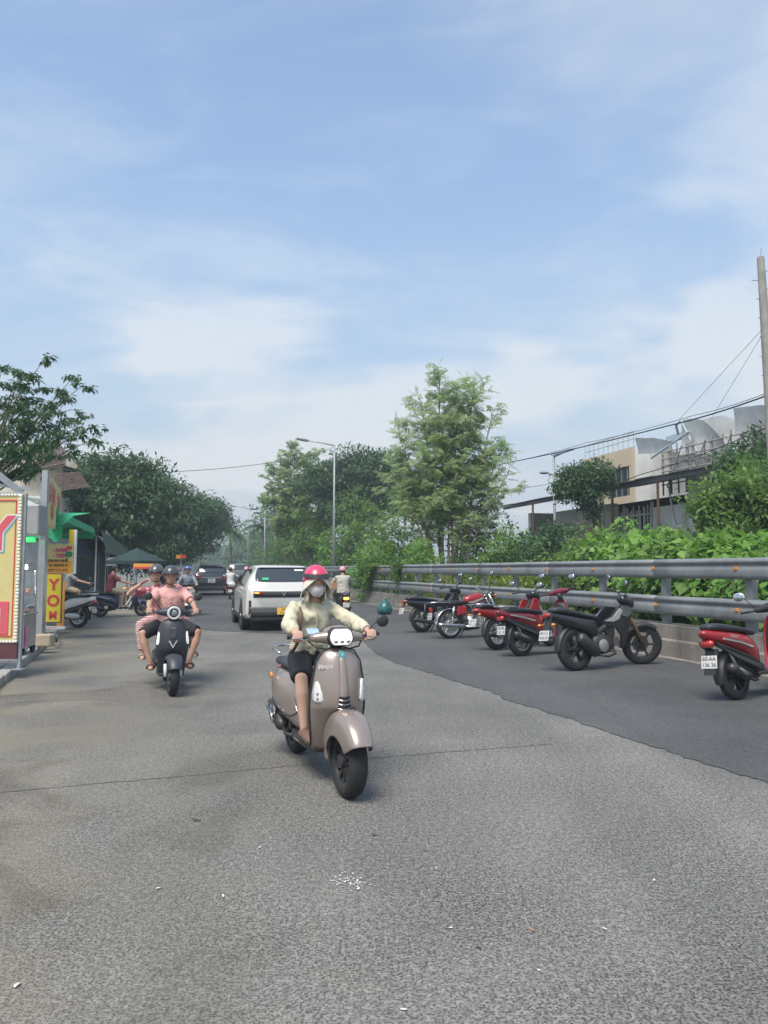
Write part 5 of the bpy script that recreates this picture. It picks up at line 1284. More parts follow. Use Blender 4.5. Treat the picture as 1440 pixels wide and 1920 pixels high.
def person(label, mat, pelvis, lean=0.12, hands=None, feet=None, k=1.0, skin=None, top=None, bottom=None, shoe=None, helmet=None, head=(0, 0), vox=.012, group=None, hair=True, bulk=1.0, elbow_out=.6, knee_out=.25, grip=True, mask=None, glasses=False, hat=None, cap=None, feet_dir=(1, 0, 0), face=True, side_lean=0.0, hood=None):
    skin = skin or m_skin
    Y, X, Z = V((0, 1, 0)), V((1, 0, 0)), V((0, 0, 1))
    P = V(pelvis); u = V((math.sin(lean), side_lean, math.cos(lean))).normalized(); f = Y.cross(u).normalized(); sd = u.cross(f).normalized()   # sd = left
    at = lambda h: P + u * h * k - X * .0
    sc_ = at(.47) + f * .0; neck = at(.53) + f * .015
    hc = neck + (u * .5 + Z * .5).normalized() * .145 * k + f * .03
    HR = Matrix.Rotation(head[0], 3, 'Z') @ Matrix.Rotation(head[1], 3, 'Y')
    body = MB(); shirt = MB(); pants = MB()
    secs = [(-.09, .13, .10), (-.02, .16, .12), (.08, .15, .115), (.18, .142, .108), (.30, .16, .118), (.40, .165, .11), (.46, .13, .085), (.50, .075, .065), (.54, .055, .055)]
    body.loft([eln(body, at(h), u, sd, f, w_ * k * .93 * (bulk ** .5), d_ * k * .9) for h, w_, d_ in secs])
    body.tube([at(.48), at(.56), hc - Z * .05], [.062 * k, .055 * k, .056 * k], 12)
    # head
    hr = []
    for z, w_, d_, xo in ((-.112, .022, .03, .05), (-.102, .038, .048, .042), (-.075, .056, .07, .026), (-.04, .067, .086, .012), (0, .073, .094, .004), (.04, .076, .098, 0), (.08, .068, .09, -.004), (.105, .047, .065, -.006), (.118, .02, .03, -.006)):
        hr.append([hc + HR @ V((xo + d_ * math.sin(a), w_ * math.cos(a), z)) * k for a in [2 * PI * q / 16 for q in range(16)]])
    body.loft(hr)
    if face:
        body.ell(hc + HR @ V((.103, 0, -.022)) * k, (.016 * k, .014 * k, .024 * k), HR, 8, 6)
        body.ell(hc + HR @ V((.094, 0, -.062)) * k, (.014 * k, .024 * k, .012 * k), HR, 8, 6)
        body.ell(hc + HR @ V((.09, 0, .022)) * k, (.014 * k, .045 * k, .012 * k), HR, 8, 6)
        for s_ in (-1, 1): body.ell(hc + HR @ V((-.005, s_ * .077, -.015)) * k, (.02 * k, .01 * k, .032 * k), HR, 8, 6)
    T = top or {}; B = bottom or {}
    loose = T.get('loose', 1.08)
    sh_ = [(-.10, .178, .135), (0, .178, .138), (.1, .168, .132), (.2, .162, .128), (.3, .178, .135), (.4, .182, .126), (.455, .15, .10), (.49, .10, .082), (.505, .078, .072)]
    lo = T.get('hem', -.10)
    shirt.loft([eln(shirt, at(max(h, lo)), u, sd, f, w_ * k * loose * (bulk ** .5), d_ * k * loose * bulk) for h, w_, d_ in sh_ if h > lo - .05])
    joints = {}
    for i, s_ in enumerate((-1, 1)):          # right, left
        S_ = sc_ + sd * (s_ * .175 * k) - u * .03
        hd = V(hands[i]) if hands and hands[i] is not None else S_ + V((.1, s_ * .1, -.5))
        gdir = Y * s_
        wrist = hd + V((-.07, 0, .035)) if grip else hd
        ar = max(1.0, (wrist - S_).length / (.515 * k)); E = ik(S_, wrist, .275 * k * ar, .25 * k * ar, V((-.5, s_ * elbow_out, -.8)))
        joints['S%d' % i], joints['E%d' % i], joints['W%d' % i] = S_, E, wrist
        body.tube([S_, S_.lerp(E, .3), E, E.lerp(wrist, .3), wrist], [.052 * k, .047 * k, .037 * k, .039 * k, .026 * k], 12)
        # hand
        if grip:
            pl_ = hd + V((-.018, 0, .026)); body.tube([wrist, wrist.lerp(pl_, .6), pl_, hd + V((.012, 0, .03))], [.026 * k, .03 * k, .034 * k, .026 * k], 10)
            for q in range(4):
                yo = (q - 1.5) * .0195 * s_; b0 = hd + V((.0, yo, .032)); ll = (.9, 1.0, .97, .82)[q]
                body.tube([b0 - V((.02, 0, 0)), b0 + V((.022 * ll, 0, .0)), hd + V((.036 * ll, yo, -.004)), hd + V((.02, yo, -.03 * ll)), hd + V((-.004, yo, -.028))], [.0105, .010, .0095, .009, .008], 8)
            body.tube([pl_ + V((-.01, -s_ * .03, -.01)), hd + V((-.012, -s_ * .05, -.016)), hd + V((.014, -s_ * .048, -.03)), hd + V((.036, -s_ * .04, -.026))], [.014, .012, .011, .009], 8)
        else:
            dv = (wrist - E).normalized(); a_, b_ = frame_of(dv)
            pm = wrist + dv * .05; body.tube([wrist, pm, wrist + dv * .09], [.026 * k, .038 * k, .034 * k], 10, flat=.55)
            for q in range(4):
                o_ = a_ * ((q - 1.5) * .021); body.tube([wrist + dv * .075 + o_, wrist + dv * .12 + o_ * 1.1, wrist + dv * (.145 + .012 * (q in (1, 2))) + o_ * 1.1 - b_ * .012, wrist + dv * (.16 + .012 * (q in (1, 2))) + o_ * 1.05 - b_ * .03], [.011, .0095, .0088, .0075], 8)
            body.tube([wrist + dv * .02 + a_ * .03, wrist + dv * .06 + a_ * .055, wrist + dv * .10 + a_ * .06], [.014, .012, .009], 8)
        # sleeve
        sl = T.get('sleeve', 'short'); sr = T.get('sr', 1.0)
        if sl == 'short':
            shirt.tube([S_ - sd * (s_ * .05), S_, S_.lerp(E, .45), S_.lerp(E, .78)], [.062 * k, .064 * k * sr, .063 * k * sr, .066 * k * sr], 14)
        elif sl == 'long':
            shirt.tube([S_ - sd * (s_ * .05), S_, S_.lerp(E, .5), E, E.lerp(wrist, .35), E.lerp(wrist, .75), E.lerp(wrist, .96)], [.062 * k, .066 * k * sr, .066 * k * sr, .064 * k * sr, .064 * k * sr, .056 * k * sr, .040 * k * sr], 14)
        # leg
        Hp = P + sd * (s_ * .088 * k) - u * .02
        ft = V(feet[i]); ank = ft + V((-.06 * feet_dir[0], 0, .075))
        Kn = ik(Hp, ank, .42 * k, .40 * k, V((.85, s_ * knee_out, .55)))
        if (ank - Hp).length > .81 * k: ank = Hp + (ank - Hp).normalized() * .81 * k
        joints['K%d' % i] = Kn; joints['H%d' % i] = Hp; joints['A%d' % i] = ank
        body.tube([Hp, Hp.lerp(Kn, .4), Kn, Kn.lerp(ank, .3), Kn.lerp(ank, .65), ank], [.088 * k, .08 * k, .054 * k, .056 * k, .042 * k, .034 * k], 14)
        fd = V(feet_dir).normalized()
        fo = V(ft)
        body.tube([ank, ank - fd * .01 - Z * .03, fo - fd * .03 + Z * .02], [.034 * k, .036 * k, .034 * k], 10)
        body.tube([ank - fd * .045 - Z * .045, fo + Z * .026, fo + fd * .09 + Z * .02, fo + fd * .145 + Z * .014], [.03 * k, .036 * k, .036 * k, .02 * k], 12, flat=.75)
        ln = B.get('len', 'shorts')
        if ln == 'shorts':
            e_ = B.get('to', .92); pants.tube([P + sd * (s_ * .05), Hp, Hp.lerp(Kn, .5), Hp.lerp(Kn, e_)], [.12 * k, .112 * k, .10 * k, .086 * k], 14)
        else:
            pants.tube([P + sd * (s_ * .05), Hp, Hp.lerp(Kn, .5), Kn, Kn.lerp(ank, .4), Kn.lerp(ank, .93)], [.12 * k, .11 * k, .096 * k, .075 * k, .068 * k, .058 * k], 14)
    pants.loft([eln(pants, at(h), u, sd, f, w_ * k, d_ * k) for h, w_, d_ in ((-.11, .12, .10), (-.05, .165, .13), (.03, .168, .132), (.10, .158, .122))])
    o = body.build('person', skin, None, remesh=vox, relax=3)
    tag(o, label, 'person', group)
    o.matrix_world = mat
    if top: 
        t_ = shirt.build(T.get('name', 'shirt'), T['mat'], o, remesh=max(.011, vox), relax=4, disp=(T.get('fold', .018), .075))
        if T.get('collar'):
            mb = MB(); 
            for s_ in (-1, 1):
                a = at(.50) + f * .075 * k; mb.add([a + sd * (s_ * .01) - u * .045, a + sd * (s_ * .085) - u * .03 - f * .01, at(.535) + sd * (s_ * .075) - f * .01, at(.525) + sd * (s_ * .035) + f * .055], [(0, 1, 2, 3)])
            mb.build('collar', T['mat'], o, solid=.006, smooth=True)
    if bottom: pants.build(B.get('name', 'shorts'), B['mat'], o, remesh=max(.011, vox), relax=4, disp=(.02, .07))
    H = lambda x, y, z: hc + HR @ V((x, y, z)) * k
    if face and not mask:
        for s_ in (-1, 1):
            mb = MB(); mb.ell(H(.088, s_ * .031, .0), (.008 * k, .0135 * k, .0045 * k), HR, 8, 6); mb.build('eye', m_eye, o, smooth=True)
            mb = MB(); mb.ell(H(.09, s_ * .032, .022), (.008 * k, .018 * k, .0035 * k), HR, 8, 6); mb.build('eyebrow', m_hair, o, smooth=True)
        mb = MB(); mb.ell(H(.101, 0, -.064), (.008 * k, .022 * k, .006 * k), HR, 8, 6); mb.build('lips', m_lip, o, smooth=True)
    if face and mask:
        for s_ in (-1, 1):
            mb = MB(); mb.ell(H(.090, s_ * .031, .012), (.008 * k, .013 * k, .004 * k), HR, 8, 6); mb.build('eye', m_eye, o, smooth=True)
        mb = MB(); rows = []
        for z, w_, xo, d_ in ((-.118, .035, .03, .05), (-.10, .055, .03, .068), (-.07, .071, .012, .098), (-.04, .077, .004, .116), (-.022, .075, .0, .108), (-.01, .06, .005, .098)):
            rows.append([H(xo + d_ * math.cos(a), w_ * math.sin(a), z) for a in [rad(-88) + rad(176) * q / 12 for q in range(13)]])
        mb.loft(rows, closed=False); mb.build('face_mask', mask, o, smooth=True, solid=.003)
    if glasses:
        mb = MB()
        for s_ in (-1, 1): mb.lathe([(.021, 0), (.024, .002), (.021, .004), (.021, 0)], H(.108, s_ * .032, -.002), HR @ V((1, 0, 0)), 14); mb.tube([H(.108, s_ * .055, 0), H(.0, s_ * .08, .0)], .0025, 5)
        mb.tube([H(.11, -.01, 0), H(.11, .01, 0)], .0025, 5); mb.build('glasses', m_blkpl, o)
    if hair:
        mb = MB(); rr = [1.04, 1.05, 1.06, 1.05, 1.04]
        rows = []
        for z, w_, d_ in ((-.07, .066, .07), (-.03, .077, .09), (.01, .081, .1), (.05, .082, .104), (.09, .071, .09), (.115, .045, .058), (.125, .012, .015)):
            rows.append([H(-.012 - .0 + d_ * math.sin(a) * (1 if math.sin(a) < 0 or z > .06 else (.35 if z < .03 else .75)), w_ * math.cos(a), z) for a in [2 * PI * q / 16 for q in range(16)]])
        mb.loft(rows); mb.build('hair', m_hair, o, smooth=True)
    if helmet:
        hm = helmet if isinstance(helmet, dict) else dict(mat=helmet)
        mb = MB(); rows = []
        for t_ in [rad(q) for q in (4, 18, 34, 50, 66, 80, 92, 100)]:
            row = []
            for q in range(24):
                a = 2 * PI * q / 24; fr = math.cos(a)
                tt = t_ if t_ < rad(70) else rad(70) + (t_ - rad(70)) * (0.55 if fr > .3 else (1.25 if fr < -.2 else 1.0))
                row.append(H(-.008 + .138 * math.sin(tt) * fr, .117 * math.sin(tt) * math.sin(a), (.032 if hat else .02) + .128 * math.cos(tt)))
            rows.append(row)
        mb.loft(rows, closed=True, cap=True); hl = mb.build('helmet', hm['mat'], o, smooth=True)
        mb = MB(); rows = []
        for e_ in (0, 1):
            rows.append([H(-.008 + (.135 + .035 * e_ * math.cos(a) ** 2) * math.cos(a), (.116 + .004 * e_) * math.sin(a), .045 + (.016 if hat else 0) - .014 * e_) for a in [rad(-70) + rad(140) * q / 12 for q in range(13)]])
        mb.loft(rows, closed=False); mb.build('visor', hm.get('visor', m_blkpl), hl, smooth=True, solid=.004)
        if hm.get('band'):
            mb = MB(); mb.loft([[H(-.008 + .1385 * math.sin(tt) * math.cos(a) * 1.012, .117 * math.sin(tt) * math.sin(a) * 1.012, (.032 if hat else .02) + .128 * math.cos(tt)) for a in [rad(-95) + rad(190) * q / 16 for q in range(17)]] for tt in (rad(66), rad(72), rad(79))], closed=False); mb.build('helmet_band', hm['band'], hl, smooth=True)
        mb = MB()
        for s_ in (-1, 1): mb.tube([H(.02, s_ * .098, -.01), H(.035, s_ * .084, -.06), H(.055, s_ * .05, -.108), H(.062, 0, -.122)], .006, 6, flat=.6)
        mb.build('chin_strap', m_strap, hl, smooth=True)
    if hat:      # cloth sun hat with a drooping brim worn under the helmet
        mb = MB(); rows = []
        for r_, z in ((.098, .045), (.108, .044), (.118, .038), (.127, .03), (.130, .026)):
            rows.append([H(-.004 + r_ * 1.08 * math.cos(a), r_ * 1.0 * math.sin(a), z + .022 * max(0, math.cos(a)) - (.115 * abs(math.sin(a)) ** 1.5 + (.06 if math.cos(a) < 0 else 0)) * (r_ - .098) / .032) for a in [2 * PI * q / 28 for q in range(28)]])
        mb.loft(rows, closed=True, cap=False); mb.build('sun_hat_brim', hat, o, smooth=True, solid=.005)
    if hood:
        mb = MB(); rows = []
        for z, w_, d_, xo in ((-.17, .10, .085, .0), (-.13, .096, .095, -.01), (-.09, .094, .105, -.018), (-.05, .096, .11, -.02), (-.01, .098, .112, -.015), (.03, .098, .115, -.01)):
            rows.append([H(xo + d_ * math.cos(a), w_ * math.sin(a), z) for a in [rad(52) + rad(256) * q / 20 for q in range(21)]])
        mb.loft(rows, closed=False); mb.build('hood', hood, o, smooth=True, solid=.008, disp=(.01, .06))
    if cap:
        mb = MB(); mb.loft([[H(-.006 + r_ * 1.12 * math.cos(a), r_ * math.sin(a), z) for a in [2 * PI * q / 20 for q in range(20)]] for r_, z in ((.092, .02), (.094, .05), (.085, .09), (.05, .122), (.01, .132))]); cp_ = mb.build('cap', cap, o, smooth=True)
        mb = MB(); mb.loft([[H(.085 + e_ * .075 * math.cos(a), .085 * math.sin(a) * (1 - .15 * e_), .028 - .012 * e_) for a in [rad(-80) + rad(160) * q / 8 for q in range(9)]] for e_ in (0, 1)], closed=False); mb.build('peak', cap, cp_, solid=.004)
    if shoe:
        for i in range(2):
            fd = V(feet_dir).normalized(); ft = V(feet[i]); sd2 = fd.cross(Z)
            if shoe.get('style') == 'sandal':
                mb = MB(); mb.tube([ft - fd * .10 + Z * .004, ft + Z * .004, ft + fd * .09 + Z * .004, ft + fd * .155 + Z * .004], [.036, .04, .045, .026], 12, flat=.3); sb = mb.build('sandal', shoe['mat'], o, smooth=True)
                mb = MB(); mb.tube([ft + fd * .05 + sd2 * .046 + Z * .01, ft + fd * .06 + sd2 * .03 + Z * .05, ft + fd * .06 + Z * .058, ft + fd * .06 - sd2 * .03 + Z * .05, ft + fd * .05 - sd2 * .046 + Z * .01], .012, 8, flat=1.6); mb.build('sandal_strap', shoe['mat'], sb, smooth=True)
            else:
                mb = MB(); mb.tube([ft - fd * .105 + Z * .035, ft - fd * .08 + Z * .038, ft + Z * .04, ft + fd * .09 + Z * .032, ft + fd * .15 + Z * .024, ft + fd * .17 + Z * .02], [.02, .042, .046, .046, .036, .012], 14, flat=.85); mb.build('shoe', shoe['mat'], o, smooth=True)
    return o, joints, H, at, (u, f, sd)
# ------------------------------------------------------------------ hero scooter: taupe, coming towards the camera
def mat_at(rear, heading, lean=0.0):
    return Matrix.Translation(V((rear[0], rear[1], 0))) @ Matrix.Rotation(heading, 4, 'Z') @ Matrix.Rotation(lean, 4, 'X')
AV = [(.955, .055, 1.10, 1.07), (.935, .118, 1.13, 1.07), (.86, .165, 1.165, 1.07), (.74, .19, 1.195, 1.065), (.63, .202, 1.212, 1.055), (.565, .206, 1.21, 1.05), (.545, .206, 1.19, 1.048), (.52, .205, 1.15, 1.045), (.46, .20, 1.10, 1.035), (.38, .19, 1.05, 1.02), (.28, .172, 1.01, .98), (.19, .14, .95, .92)]
BV = BV_ = [(-.42, .05, .52, .60), (-.38, .115, .46, .66), (-.26, .172, .37, .70), (-.08, .205, .30, .715), (.1, .205, .27, .715), (.28, .175, .25, .70), (.42, .135, .23, .66), (.52, .105, .21, .58), (.58, .095, .2, .46)]
SV = [(-.37, .08, .68, .735), (-.30, .13, .685, .765), (-.1, .15, .695, .77), (.1, .15, .695, .76), (.3, .13, .69, .75), (.46, .1, .67, .735), (.54, .06, .65, .71)]
hero, hh, HS = scooter('scooter', 'glossy taupe retro scooter ridden towards the camera, nearest of all', 'scooter', m_taupe, apron=AV, bodysec=BV, seat=SV, WB=1.31, Rf=.235, Rr=.23, tw=.126, steer=rad(1), forkm=m_ddark, forks=(1,),
    hz=1.02, hx=1.0, hbw=.325, headlight='hex', mirrors=False, muffler='chrome', spokes=12, rack=m_chrome, pl=None, low=m_taupe)
hhead = math.atan2(-.93, .367); hrear = (-.235 - 1.31 * .367, 5.08 + 1.31 * .93)
place(hero, hrear, hhead)
def ax(sec, z, y):
    s_ = sorted(sec, key=lambda q: q[0])
    for a, b in zip(s_, s_[1:]):
        if a[0] <= z <= b[0]:
            q = (z - a[0]) / (b[0] - a[0]); w_, xf_, xe = [a[i] + (b[i] - a[i]) * q for i in (1, 2, 3)]
            return xe + (xf_ - xe) * (1 - min(1, abs(y / w_)) ** 2.2)
    return s_[-1][2]
# front fender: replace the small one by the deep retro fender
for ch in list(hero.children):
    if ch.name.startswith('front_fender'): bpy.data.objects.remove(ch)
fender('front_fender', 1.31, .235, .112, rad(26), rad(190), m_taupe, hero, HS, gap=.085, side=.16)
# centre tie, badge and grille
mb = MB(); rows = []
for z in (.945, .92, .86, .78, .70, .62, .585, .56):
    hw = .021 + (.945 - z) * .055; x0 = ax(AV, z, 0) + .002
    rows.append([V((x0 - .01, hw, z)), V((x0 + .012, hw * .8, z)), V((x0 + .018, 0, z)), V((x0 + .012, -hw * .8, z)), V((x0 - .01, -hw, z))])
mb.loft(rows, closed=False); mb.build('front_tie', m_taupe, hero, smooth=True, solid=.01)
for i, z in enumerate((.632, .604, .575)):
    mb = MB(); x0 = ax(AV, z, 0) + .027; w_ = .036 + .004 * i
    mb.loft([[V((x0 - .004 * abs(u) - .012 * (abs(u) ** 2), u * w_, z + dz - .006 * (1 - u * u))) for u in (-1, -.5, 0, .5, 1)] + [V((x0 - .02, u * w_, z + dz)) for u in (1, .5, 0, -.5, -1)] for dz in (-.010, .009)]); mb.build('grille_slot', m_ink, hero)
    mb = MB(); mb.tube([V((x0 + .002 - .016 * (abs(u) ** 2), u * w_ * 1.05, z - .0135 - .006 * (1 - u * u))) for u in (-1, -.5, 0, .5, 1)], .0022, 6); mb.build('grille_trim', m_chrome, hero)
mb = MB(); x0 = ax(AV, .915, 0) + .012; mb.prism([(-.019, -.02), (.019, -.02), (.022, .012), (.012, .022), (-.012, .022), (-.022, .012)], lambda u, v_, d: V((x0 + d - v_ * .25, u, .915 + v_)), 0, .012); bd = mb.build('front_badge', M('teal_badge', (.05, .33, .36), .25, var=.3, vs=60), hero, bevel=.003)
text('V', bd, (x0 + .0135, 0, .914), (0, 1, 0), (-.25, 0, 1), .026, m_lampw, .0004)
text('Vespa', hero, (ax(AV, .835, -.115) + .006, -.115, .835), (.42, 1, .12), (-.13, 0, 1), .046, m_lampw, .0015, shear=.35)
for sg in (-1, 1):
    mb = MB(); rows = []
    for z, y0, y1 in ((.735, .158, .166), (.71, .145, .178), (.66, .134, .188), (.61, .126, .192), (.59, .138, .186)):
        rows.append([V((ax(AV, z, y) + .009 - (.012 if q in (0, 4) else 0), sg * y, z)) for q, y in enumerate([y0 + (y1 - y0) * r_ / 4 for r_ in range(5)])])
    mb.loft(rows, closed=False); ind = mb.build('indicator', m_lampw, hero, smooth=True, solid=.01)
    for z in (.65, .62):
        mb = MB(); mb.ell((ax(AV, z, .162) + .012, sg * .162, z), (.004, .011, .011)); mb.build('bulb', m_lampg, ind, smooth=True)
# black edge trim round the apron
mb = MB()
pts = [V((q[3] + .004, q[1] * .985, q[0])) for q in AV[::-1] if q[0] > .27]; mb.tube(pts + [V((1.075, 0, .968))] + [V((p.x, -p.y, p.z)) for p in pts[::-1]], .006, 6); mb.build('apron_trim', m_blkpl, hero, smooth=True)
# headlight
mb = MB(); hexp = [(-.085, -.012), (-.06, -.052), (.06, -.052), (.085, -.012), (.072, .045), (.045, .058), (-.045, .058), (-.072, .045)]
mb.prism([(u * 1.12, v_ * 1.14) for u, v_ in hexp], lambda u, v_, d: V((1.085 + d - v_ * .12, u, 1.03 + v_)), -.06, .055); mb.xf(HS); mb.build('headlight_surround', m_blkpl, hero, bevel=.014)
mb = MB(); mb.prism(hexp, lambda u, v_, d: V((1.085 + d - v_ * .12, u, 1.03 + v_)), 0, .068); mb.xf(HS); hl = mb.build('headlight', M('lit_headlight', (.8, .8, .78), .15, var=0, emit=(1, .98, .93), es=.35), hero, bevel=.016)
for y in (-.045, 0, .045):
    mb = MB(); mb.ell(HS @ V((1.157, y, 1.002)), (.006, .016, .011)); mb.build('lamp_cell', m_lampg, hl, smooth=True)
loft_part('handlebar_hood', [(.93, .06, 1.0, 1.06), (.98, .105, .99, 1.095), (1.05, .11, .98, 1.115), (1.10, .085, .985, 1.10)], m_taupe, hero).data.transform(HS)
mirror(hero, (.99, .24, 1.04), (.99, .37, 1.13), .047, m_blkpl, HS)
mb = MB(); mb.box((.97, -.155, 1.062), (.07, .085, .006), Matrix.Rotation(.5, 3, 'Y')); mb.xf(HS); mb.build('phone_card', M('blue_card', (.35, .48, .75), .3, var=.2, vs=30), hero)
mb = MB(); mb.lathe([(.001, 0), (.05, 0), (.062, .012), (.062, .02), (.05, .028), (.001, .03)], (-.02, -.185, .33), (0, -1, .05), 20); mb.build('muffler_cover', m_chrome, hero, smooth=True, ang=40)
for k in range(3):
    mb = MB(); mb.tube([(.08 - .05 * k, -.225, .27 + .02 * k), (.0 - .05 * k, -.232, .37 + .02 * k)], .010, 8); mb.build('muffler_slot', m_chrome if k % 2 == 0 else m_blkpl, hero, smooth=True)

def cowl(x, z):
    q_ = sorted(BV)
    for a, b in zip(q_, q_[1:]):
        if a[0] <= x <= b[0]:
            e_ = (x - a[0]) / (b[0] - a[0]); w_, z0, z1 = [a[i] + (b[i] - a[i]) * e_ for i in (1, 2, 3)]
            u_ = min(1, abs((z - (z0 + z1) / 2) / ((z1 - z0) / 2))); return w_ * (1 - u_ ** 2.6) ** (1 / 2.6)
    return .1
for sg in (-1, 1):
    mb = MB(); mb.tube([V((x, sg * (cowl(x, z) + .002), z)) for x, z in ((.50, .46), (.44, .40), (.34, .36), (.2, .345), (.05, .35), (-.1, .37), (-.22, .42), (-.32, .50))], .004, 6); mb.build('panel_seam', m_ink, hero, smooth=True)
    mb = MB(); mb.tube([V((x, sg * (cowl(x, z) + .004), z)) for x, z in ((.50, .37), (.46, .42), (.41, .50))], .006, 6); mb.build('side_trim', m_chrome, hero, smooth=True)
    mb = MB(); mb.tube([V((.42 + .1 * q, sg * (.155 + .012 * math.sin(q)), .235)) for q in range(6)], .007, 6); mb.build('floor_trim', m_chrome, hero, smooth=True)
    mb = MB(); mb.ell((-.27, sg * .165, .60), (.05, .012, .03)); mb.build('rear_indicator', m_lampo, hero, smooth=True)
mb = MB(); mb.tube([HS @ V((1.0, -.2, 1.0)), HS @ V((1.06, -.16, .96)), V((1.08, -.06, .94))], .006, 6); mb.build('brake_cable', m_blkpl, hero, smooth=True)
mb = MB(); mb.tube([HS @ V((1.0, .2, 1.0)), HS @ V((1.06, .16, .96)), V((1.08, .06, .94))], .006, 6); mb.build('brake_cable', m_blkpl, hero, smooth=True)
MJ = M('cream_windbreaker', (0.56, 0.53, 0.39), .6, 0, var=.05, vs=7, bump=.35, bs=12)
m_pinkh = paint('pink_helmet', (0.62, 0.045, 0.12), 0, .35)
m_cream = cloth('cream_cotton', (0.66, 0.63, 0.54), bump=.15)
m_mask = cloth('pale_mask_fabric', (0.62, 0.58, 0.60), var=.04, bump=.1)
m_blackcl = cloth('black_cloth', (0.018, 0.02, 0.024))
m_brown = M('brown_leather', (0.17, 0.10, 0.07), .5, var=.15)
HM = mat_at(hrear, hhead)
wmn, J, H, at_, ax3 = person('person in cream windbreaker, pink helmet and face mask riding the taupe scooter', HM, (.34, 0, .825), .24, hh, [(.80, -.15, .27), (.80, .15, .27)], .885, top=dict(mat=MJ, sleeve='long', sr=.96, loose=.99, fold=.045, name='windbreaker', hem=-.12),
    bottom=dict(mat=m_blackcl, len='shorts', to=.98), shoe=dict(mat=m_brown, style='shoe'), helmet=dict(mat=m_pinkh, visor=m_blkpl, band=M('grey_band', (.04, .045, .05), .5)), mask=m_mask, hat=m_cream, hood=MJ, head=(rad(-4), rad(4)), vox=.0065, bulk=1.0, elbow_out=1.1, hair=True)
u, f, sd = ax3
mb = MB(); sp = [at_(.18) - f * .10 - sd * .17, at_(.44) - f * .085 - sd * .125, at_(.478) - sd * .125 + f * .0, at_(.44) - sd * .128 + f * .118, at_(.30) - sd * .135 + f * .148, at_(.16) - sd * .15 + f * .142, at_(.06) - sd * .175 + f * .10]
mb.loft([[q + sd * .013 + f * .004, q - sd * .013 + f * .004, q - sd * .013 - f * .004, q + sd * .013 - f * .004] for q in sp]); mb.build('bag_strap', m_brown, wmn, smooth=True)
mb = MB(); mb.loft([[at_(h) + f * (d_ + .004) + sd * .004, at_(h) + f * (d_ + .004) - sd * .004, at_(h) + f * (d_ - .006) - sd * .004, at_(h) + f * (d_ - .006) + sd * .004] for h, d_ in ((.46, .118), (.4, .130), (.3, .139), (.2, .134), (.1, .136))]); mb.build('zip', M('zip_tape', (.5, .46, .33), .6), wmn)
mb = MB(); q = J['W1'].lerp(J['E1'], .08); dv_ = (J['W1'] - J['E1']).normalized(); mb.lathe([(.03, -.012), (.033, -.012), (.033, .012), (.03, .012)], q, dv_, 16); mb.build('wrist_band', m_white, wmn, smooth=True)

# ------------------------------------------------------------------ dark electric scooter with two people
AE = [(.90, .08, 1.05, 1.02), (.87, .14, 1.08, 1.02), (.78, .178, 1.11, 1.02), (.66, .2, 1.14, 1.01), (.55, .206, 1.14, 1.0), (.49, .2, 1.11, .99), (.46, .19, 1.05, .98), (.36, .18, .99, .96), (.26, .17, .96, .93), (.16, .15, .91, .88)]
ev, eh, ES = scooter('scooter', 'matte dark electric scooter with round headlight and silver V carrying two people', 'scooter', m_matte, apron=AE, WB=1.29, Rf=.225, Rr=.225, tw=.105, steer=rad(4), hz=.97, hx=.97, hbw=.33, headlight='round', mirrors=False, spokes=6, pl=None, rack=m_alu, forks=())
erear = (-2.52 - .33 * 1.29, 9.05 + .944 * 1.29); ehead = math.atan2(-.944, .33)
place(ev, erear, ehead)
for sg in (-1, 1):
    mirror(ev, (.99, sg * .15, 1.01), (.97, sg * .30, 1.165), .05, m_blkpl, ES)
    mb = MB(); mb.loft([[V((ax(AE, z, y) + .006, sg * y, z)) for y in (y0, (y0 + y1) / 2, y1)] for z, y0, y1 in ((.74, .165, .172), (.71, .158, .178), (.62, .162, .190), (.585, .172, .188))], closed=False); mb.build('running_light', M('lit_running_light', (.85, .85, .85), .2, var=0, emit=(1, 1, 1), es=.2), ev, solid=.008)
    mb = MB(); mb.tube([(1.29, sg * .088, .225), (1.225, sg * .088, .365)], [.021, .021], 8); mb.xf(ES); mb.build('fork_cover', m_white, ev, smooth=True)
mb = MB(); mb.lathe([(.001, -.05), (.085, -.05), (.09, .0), (.082, .03)], ES @ V((1.06, 0, .97)), ES.to_3x3() @ V((1, 0, -.05)), 28); hl = mb.build('headlight_bowl', m_matte, ev, smooth=True)
mb = MB(); mb.lathe([(.056, .03), (.056, .042), (.082, .036), (.082, .026)], ES @ V((1.06, 0, .97)), ES.to_3x3() @ V((1, 0, -.05)), 28); mb.build('light_ring', M('lit_ring', (.62, .62, .62), .25, var=0, emit=(1, 1, 1), es=.03), hl, smooth=True)
mb = MB(); mb.ell(ES @ V((1.092, 0, .97)), (.016, .042, .042)); mb.build('lens', m_lampg, hl, smooth=True)
mb = MB()
for sg in (-1, 1):
    a, b = (.052, .635), (.0, .545)
    mb.prism([(a[0], a[1]), (a[0] - .016, a[1]), (b[0] - .0, b[1] + .022), (b[0], b[1])][::1], lambda uu, v_, d: V((ax(AE, v_, uu) + .006 + d, sg * uu, v_)), 0, .008)
mb.build('front_emblem', m_white, ev)
mb = MB(); mb.prism([(-.05, .80), (.05, .80), (.045, .70), (.02, .665), (-.02, .665), (-.045, .70)], lambda uu, v_, d: V((ax(AE, v_, uu) + .002 + d, uu, v_)), 0, .008); mb.build('front_insert', m_blkpl, ev, bevel=.004)
text('VINFAST', ev, (ax(AE, .79, 0) + .0125, 0, .785), (0, 1, 0), (-.3, 0, 1), .018, m_silver, .0004)

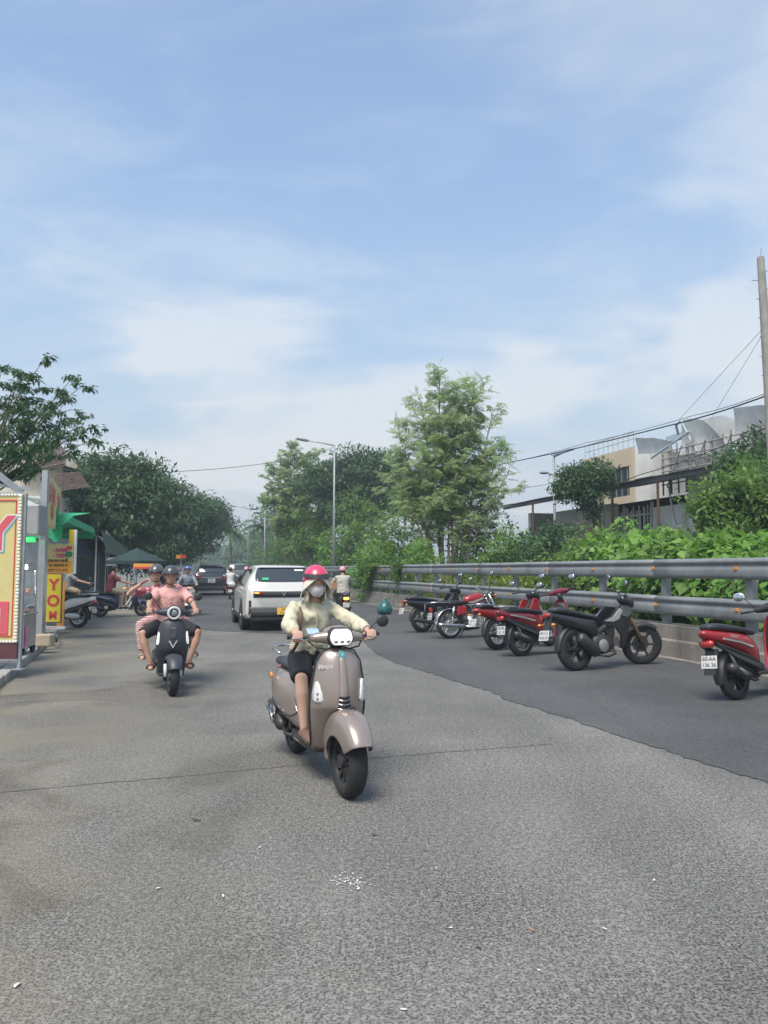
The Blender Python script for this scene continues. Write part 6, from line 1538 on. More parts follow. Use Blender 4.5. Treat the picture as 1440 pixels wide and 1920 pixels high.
EM = mat_at(erear, ehead)
m_pinks = cloth('pink_polo', (0.64, 0.34, 0.31), var=.06)
m_helmd = M('dark_grey_helmet', (0.05, 0.055, 0.065), .35, var=.1, coat=.3)
m_stripe = bpy.data.materials.new('striped_pink_cotton'); m_stripe.use_nodes = True
t_ = m_stripe.node_tree; wv = t_.nodes.new('ShaderNodeTexWave'); wv.bands_direction = 'Z'; wv.inputs['Scale'].default_value = 11; wv.inputs['Distortion'].default_value = 1.0
tcs = t_.nodes.new('ShaderNodeTexCoord'); t_.links.new(tcs.outputs['Object'], wv.inputs['Vector'])
rp = t_.nodes.new('ShaderNodeValToRGB'); rp.color_ramp.elements[0].color = (.38, .18, .18, 1); rp.color_ramp.elements[1].color = (.6, .45, .43, 1); rp.color_ramp.elements[0].position = .35; rp.color_ramp.elements[1].position = .6
t_.links.new(wv.outputs[0], rp.inputs[0]); t_.links.new(rp.outputs[0], t_.nodes['Principled BSDF'].inputs['Base Color']); t_.nodes['Principled BSDF'].inputs['Roughness'].default_value = .85
m_floral = bpy.data.materials.new('floral_red_cotton'); m_floral.use_nodes = True
t_ = m_floral.node_tree; vo_ = t_.nodes.new('ShaderNodeTexVoronoi'); vo_.inputs['Scale'].default_value = 26
tcs = t_.nodes.new('ShaderNodeTexCoord'); t_.links.new(tcs.outputs['Object'], vo_.inputs['Vector'])
rp = t_.nodes.new('ShaderNodeValToRGB'); rp.color_ramp.elements[0].color = (.55, .42, .42, 1); rp.color_ramp.elements[1].color = (.34, .08, .10, 1); rp.color_ramp.elements[0].position = .3; rp.color_ramp.elements[1].position = .5
t_.links.new(vo_.outputs[0], rp.inputs[0]); t_.links.new(rp.outputs[0], t_.nodes['Principled BSDF'].inputs['Base Color']); t_.nodes['Principled BSDF'].inputs['Roughness'].default_value = .85
m_sand = M('brown_sandal', (.11, .07, .055), .6, var=.1)
m_clog = M('khaki_clog', (.26, .25, .19), .65, var=.1)
person('person in pink polo shirt and dark shorts steering the dark electric scooter', EM, (.30, 0, .80), .08, eh, [(.66, -.24, .25), (.66, .24, .25)], .93, m_skin2, dict(mat=m_pinks, sleeve='short', sr=1.12, loose=1.1, collar=True, fold=.02, name='polo_shirt'), dict(mat=m_blackcl, len='shorts', to=.92), dict(mat=m_sand, style='sandal'),
       dict(mat=m_helmd), head=(0, rad(5)), vox=.0085, bulk=1.1, elbow_out=1.2, knee_out=1.35)
psg, J2, H2, at2, ax2 = person('passenger with glasses, dark helmet and floral shirt behind the pink-shirted rider, hand raised', EM, (-.12, -.06, .85), .02, [(.02, -.37, 1.30), (.22, .24, 1.24)], [(.28, -.33, .34), (.24, .33, .34)], .9, None, dict(mat=m_floral, sleeve='short', loose=1.06, fold=.02), dict(mat=m_stripe, len='long', name='trousers'), dict(mat=m_clog, style='sandal'),
       dict(mat=M('smoky_helmet', (.075, .08, .085), .3, var=.1, coat=.4)), head=(rad(-8), rad(4)), vox=.0085, bulk=1.05, elbow_out=1.6, knee_out=.8, grip=False, glasses=True, side_lean=-.2)

# ------------------------------------------------------------------ other riders
m_greysh = cloth('grey_shirt', (.21, .21, .205)); m_maroonsh = cloth('maroon_shirt', (.22, .05, .065)); m_khaki = cloth('khaki_cloth', (.36, .29, .2)); m_beige = cloth('beige_hoodie', (.44, .42, .37)); m_whitesh = cloth('white_shirt', (.6, .6, .6)); m_olive = cloth('olive_grey_cloth', (.19, .19, .15)); m_blackj = cloth('black_jacket', (.03, .032, .04)); m_bluegrey = cloth('blue_grey_shirt', (.2, .23, .26))
m_blueh = paint('blue_helmet', (.05, .09, .34)); m_pinkl = paint('light_pink_helmet', (.66, .28, .32)); m_capd = cloth('dark_cap', (.05, .055, .06))
def rider_set(sname, slabel, body, rear, heading, plabel, top, bottom, helmet=None, cap=None, k=.92, lean=.1, skin=None, sc=1.0, shoe=None, hair=True, lit=False, steer=0, pz=.86, px=.27, knee_out=.45, face=True, head=(0, 0), pl=('', ''), vox=.014, headlight='slim', rim=None, **kw):
    so, hn, _ = scooter(sname, slabel, 'scooter', body, steer=steer, lit=lit, pl=pl, headlight=headlight, rim=rim, **kw)
    place(so, rear, heading)
    p_ = person(plabel, mat_at(rear, heading), (px, 0, pz), lean, hn, [(.68, -.16, .30), (.68, .16, .30)], k, skin or m_skin2, top, bottom, shoe, helmet, head, vox, None, hair, 1.05, .8, knee_out, cap=cap, face=face)
    return so, p_
# beige hoodie, going away, right of the white car
ry = 23.0; rx = (646 - 720) / F * ry
rdang = math.atan2(.964, -.2)
so, pp = rider_set('scooter', 'black scooter with lit orange tail lamp riding away beside the guard rail', m_blackp, (rx, ry), rdang, 'person in beige hoodie and pink-white helmet riding away beside the rail', dict(mat=m_beige, sleeve='long', sr=1.15, loose=1.18, name='hoodie', fold=.03), dict(mat=m_olive, len='long', name='trousers'), m_pinkl, k=.93, pl=('60-B4', '905.12'), lit=True, lean=.12, pz=.86, shoe=dict(mat=m_white, style='shoe'), seat=[(-.36, .09, .69, .78), (-.28, .135, .70, .80), (-.08, .15, .71, .79), (.1, .145, .71, .775), (.3, .12, .70, .765), (.46, .085, .67, .745), (.52, .05, .66, .72)])
mb = MB(); mb.box((.42, .28, 1.0), (.3, .26, .18), Matrix.Rotation(.3, 3, 'Z')); bx_ = mb.build('carton', M('cardboard', (.42, .27, .14), .8, var=.12), None, bevel=.006); bx_.matrix_world = mat_at((rx, ry), rdang); tag(bx_, 'brown cardboard carton carried at the left side of the beige-hooded rider', 'carton')
# white shirt on a red scooter, far, and black jacket with pink helmet beside the car
y_ = 38.0; rider_set('scooter', 'small red scooter riding away between dark car and white car', m_red, ((433 - 720) / F * y_, y_), rdang, 'person in white shirt and black shorts on the far red scooter', dict(mat=m_whitesh, sleeve='short', loose=1.1), dict(mat=m_blackcl, len='shorts'), m_blkpl, k=.95, pl=('60-B1', '77.18'), shoe=dict(mat=m_white, style='shoe'), knee_out=.9)
y_ = 31.0; rider_set('scooter', 'dark scooter half hidden by the white car', m_navy, ((463 - 720) / F * y_, y_), rdang, 'person in black jacket and pink helmet just left of the white car', dict(mat=m_blackj, sleeve='long', loose=1.15, name='jacket'), dict(mat=m_greysh, len='long', name='trousers'), m_pinkl, k=.95, pl=('60-B2', '614.33'))
# blue helmet, coming, behind the pair
y_ = 24.0; rider_set('scooter', 'grey scooter hidden behind the two people on the dark electric scooter', m_silver, ((352 - 720) / F * y_ - .3, y_ + 1.2), math.atan2(-.95, .25), 'person in blue-grey shirt and blue helmet behind the pair on the electric scooter', dict(mat=m_bluegrey, sleeve='long', loose=1.12), dict(mat=m_greysh, len='long', name='trousers'), m_blueh, k=.95, pl=None)
# maroon shirt on navy scooter, side on
nr = G(188, 1157); nf_ = V((math.cos(rad(24)), math.sin(rad(24)), 0))
so, pp = rider_set('scooter', 'navy blue scooter standing side-on with a round white badge by the left shops', m_navy, (nr.x, nr.y), rad(24), 'person in maroon shirt, khaki shorts and dark cap on the navy scooter', dict(mat=m_maroonsh, sleeve='short', loose=1.12, sr=1.1), dict(mat=m_khaki, len='shorts'), None, m_capd, k=.97, lean=.14, shoe=dict(mat=m_sand, style='sandal'), pz=.88, px=.28, head=(rad(10), 0), knee_out=.15, rack=m_alu, sc=1.0)
mb = MB(); mb.lathe([(.001, .012), (.05, .012), (.058, .0), (.058, -.01)], (.16, -.12, .30), (0, -1, 0), 20); mb.build('round_badge', m_white, so, smooth=True)
# white scooter parked facing the pavement; man in grey beyond it
wr = G(146, 1177); 
ws, _, _ = scooter('parked_scooter', 'white scooter parked with its front behind the yellow shop signs', 'scooter', m_whitep, Rr=.27, Rf=.27, spokes=6, rim=m_alu, muffler='alu', pl=('60-B3', '228.71'), rack=m_whitep, bodysec=[(-.42, .04, .66, .74), (-.36, .11, .60, .77), (-.2, .15, .52, .775), (0, .165, .46, .76), (.2, .155, .4, .74), (.36, .12, .32, .68), (.46, .09, .28, .55)])
place(ws, (wr.x, wr.y), rad(168), rad(5), 1.06)
gr_ = D(112, 1068, 25.2)
so, pp = rider_set('scooter', 'dark scooter mostly hidden behind the parked white scooter', m_blackp, (gr_.x, gr_.y), rad(20), 'person in grey shirt and khaki shorts behind the parked white scooter', dict(mat=m_greysh, sleeve='short', loose=1.12), dict(mat=m_khaki, len='shorts'), None, None, k=.97, lean=.14, pz=.88, px=.28, shoe=dict(mat=m_sand, style='sandal'))
# small far riders in the distance on the left lane
for i, (px_, y_, hm, sh, lb) in enumerate(((318, 52, m_whitep, m_whitesh, 'tiny rider in white far behind the blue-helmeted rider'), (338, 60, m_red, m_pinks, 'tiny rider in pink at the far left of the road'))):
    rider_set('scooter', ['far silver scooter under the red and orange sign', 'far dark scooter left of the dark car'][i], m_silver if i == 0 else m_blackp, ((px_ - 720) / F * y_, y_), math.atan2(-.95, .25), lb, dict(mat=sh, sleeve='short'), dict(mat=m_blackcl, len='long'), hm, pl=None, vox=.03)

# ------------------------------------------------------------------ cars (x forward from the rear bumper, y left)
m_carw = paint('white_car_paint', (.60, .60, .57), 0, .3, .8)
m_card = paint('dark_car_paint', (.028, .03, .032), .2, .22, 1.0)
m_glass = M('car_glass', (.035, .045, .055), .06, var=0, spec=.8)
m_clad = M('car_cladding', (.03, .031, .033), .6, var=.1)
def car(name, label, pm, rear_c, heading, W=.94, Hh=1.6, L=4.5, style='a'):
    o = thing(name, label, 'car'); k = Hh / 1.6
    def ring(x, zb, wb, zs, ws, zr, wr):
        h = [(0, zb), (wb * .6, zb), (wb * .93, zb + .02), (wb, zb + .1), (max(wb, ws) * 1.0, (zb + zs) * .5), (ws, zs - .1), (ws * .985, zs - .01), (ws * .955, zs + .03 if zr > zs + .06 else zs)]
        if zr > zs + .06:
            h += [((ws * .955) * .55 + wr * .45, zs + (zr - zs) * .5), (wr, zr - .09), (wr * .94, zr - .035), (wr * .8, zr - .01), (wr * .45, zr), (0, zr + .004)]
        else:
            h += [(ws * .9, zs + .005), (ws * .8, zs + .012), (ws * .6, zs + .02), (ws * .45, zs + .025), (ws * .2, zs + .03), (0, zs + .03)]
        return [V((x, y, z * k)) for y, z in h] + [V((x, -y, z * k)) for y, z in h[-2:0:-1]]
    w = W
    if style == 'a':
        secs = [(0.0, .44, w * .80, .93, w * .80, .9, 0), (.05, .36, w * .90, 1.0, w * .88, 1.0, 0), (.10, .32, w * .95, 1.04, w * .93, 1.16, w * .80), (.30, .28, w * .985, 1.05, w * .965, 1.385, w * .735), (.48, .26, w, 1.04, w * .985, 1.535, w * .69), (.62, .26, w, 1.03, w * .99, 1.565, w * .69),
                (1.2, .25, w, 1.0, w, 1.6, w * .70), (2.0, .25, w, .98, w, 1.6, w * .71), (2.6, .25, w, .97, w, 1.53, w * .69), (3.15, .25, w, .97, w * .99, 1.2, w * .74), (3.4, .25, w, .96, w * .98, .96, 0), (4.1, .28, w * .96, .86, w * .92, .86, 0), (4.45, .34, w * .82, .74, w * .8, .74, 0), (L, .42, w * .6, .64, w * .6, .64, 0)]
    else:
        secs = [(0.0, .46, w * .84, 1.0, w * .84, 1.0, 0), (.04, .38, w * .93, 1.06, w * .92, 1.1, 0), (.08, .33, w * .96, 1.08, w * .95, 1.2, w * .84), (.22, .3, w * .99, 1.08, w * .98, 1.42, w * .79), (.36, .28, w, 1.07, w * .99, 1.58, w * .745), (.5, .28, w, 1.06, w, 1.615, w * .745),
                (1.2, .27, w, 1.03, w, 1.64, w * .75), (2.2, .27, w, 1.0, w, 1.62, w * .75), (2.8, .27, w, 1.0, w, 1.52, w * .72), (3.3, .27, w, 1.0, w * .99, 1.15, w * .76), (3.5, .27, w, .98, w * .98, .98, 0), (4.2, .3, w * .96, .9, w * .94, .9, 0), (L, .42, w * .75, .7, w * .75, .7, 0)]
    mb = MB(); mb.loft([ring(*q) for q in secs]); bd = mb.build('body', pm, o, smooth=True, ang=32)
    # rear window, following the tailgate slope
    (xa, za, wa_), (xb, zb_, wb2) = ((.105, 1.17, w * .77), (.47, 1.53, w * .68)) if style == 'a' else ((.082, 1.215, w * .81), (.35, 1.57, w * .735))
    mb = MB(); sl = V((zb_ - za, 0, -(xb - xa))).normalized() * -.012
    N_ = [V((xa + (xb - xa) * q, 0, (za + (zb_ - za) * q) * k)) for q in (.04, .12, .5, .88, .95)]
    ww = [wa_ * .80, wa_ * .93, (wa_ + wb2) * .5 * .96, wb2 * .95, wb2 * .88]
    off = V((-.014, 0, .010))
    mb.loft([[p + off + V((.03 * abs(yy) ** 3, yy * q, 0)) for yy in (-1, -.9, -.5, 0, .5, .9, 1)] for p, q in zip(N_, ww)], closed=False); mb.build('rear_window', m_glass, o, smooth=True, solid=.008)
    # side windows
    for sg in (-1, 1):
        if style == 'a': pol = [(.62, 1.09), (.75, 1.40), (1.1, 1.50), (2.1, 1.52), (2.75, 1.36), (3.05, 1.04), (1.6, 1.05)]
        else: pol = [(.5, 1.13), (.56, 1.45), (1.1, 1.53), (2.3, 1.53), (2.85, 1.38), (3.15, 1.07), (1.6, 1.08)]
        def yw(z): return (w * .955 + (w * .70 - w * .955) * min(1, max(0, (z - 1.03) / .5))) if style == 'a' else (w * .955 + (w * .75 - w * .955) * min(1, max(0, (z - 1.06) / .5)))
        for (i0, i1) in ((.0, .36), (.38, .68), (.70, 1.0)):
            x0, x1 = .62 + (3.0 - .62) * i0, .62 + (3.0 - .62) * i1
            top_ = lambda x: min(1.50, 1.18 + (x - .62) * 2.0, 1.04 + (3.08 - x) * .95)
            mb = MB(); n_ = 8; rows = []
            for q in range(n_ + 1):
                x = x0 + (x1 - x0) * q / n_; zt = max(1.09, top_(x)); rows.append([V((x, sg * (yw(z) + .006), z * k)) for z in (1.08, 1.08 + (zt - 1.08) * .5, zt)])
            mb.loft(rows, closed=False); mb.build('side_window', m_glass, o, smooth=True)
    # wheels with dark arches
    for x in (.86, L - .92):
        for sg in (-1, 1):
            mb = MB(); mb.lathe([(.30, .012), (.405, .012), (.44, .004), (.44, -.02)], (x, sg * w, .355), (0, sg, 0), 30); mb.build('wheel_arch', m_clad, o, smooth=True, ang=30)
            mb = MB(); mb.lathe([(.001, .006), (.40, .006)], (x, sg * w, .36), (0, sg, 0), 30); mb.build('wheel_well_shade_disc', m_ink, o)  # flat black disc on the body side; its colour stands for the well's shade
            wheel(o, 'wheel', x, .355, .225, 'cast', None, m_alu if style == 'a' else m_ddark, 10, disc=False, rimr=.24, y=sg * (w - .085))
    for sg in (-1, 1):
        mb = MB(); mb.box((L * .5, sg * (w + .004), .32 * k), (L - 2.7, .03, .12)); mb.build('sill_cladding', m_clad, o, bevel=.01)
        mb = MB(); mb.ell((3.0, sg * (w + .1), 1.08 * k), (.09, .11, .075)); mb.build('door_mirror', pm, o, smooth=True)
        for x in (1.5, 2.45):
            mb = MB(); mb.box((x, sg * (w + .012), .93 * k), (.2, .02, .03)); mb.build('door_handle', pm, o, bevel=.006)
    for x in (.32, -.0):
        pass
    place(o, (0, 0), heading)
    o.location = (rear_c[0], rear_c[1], 0)
    return o, k
CY = 18.3; cc_ = D(533, 1068, CY); chd = math.atan2(.964, -.265)
wc, k_ = car('white_car', 'white crossover car driving away with a black bar between its tail lamps', m_carw, (cc_.x, cc_.y), chd, .955, 1.62)
w = .955
# tailgate details of the white car
mb = MB(); mb.loft([[V((x, y, z)) for x, z in ((.035, .982), (-.010, .970), (-.014, .90), (-.012, .83), (.03, .82))] for y in [(-.74 + 1.48 * q / 10) for q in range(11)]], closed=False); mb.build('tail_bar', m_clad, wc, smooth=True)
for sg in (-1, 1):
    mb = MB(); rows = []
    for yy, xo, z0, z1 in ((.50, -.018, .89, .955), (.66, -.012, .885, .975), (.78, .025, .89, .985), (.86, .09, .905, .99), (.895, .17, .925, .985)):
        rows.append([V((xo, sg * yy, z)) for z in (z0, (z0 + z1) / 2, z1)])
    mb.loft(rows, closed=False); mb.build('tail_lamp', m_lampr, wc, smooth=True, solid=.012)
    mb = MB(); rows = [[V((q[1] - .008, sg * q[0], z)) for z in (q[2], q[3])] for q in ((.60, -.018, .925, .945), (.74, .0, .925, .955), (.84, .065, .935, .965))]; mb.loft(rows, closed=False); mb.build('indicator', M('lit_amber', (.8, .35, .05), .3, var=0, emit=(1, .45, .1), es=1.2), wc, solid=.006)
    mb = MB(); rows = [[V((q[1], sg * q[0], z)) for z in (q[2], q[3])] for q in ((.80, -.004, .47, .75), (.835, .03, .42, .76), (.865, .07, .45, .70))]; mb.loft(rows, closed=False); mb.build('corner_vent', m_clad, wc, solid=.02)
    mb = MB(); mb.box((-.03, sg * .56, .47), (.02, .22, .045)); mb.build('reflector', m_lampr, wc, bevel=.008)
# emblem
mb = MB()
for sg in (-1, 1): mb.prism([(.085, .975), (.058, .975), (0, .885), (0, .855)], lambda uu, v_, d: V((-.03 + d, sg * uu, v_)), -.008, .012)
mb.build('rear_emblem', m_chrome, wc)
text('VF 7', wc, (-.016, -.62, .74), (0, -1, 0), (0, 0, 1), .05, m_chrome, .002)
mb = MB(); mb.loft([[V((x, y, z)) for x, z in ((.06, .56), (-.03, .55), (-.05, .42), (-.01, .34), (.10, .33))] for y in [(-.80 + 1.6 * q / 10) for q in range(11)]], closed=False); mb.build('lower_bumper', m_clad, wc, smooth=True)
mb = MB(); mb.loft([[V((x, y, z)) for x, z in ((.0, .60), (-.022, .59), (-.034, .56), (-.03, .545))] for y in [(-.83 + 1.66 * q / 10) for q in range(11)]], closed=False); mb.build('bumper_edge', m_greypl, wc, smooth=True)
plate(wc, (-.062, 0.0, .50), (0, -1, 0), (.12, 0, 1), .34, .165, '60H', '514.07', m_platey)
mb = MB(); mb.loft([[V((x, y * (1 - .1 * (x < .45)), z)) for x, z in ((.62, 1.59), (.44, 1.575), (.40, 1.555), (.46, 1.545), (.62, 1.57))] for y in [(-.60 + 1.2 * q / 8) for q in range(9)]]); mb.build('roof_spoiler', m_carw, wc, smooth=True, ang=35)
mb = MB(); mb.loft([[V((1.35, -.012, 1.615)), V((1.35, .012, 1.615)), V((1.35, 0, 1.62))], [V((1.15, -.015, 1.61)), V((1.15, .015, 1.61)), V((1.15, 0, 1.68))]]); mb.build('shark_fin', m_blkpl, wc)
mb = MB(); mb.tube([(.16, -.05, 1.235), (.17, .3, 1.255)], .009, 6); mb.build('wiper', m_blkpl, wc)
def sticker(y0, y1, q0, q1, mat, nm):
    mb = MB(); P_ = [V((.105 + .365 * q - .034, y, (1.17 + .36 * q) * k_ + .018)) for q, y in ((q0, y0), (q0, y1), (q1, y1), (q1, y0))]; mb.add(P_, [(0, 1, 2, 3)]); mb.build(nm, mat, wc, solid=.002)
sticker(.36, .52, .12, .28, M('green_sticker', (.03, .42, .16), .5, var=.05), 'green_sticker')
sticker(-.30, -.52, .72, .84, m_white, 'white_sticker')
# dark car ahead
CY2 = 43.5; c2 = D(397, 1068, CY2)
dc, kd = car('dark_car', 'dark grey sport utility car driving away far ahead on the left lane', m_card, (c2.x, c2.y), math.atan2(.964, -.235), 1.0, 1.72, 4.7, 'b')
for sg in (-1, 1):
    mb = MB(); mb.loft([[V((x, sg * y, z)) for z in (.98, 1.08, 1.16)] for x, y in ((-.02, .62), (-.01, .82), (.06, .96))], closed=False); mb.build('tail_lamp', m_lampr, dc, solid=.015)
    mb = MB(); mb.box((-.04, sg * .6, .5), (.02, .2, .05)); mb.build('reflector', m_lampr, dc)
mb = MB(); mb.box((-.03, 0, 1.04), (.03, 1.1, .05)); mb.build('chrome_strip', m_chrome, dc, bevel=.01)
plate(dc, (-.05, .0, .86), (0, -1, 0), (0, 0, 1), .42, .24, '60A', '338.19', m_plate)
mb = MB(); mb.box((-.02, 0, .44), (.1, 1.7, .2)); mb.build('lower_bumper', m_clad, dc, bevel=.03)
mb = MB(); mb.box((.3, 0, 1.755), (.25, 1.35, .04)); mb.build('roof_spoiler', m_card, dc, bevel=.015)
# another vehicle ahead, only its top shows
CY3 = 62; c3 = D(446, 1068, CY3)
vc, kv = car('grey_van', 'boxy grey vehicle far ahead, only its top showing beside the dark car', paint('grey_van_paint', (.12, .13, .13)), (c3.x, c3.y), math.atan2(.964, -.2), .98, 1.95, 4.6, 'b')
# ------------------------------------------------------------------ stalls, signs and shops on the left
PZ = .115
m_steel = M('stainless_steel', (.50, .51, .52), .28, .85, var=.1, vs=6, dirt=.2)
m_gpole = M('grey_box_section', (.36, .39, .41), .45, .4, var=.12, vs=5)
m_yel = M('yellow_signboard', (.60, .52, .22), .55, var=.08, vs=7)
m_yel2 = M('bright_yellow_sign', (.70, .55, .03), .5, var=.08)
m_redl = M('red_lettering', (.60, .05, .06), .5, var=.04)
m_redl2 = M('pinkish_red_lettering', (.62, .10, .13), .5, var=.04)
m_wl = M('white_lettering', (.72, .72, .70), .5, var=.03)
m_teal = M('teal_lettering_edge', (.16, .40, .45), .5, var=.03)
m_green = M('green_awning_cloth', (.02, .36, .16), .6, var=.12, vs=3)
m_green2 = M('green_awning_underside', (.02, .22, .10), .7, var=.1)
m_led = M('led_tube', (.9, .9, .9), .3, var=0, emit=(1, .98, .95), es=7.0)
m_ledw = M('white_led_beads', (.78, .78, .76), .4, var=0)
m_orange = M('orange_sign', (.72, .33, .05), .55, var=.1)
m_brownp = M('dark_red_board', (.10, .035, .04), .6, var=.2)
m_food = M('fried_food', (.40, .16, .05), .6, var=.45, vs=30)
m_foil = M('clear_plastic_bag', (.55, .57, .56), .25, var=.1, alpha=.6)
m_caseg = M('display_glass', (.75, .8, .8), .03, var=0, alpha=.18)
m_umb = M('dark_green_canvas', (.014, .036, .032), .75, var=.12, vs=2)
m_tin = M('weathered_tin', (.20, .23, .25), .5, .3, var=.25, vs=4, dirt=.4)
m_tile = M('brown_roof_tile', (.12, .085, .075), .8, var=.25, vs=4)
Zv = V((0, 0, 1))
# big sign board
by = 10.45; r0 = D(46, 1000, by).x; o = thing('sign_board', 'large yellow sign board with red letter Y and white bead border', 'sign', (r0, by, PZ))
zt, zb = 2.56 - PZ, .49 - PZ; wl_ = 1.5
mb = MB(); mb.box((-wl_ / 2 - .05, .03, (zt + zb) / 2), (wl_, .05, zt - zb)); mb.build('board', m_yel, o, bevel=.004)
mb = MB(); mb.box((-wl_ / 2 - .05, .03, zb - .115), (wl_, .06, .22)); mb.build('base_board', m_brownp, o, bevel=.004)
mb = MB(); mb.bar((-.035, .06, 0), (-.035, .06, zt + .02), .05, .05); mb.build('post', m_gpole, o, bevel=.006)
mb = MB(); mb.box((-.045, .06, .006), (.16, .14, .012)); mb.build('foot_plate', m_gpole, o)
for z_ in (zb - .02, zt + .01):
    mb = MB(); mb.bar((-wl_ - .05, .06, z_), (-.035, .06, z_), .04, .04); mb.build('crossbar', m_gpole, o)
for a, b in (((-.13, zb + .09), (-.13, zt - .09)), ((-wl_ - .03, zt - .09), (-.13, zt - .09)), ((-wl_ - .03, zb + .09), (-.13, zb + .09))):
    mb = MB(); mb.bar((a[0], .0015, a[1]), (b[0], .0015, b[1]), .016 if a[0] != b[0] else .016, .006 if a[0] == b[0] else .016, up=V((0, 1, 0)) if a[0] == b[0] else V((0, 0, 1))); mb.build('red_border', m_redl, o)
n = 44
for i in range(n):
    z_ = zb + (zt - zb) * (i + .5) / n; mb = MB(); mb.box((-.072 + random.uniform(-.004, .004), -.004, z_), (.045, .02, .034), Matrix.Rotation(random.uniform(-.3, .3), 3, 'Y')); mb.build('led_bead', m_ledw, o, bevel=.006)
for i in range(18):
    x_ = -.1 - i * .045; mb = MB(); mb.box((x_, -.004, zt - .012), (.034, .02, .03), Matrix.Rotation(random.uniform(-.3, .3), 3, 'Y')); mb.build('led_bead', m_ledw, o, bevel=.006)
for i in range(12):
    x_ = -.1 - i * .045; mb = MB(); mb.box((x_, -.004, zb + .015), (.034, .02, .03), Matrix.Rotation(random.uniform(-.3, .3), 3, 'Y')); mb.build('led_bead', m_ledw, o, bevel=.006)
yx = -.36
text('Y', o, (yx + .014, .0015, 1.985 - PZ - .014), (1, 0, 0), (0, 0, 1), .66, m_teal, .001, bold=.042)
text('Y', o, (yx, -.002, 1.985 - PZ), (1, 0, 0), (0, 0, 1), .66, m_wl, .001, bold=.038)
text('Y', o, (yx, -.006, 1.985 - PZ), (1, 0, 0), (0, 0, 1), .66, m_redl2, .001, bold=.02)
mb = MB(); mb.box((-.50, .0, .83 - PZ), (.64, .012, .46)); mb.build('red_frame', m_redl2, o, bevel=.03)
mb = MB(); mb.box((-.53, -.008, .82 - PZ), (.48, .012, .28)); mb.build('white_panel', m_wl, o, bevel=.006)

# stainless food cart with lit glass case
cx_, cy_ = D(62, 1215, 12.6).x - .12, 12.3
o = thing('food_cart', 'stainless food cart with lit glass display case beside the large sign board', 'food cart', (cx_, cy_, PZ), rad(8))
mb = MB(); mb.box((-.15, .1, .38), (.62, .62, .52)); mb.build('cabinet', m_steel, o, bevel=.01)
mb = MB(); mb.box((-.15, .1, .66), (.66, .66, .03)); mb.build('counter', m_steel, o, bevel=.006)
for x_, y_ in ((-.42, -.15), (.12, -.15), (-.42, .38), (.12, .38)):
    mb = MB(); mb.tube([(x_, y_, 0.09), (x_, y_, .14)], .02, 8); mb.lathe([(.03, -.02), (.09, -.02), (.09, .02), (.03, .02)], (x_, y_, .09), (1, 0, 0), 16); mb.build('castor', m_tyre, o, smooth=True, ang=40)
for x_, y_ in ((-.44, -.2), (.14, -.2), (-.44, .4), (.14, .4)):
    mb = MB(); mb.bar((x_, y_, .67), (x_ * .9 - .01, y_, 1.38), .022, .022); mb.build('case_frame', m_steel, o)
for z_ in (.98, 1.38):
    for a, b in (((-.44, -.2), (.14, -.2)), ((.14, -.2), (.14, .4)), ((-.44, .4), (.14, .4)), ((-.44, -.2), (-.44, .4))):
        mb = MB(); mb.bar((a[0] * .95, a[1], z_), (b[0] * .95, b[1], z_), .02, .02); mb.build('case_frame', m_steel, o)
mb = MB(); mb.box((-.15, .1, .975), (.53, .56, .008)); mb.build('glass_shelf', m_caseg, o)
for sgn, c_, s_ in ((0, (.135, .1, 1.02), (.004, .56, .66)), (1, (-.15, -.2, 1.02), (.55, .004, .66))):
    mb = MB(); mb.box(c_, s_); mb.build('glass_pane', m_caseg, o)
mb = MB()
for i in range(60): mb.ell((random.uniform(-.38, .1), random.uniform(-.12, .34), random.uniform(.69, .76)), (random.uniform(.03, .06), random.uniform(.03, .06), .03), nu=8, nv=5)
fd_ = mb.build('fried_food', m_food, o, smooth=True); tag(fd_, kind='stuff')
mb = MB()
for i in range(24): mb.ell((random.uniform(-.36, .08), random.uniform(-.12, .34), random.uniform(1.0, 1.06)), (random.uniform(.03, .07), .05, .04), nu=8, nv=5)
fd_ = mb.build('food_trays', m_food, o, smooth=True); tag(fd_, kind='stuff')
mb = MB(); mb.box((-.12, .1, 1.42), (.40, .10, .10)); mb.build('lit_lamp', m_led, o, bevel=.03)
mb = MB(); mb.tube([(-.02, .1, 1.0), (.06, .1, 1.05)], .03, 8); mb.build('lit_bulb', m_led, o)
for i in range(5):
    mb = MB(); mb.ell((random.uniform(-.4, .05), random.uniform(-.1, .4), random.uniform(1.5, 1.75)), (.07, .07, .13), nu=10, nv=6); mb.build('plastic_bag', m_foil, o, smooth=True, disp=(.06, .06))
mb = MB(); mb.box((.18, -.12, .3), (.02, .05, .35), Matrix.Rotation(.1, 3, 'Y')); mb.build('pink_tag', M('pink_plastic', (.7, .2, .45), .5), o)
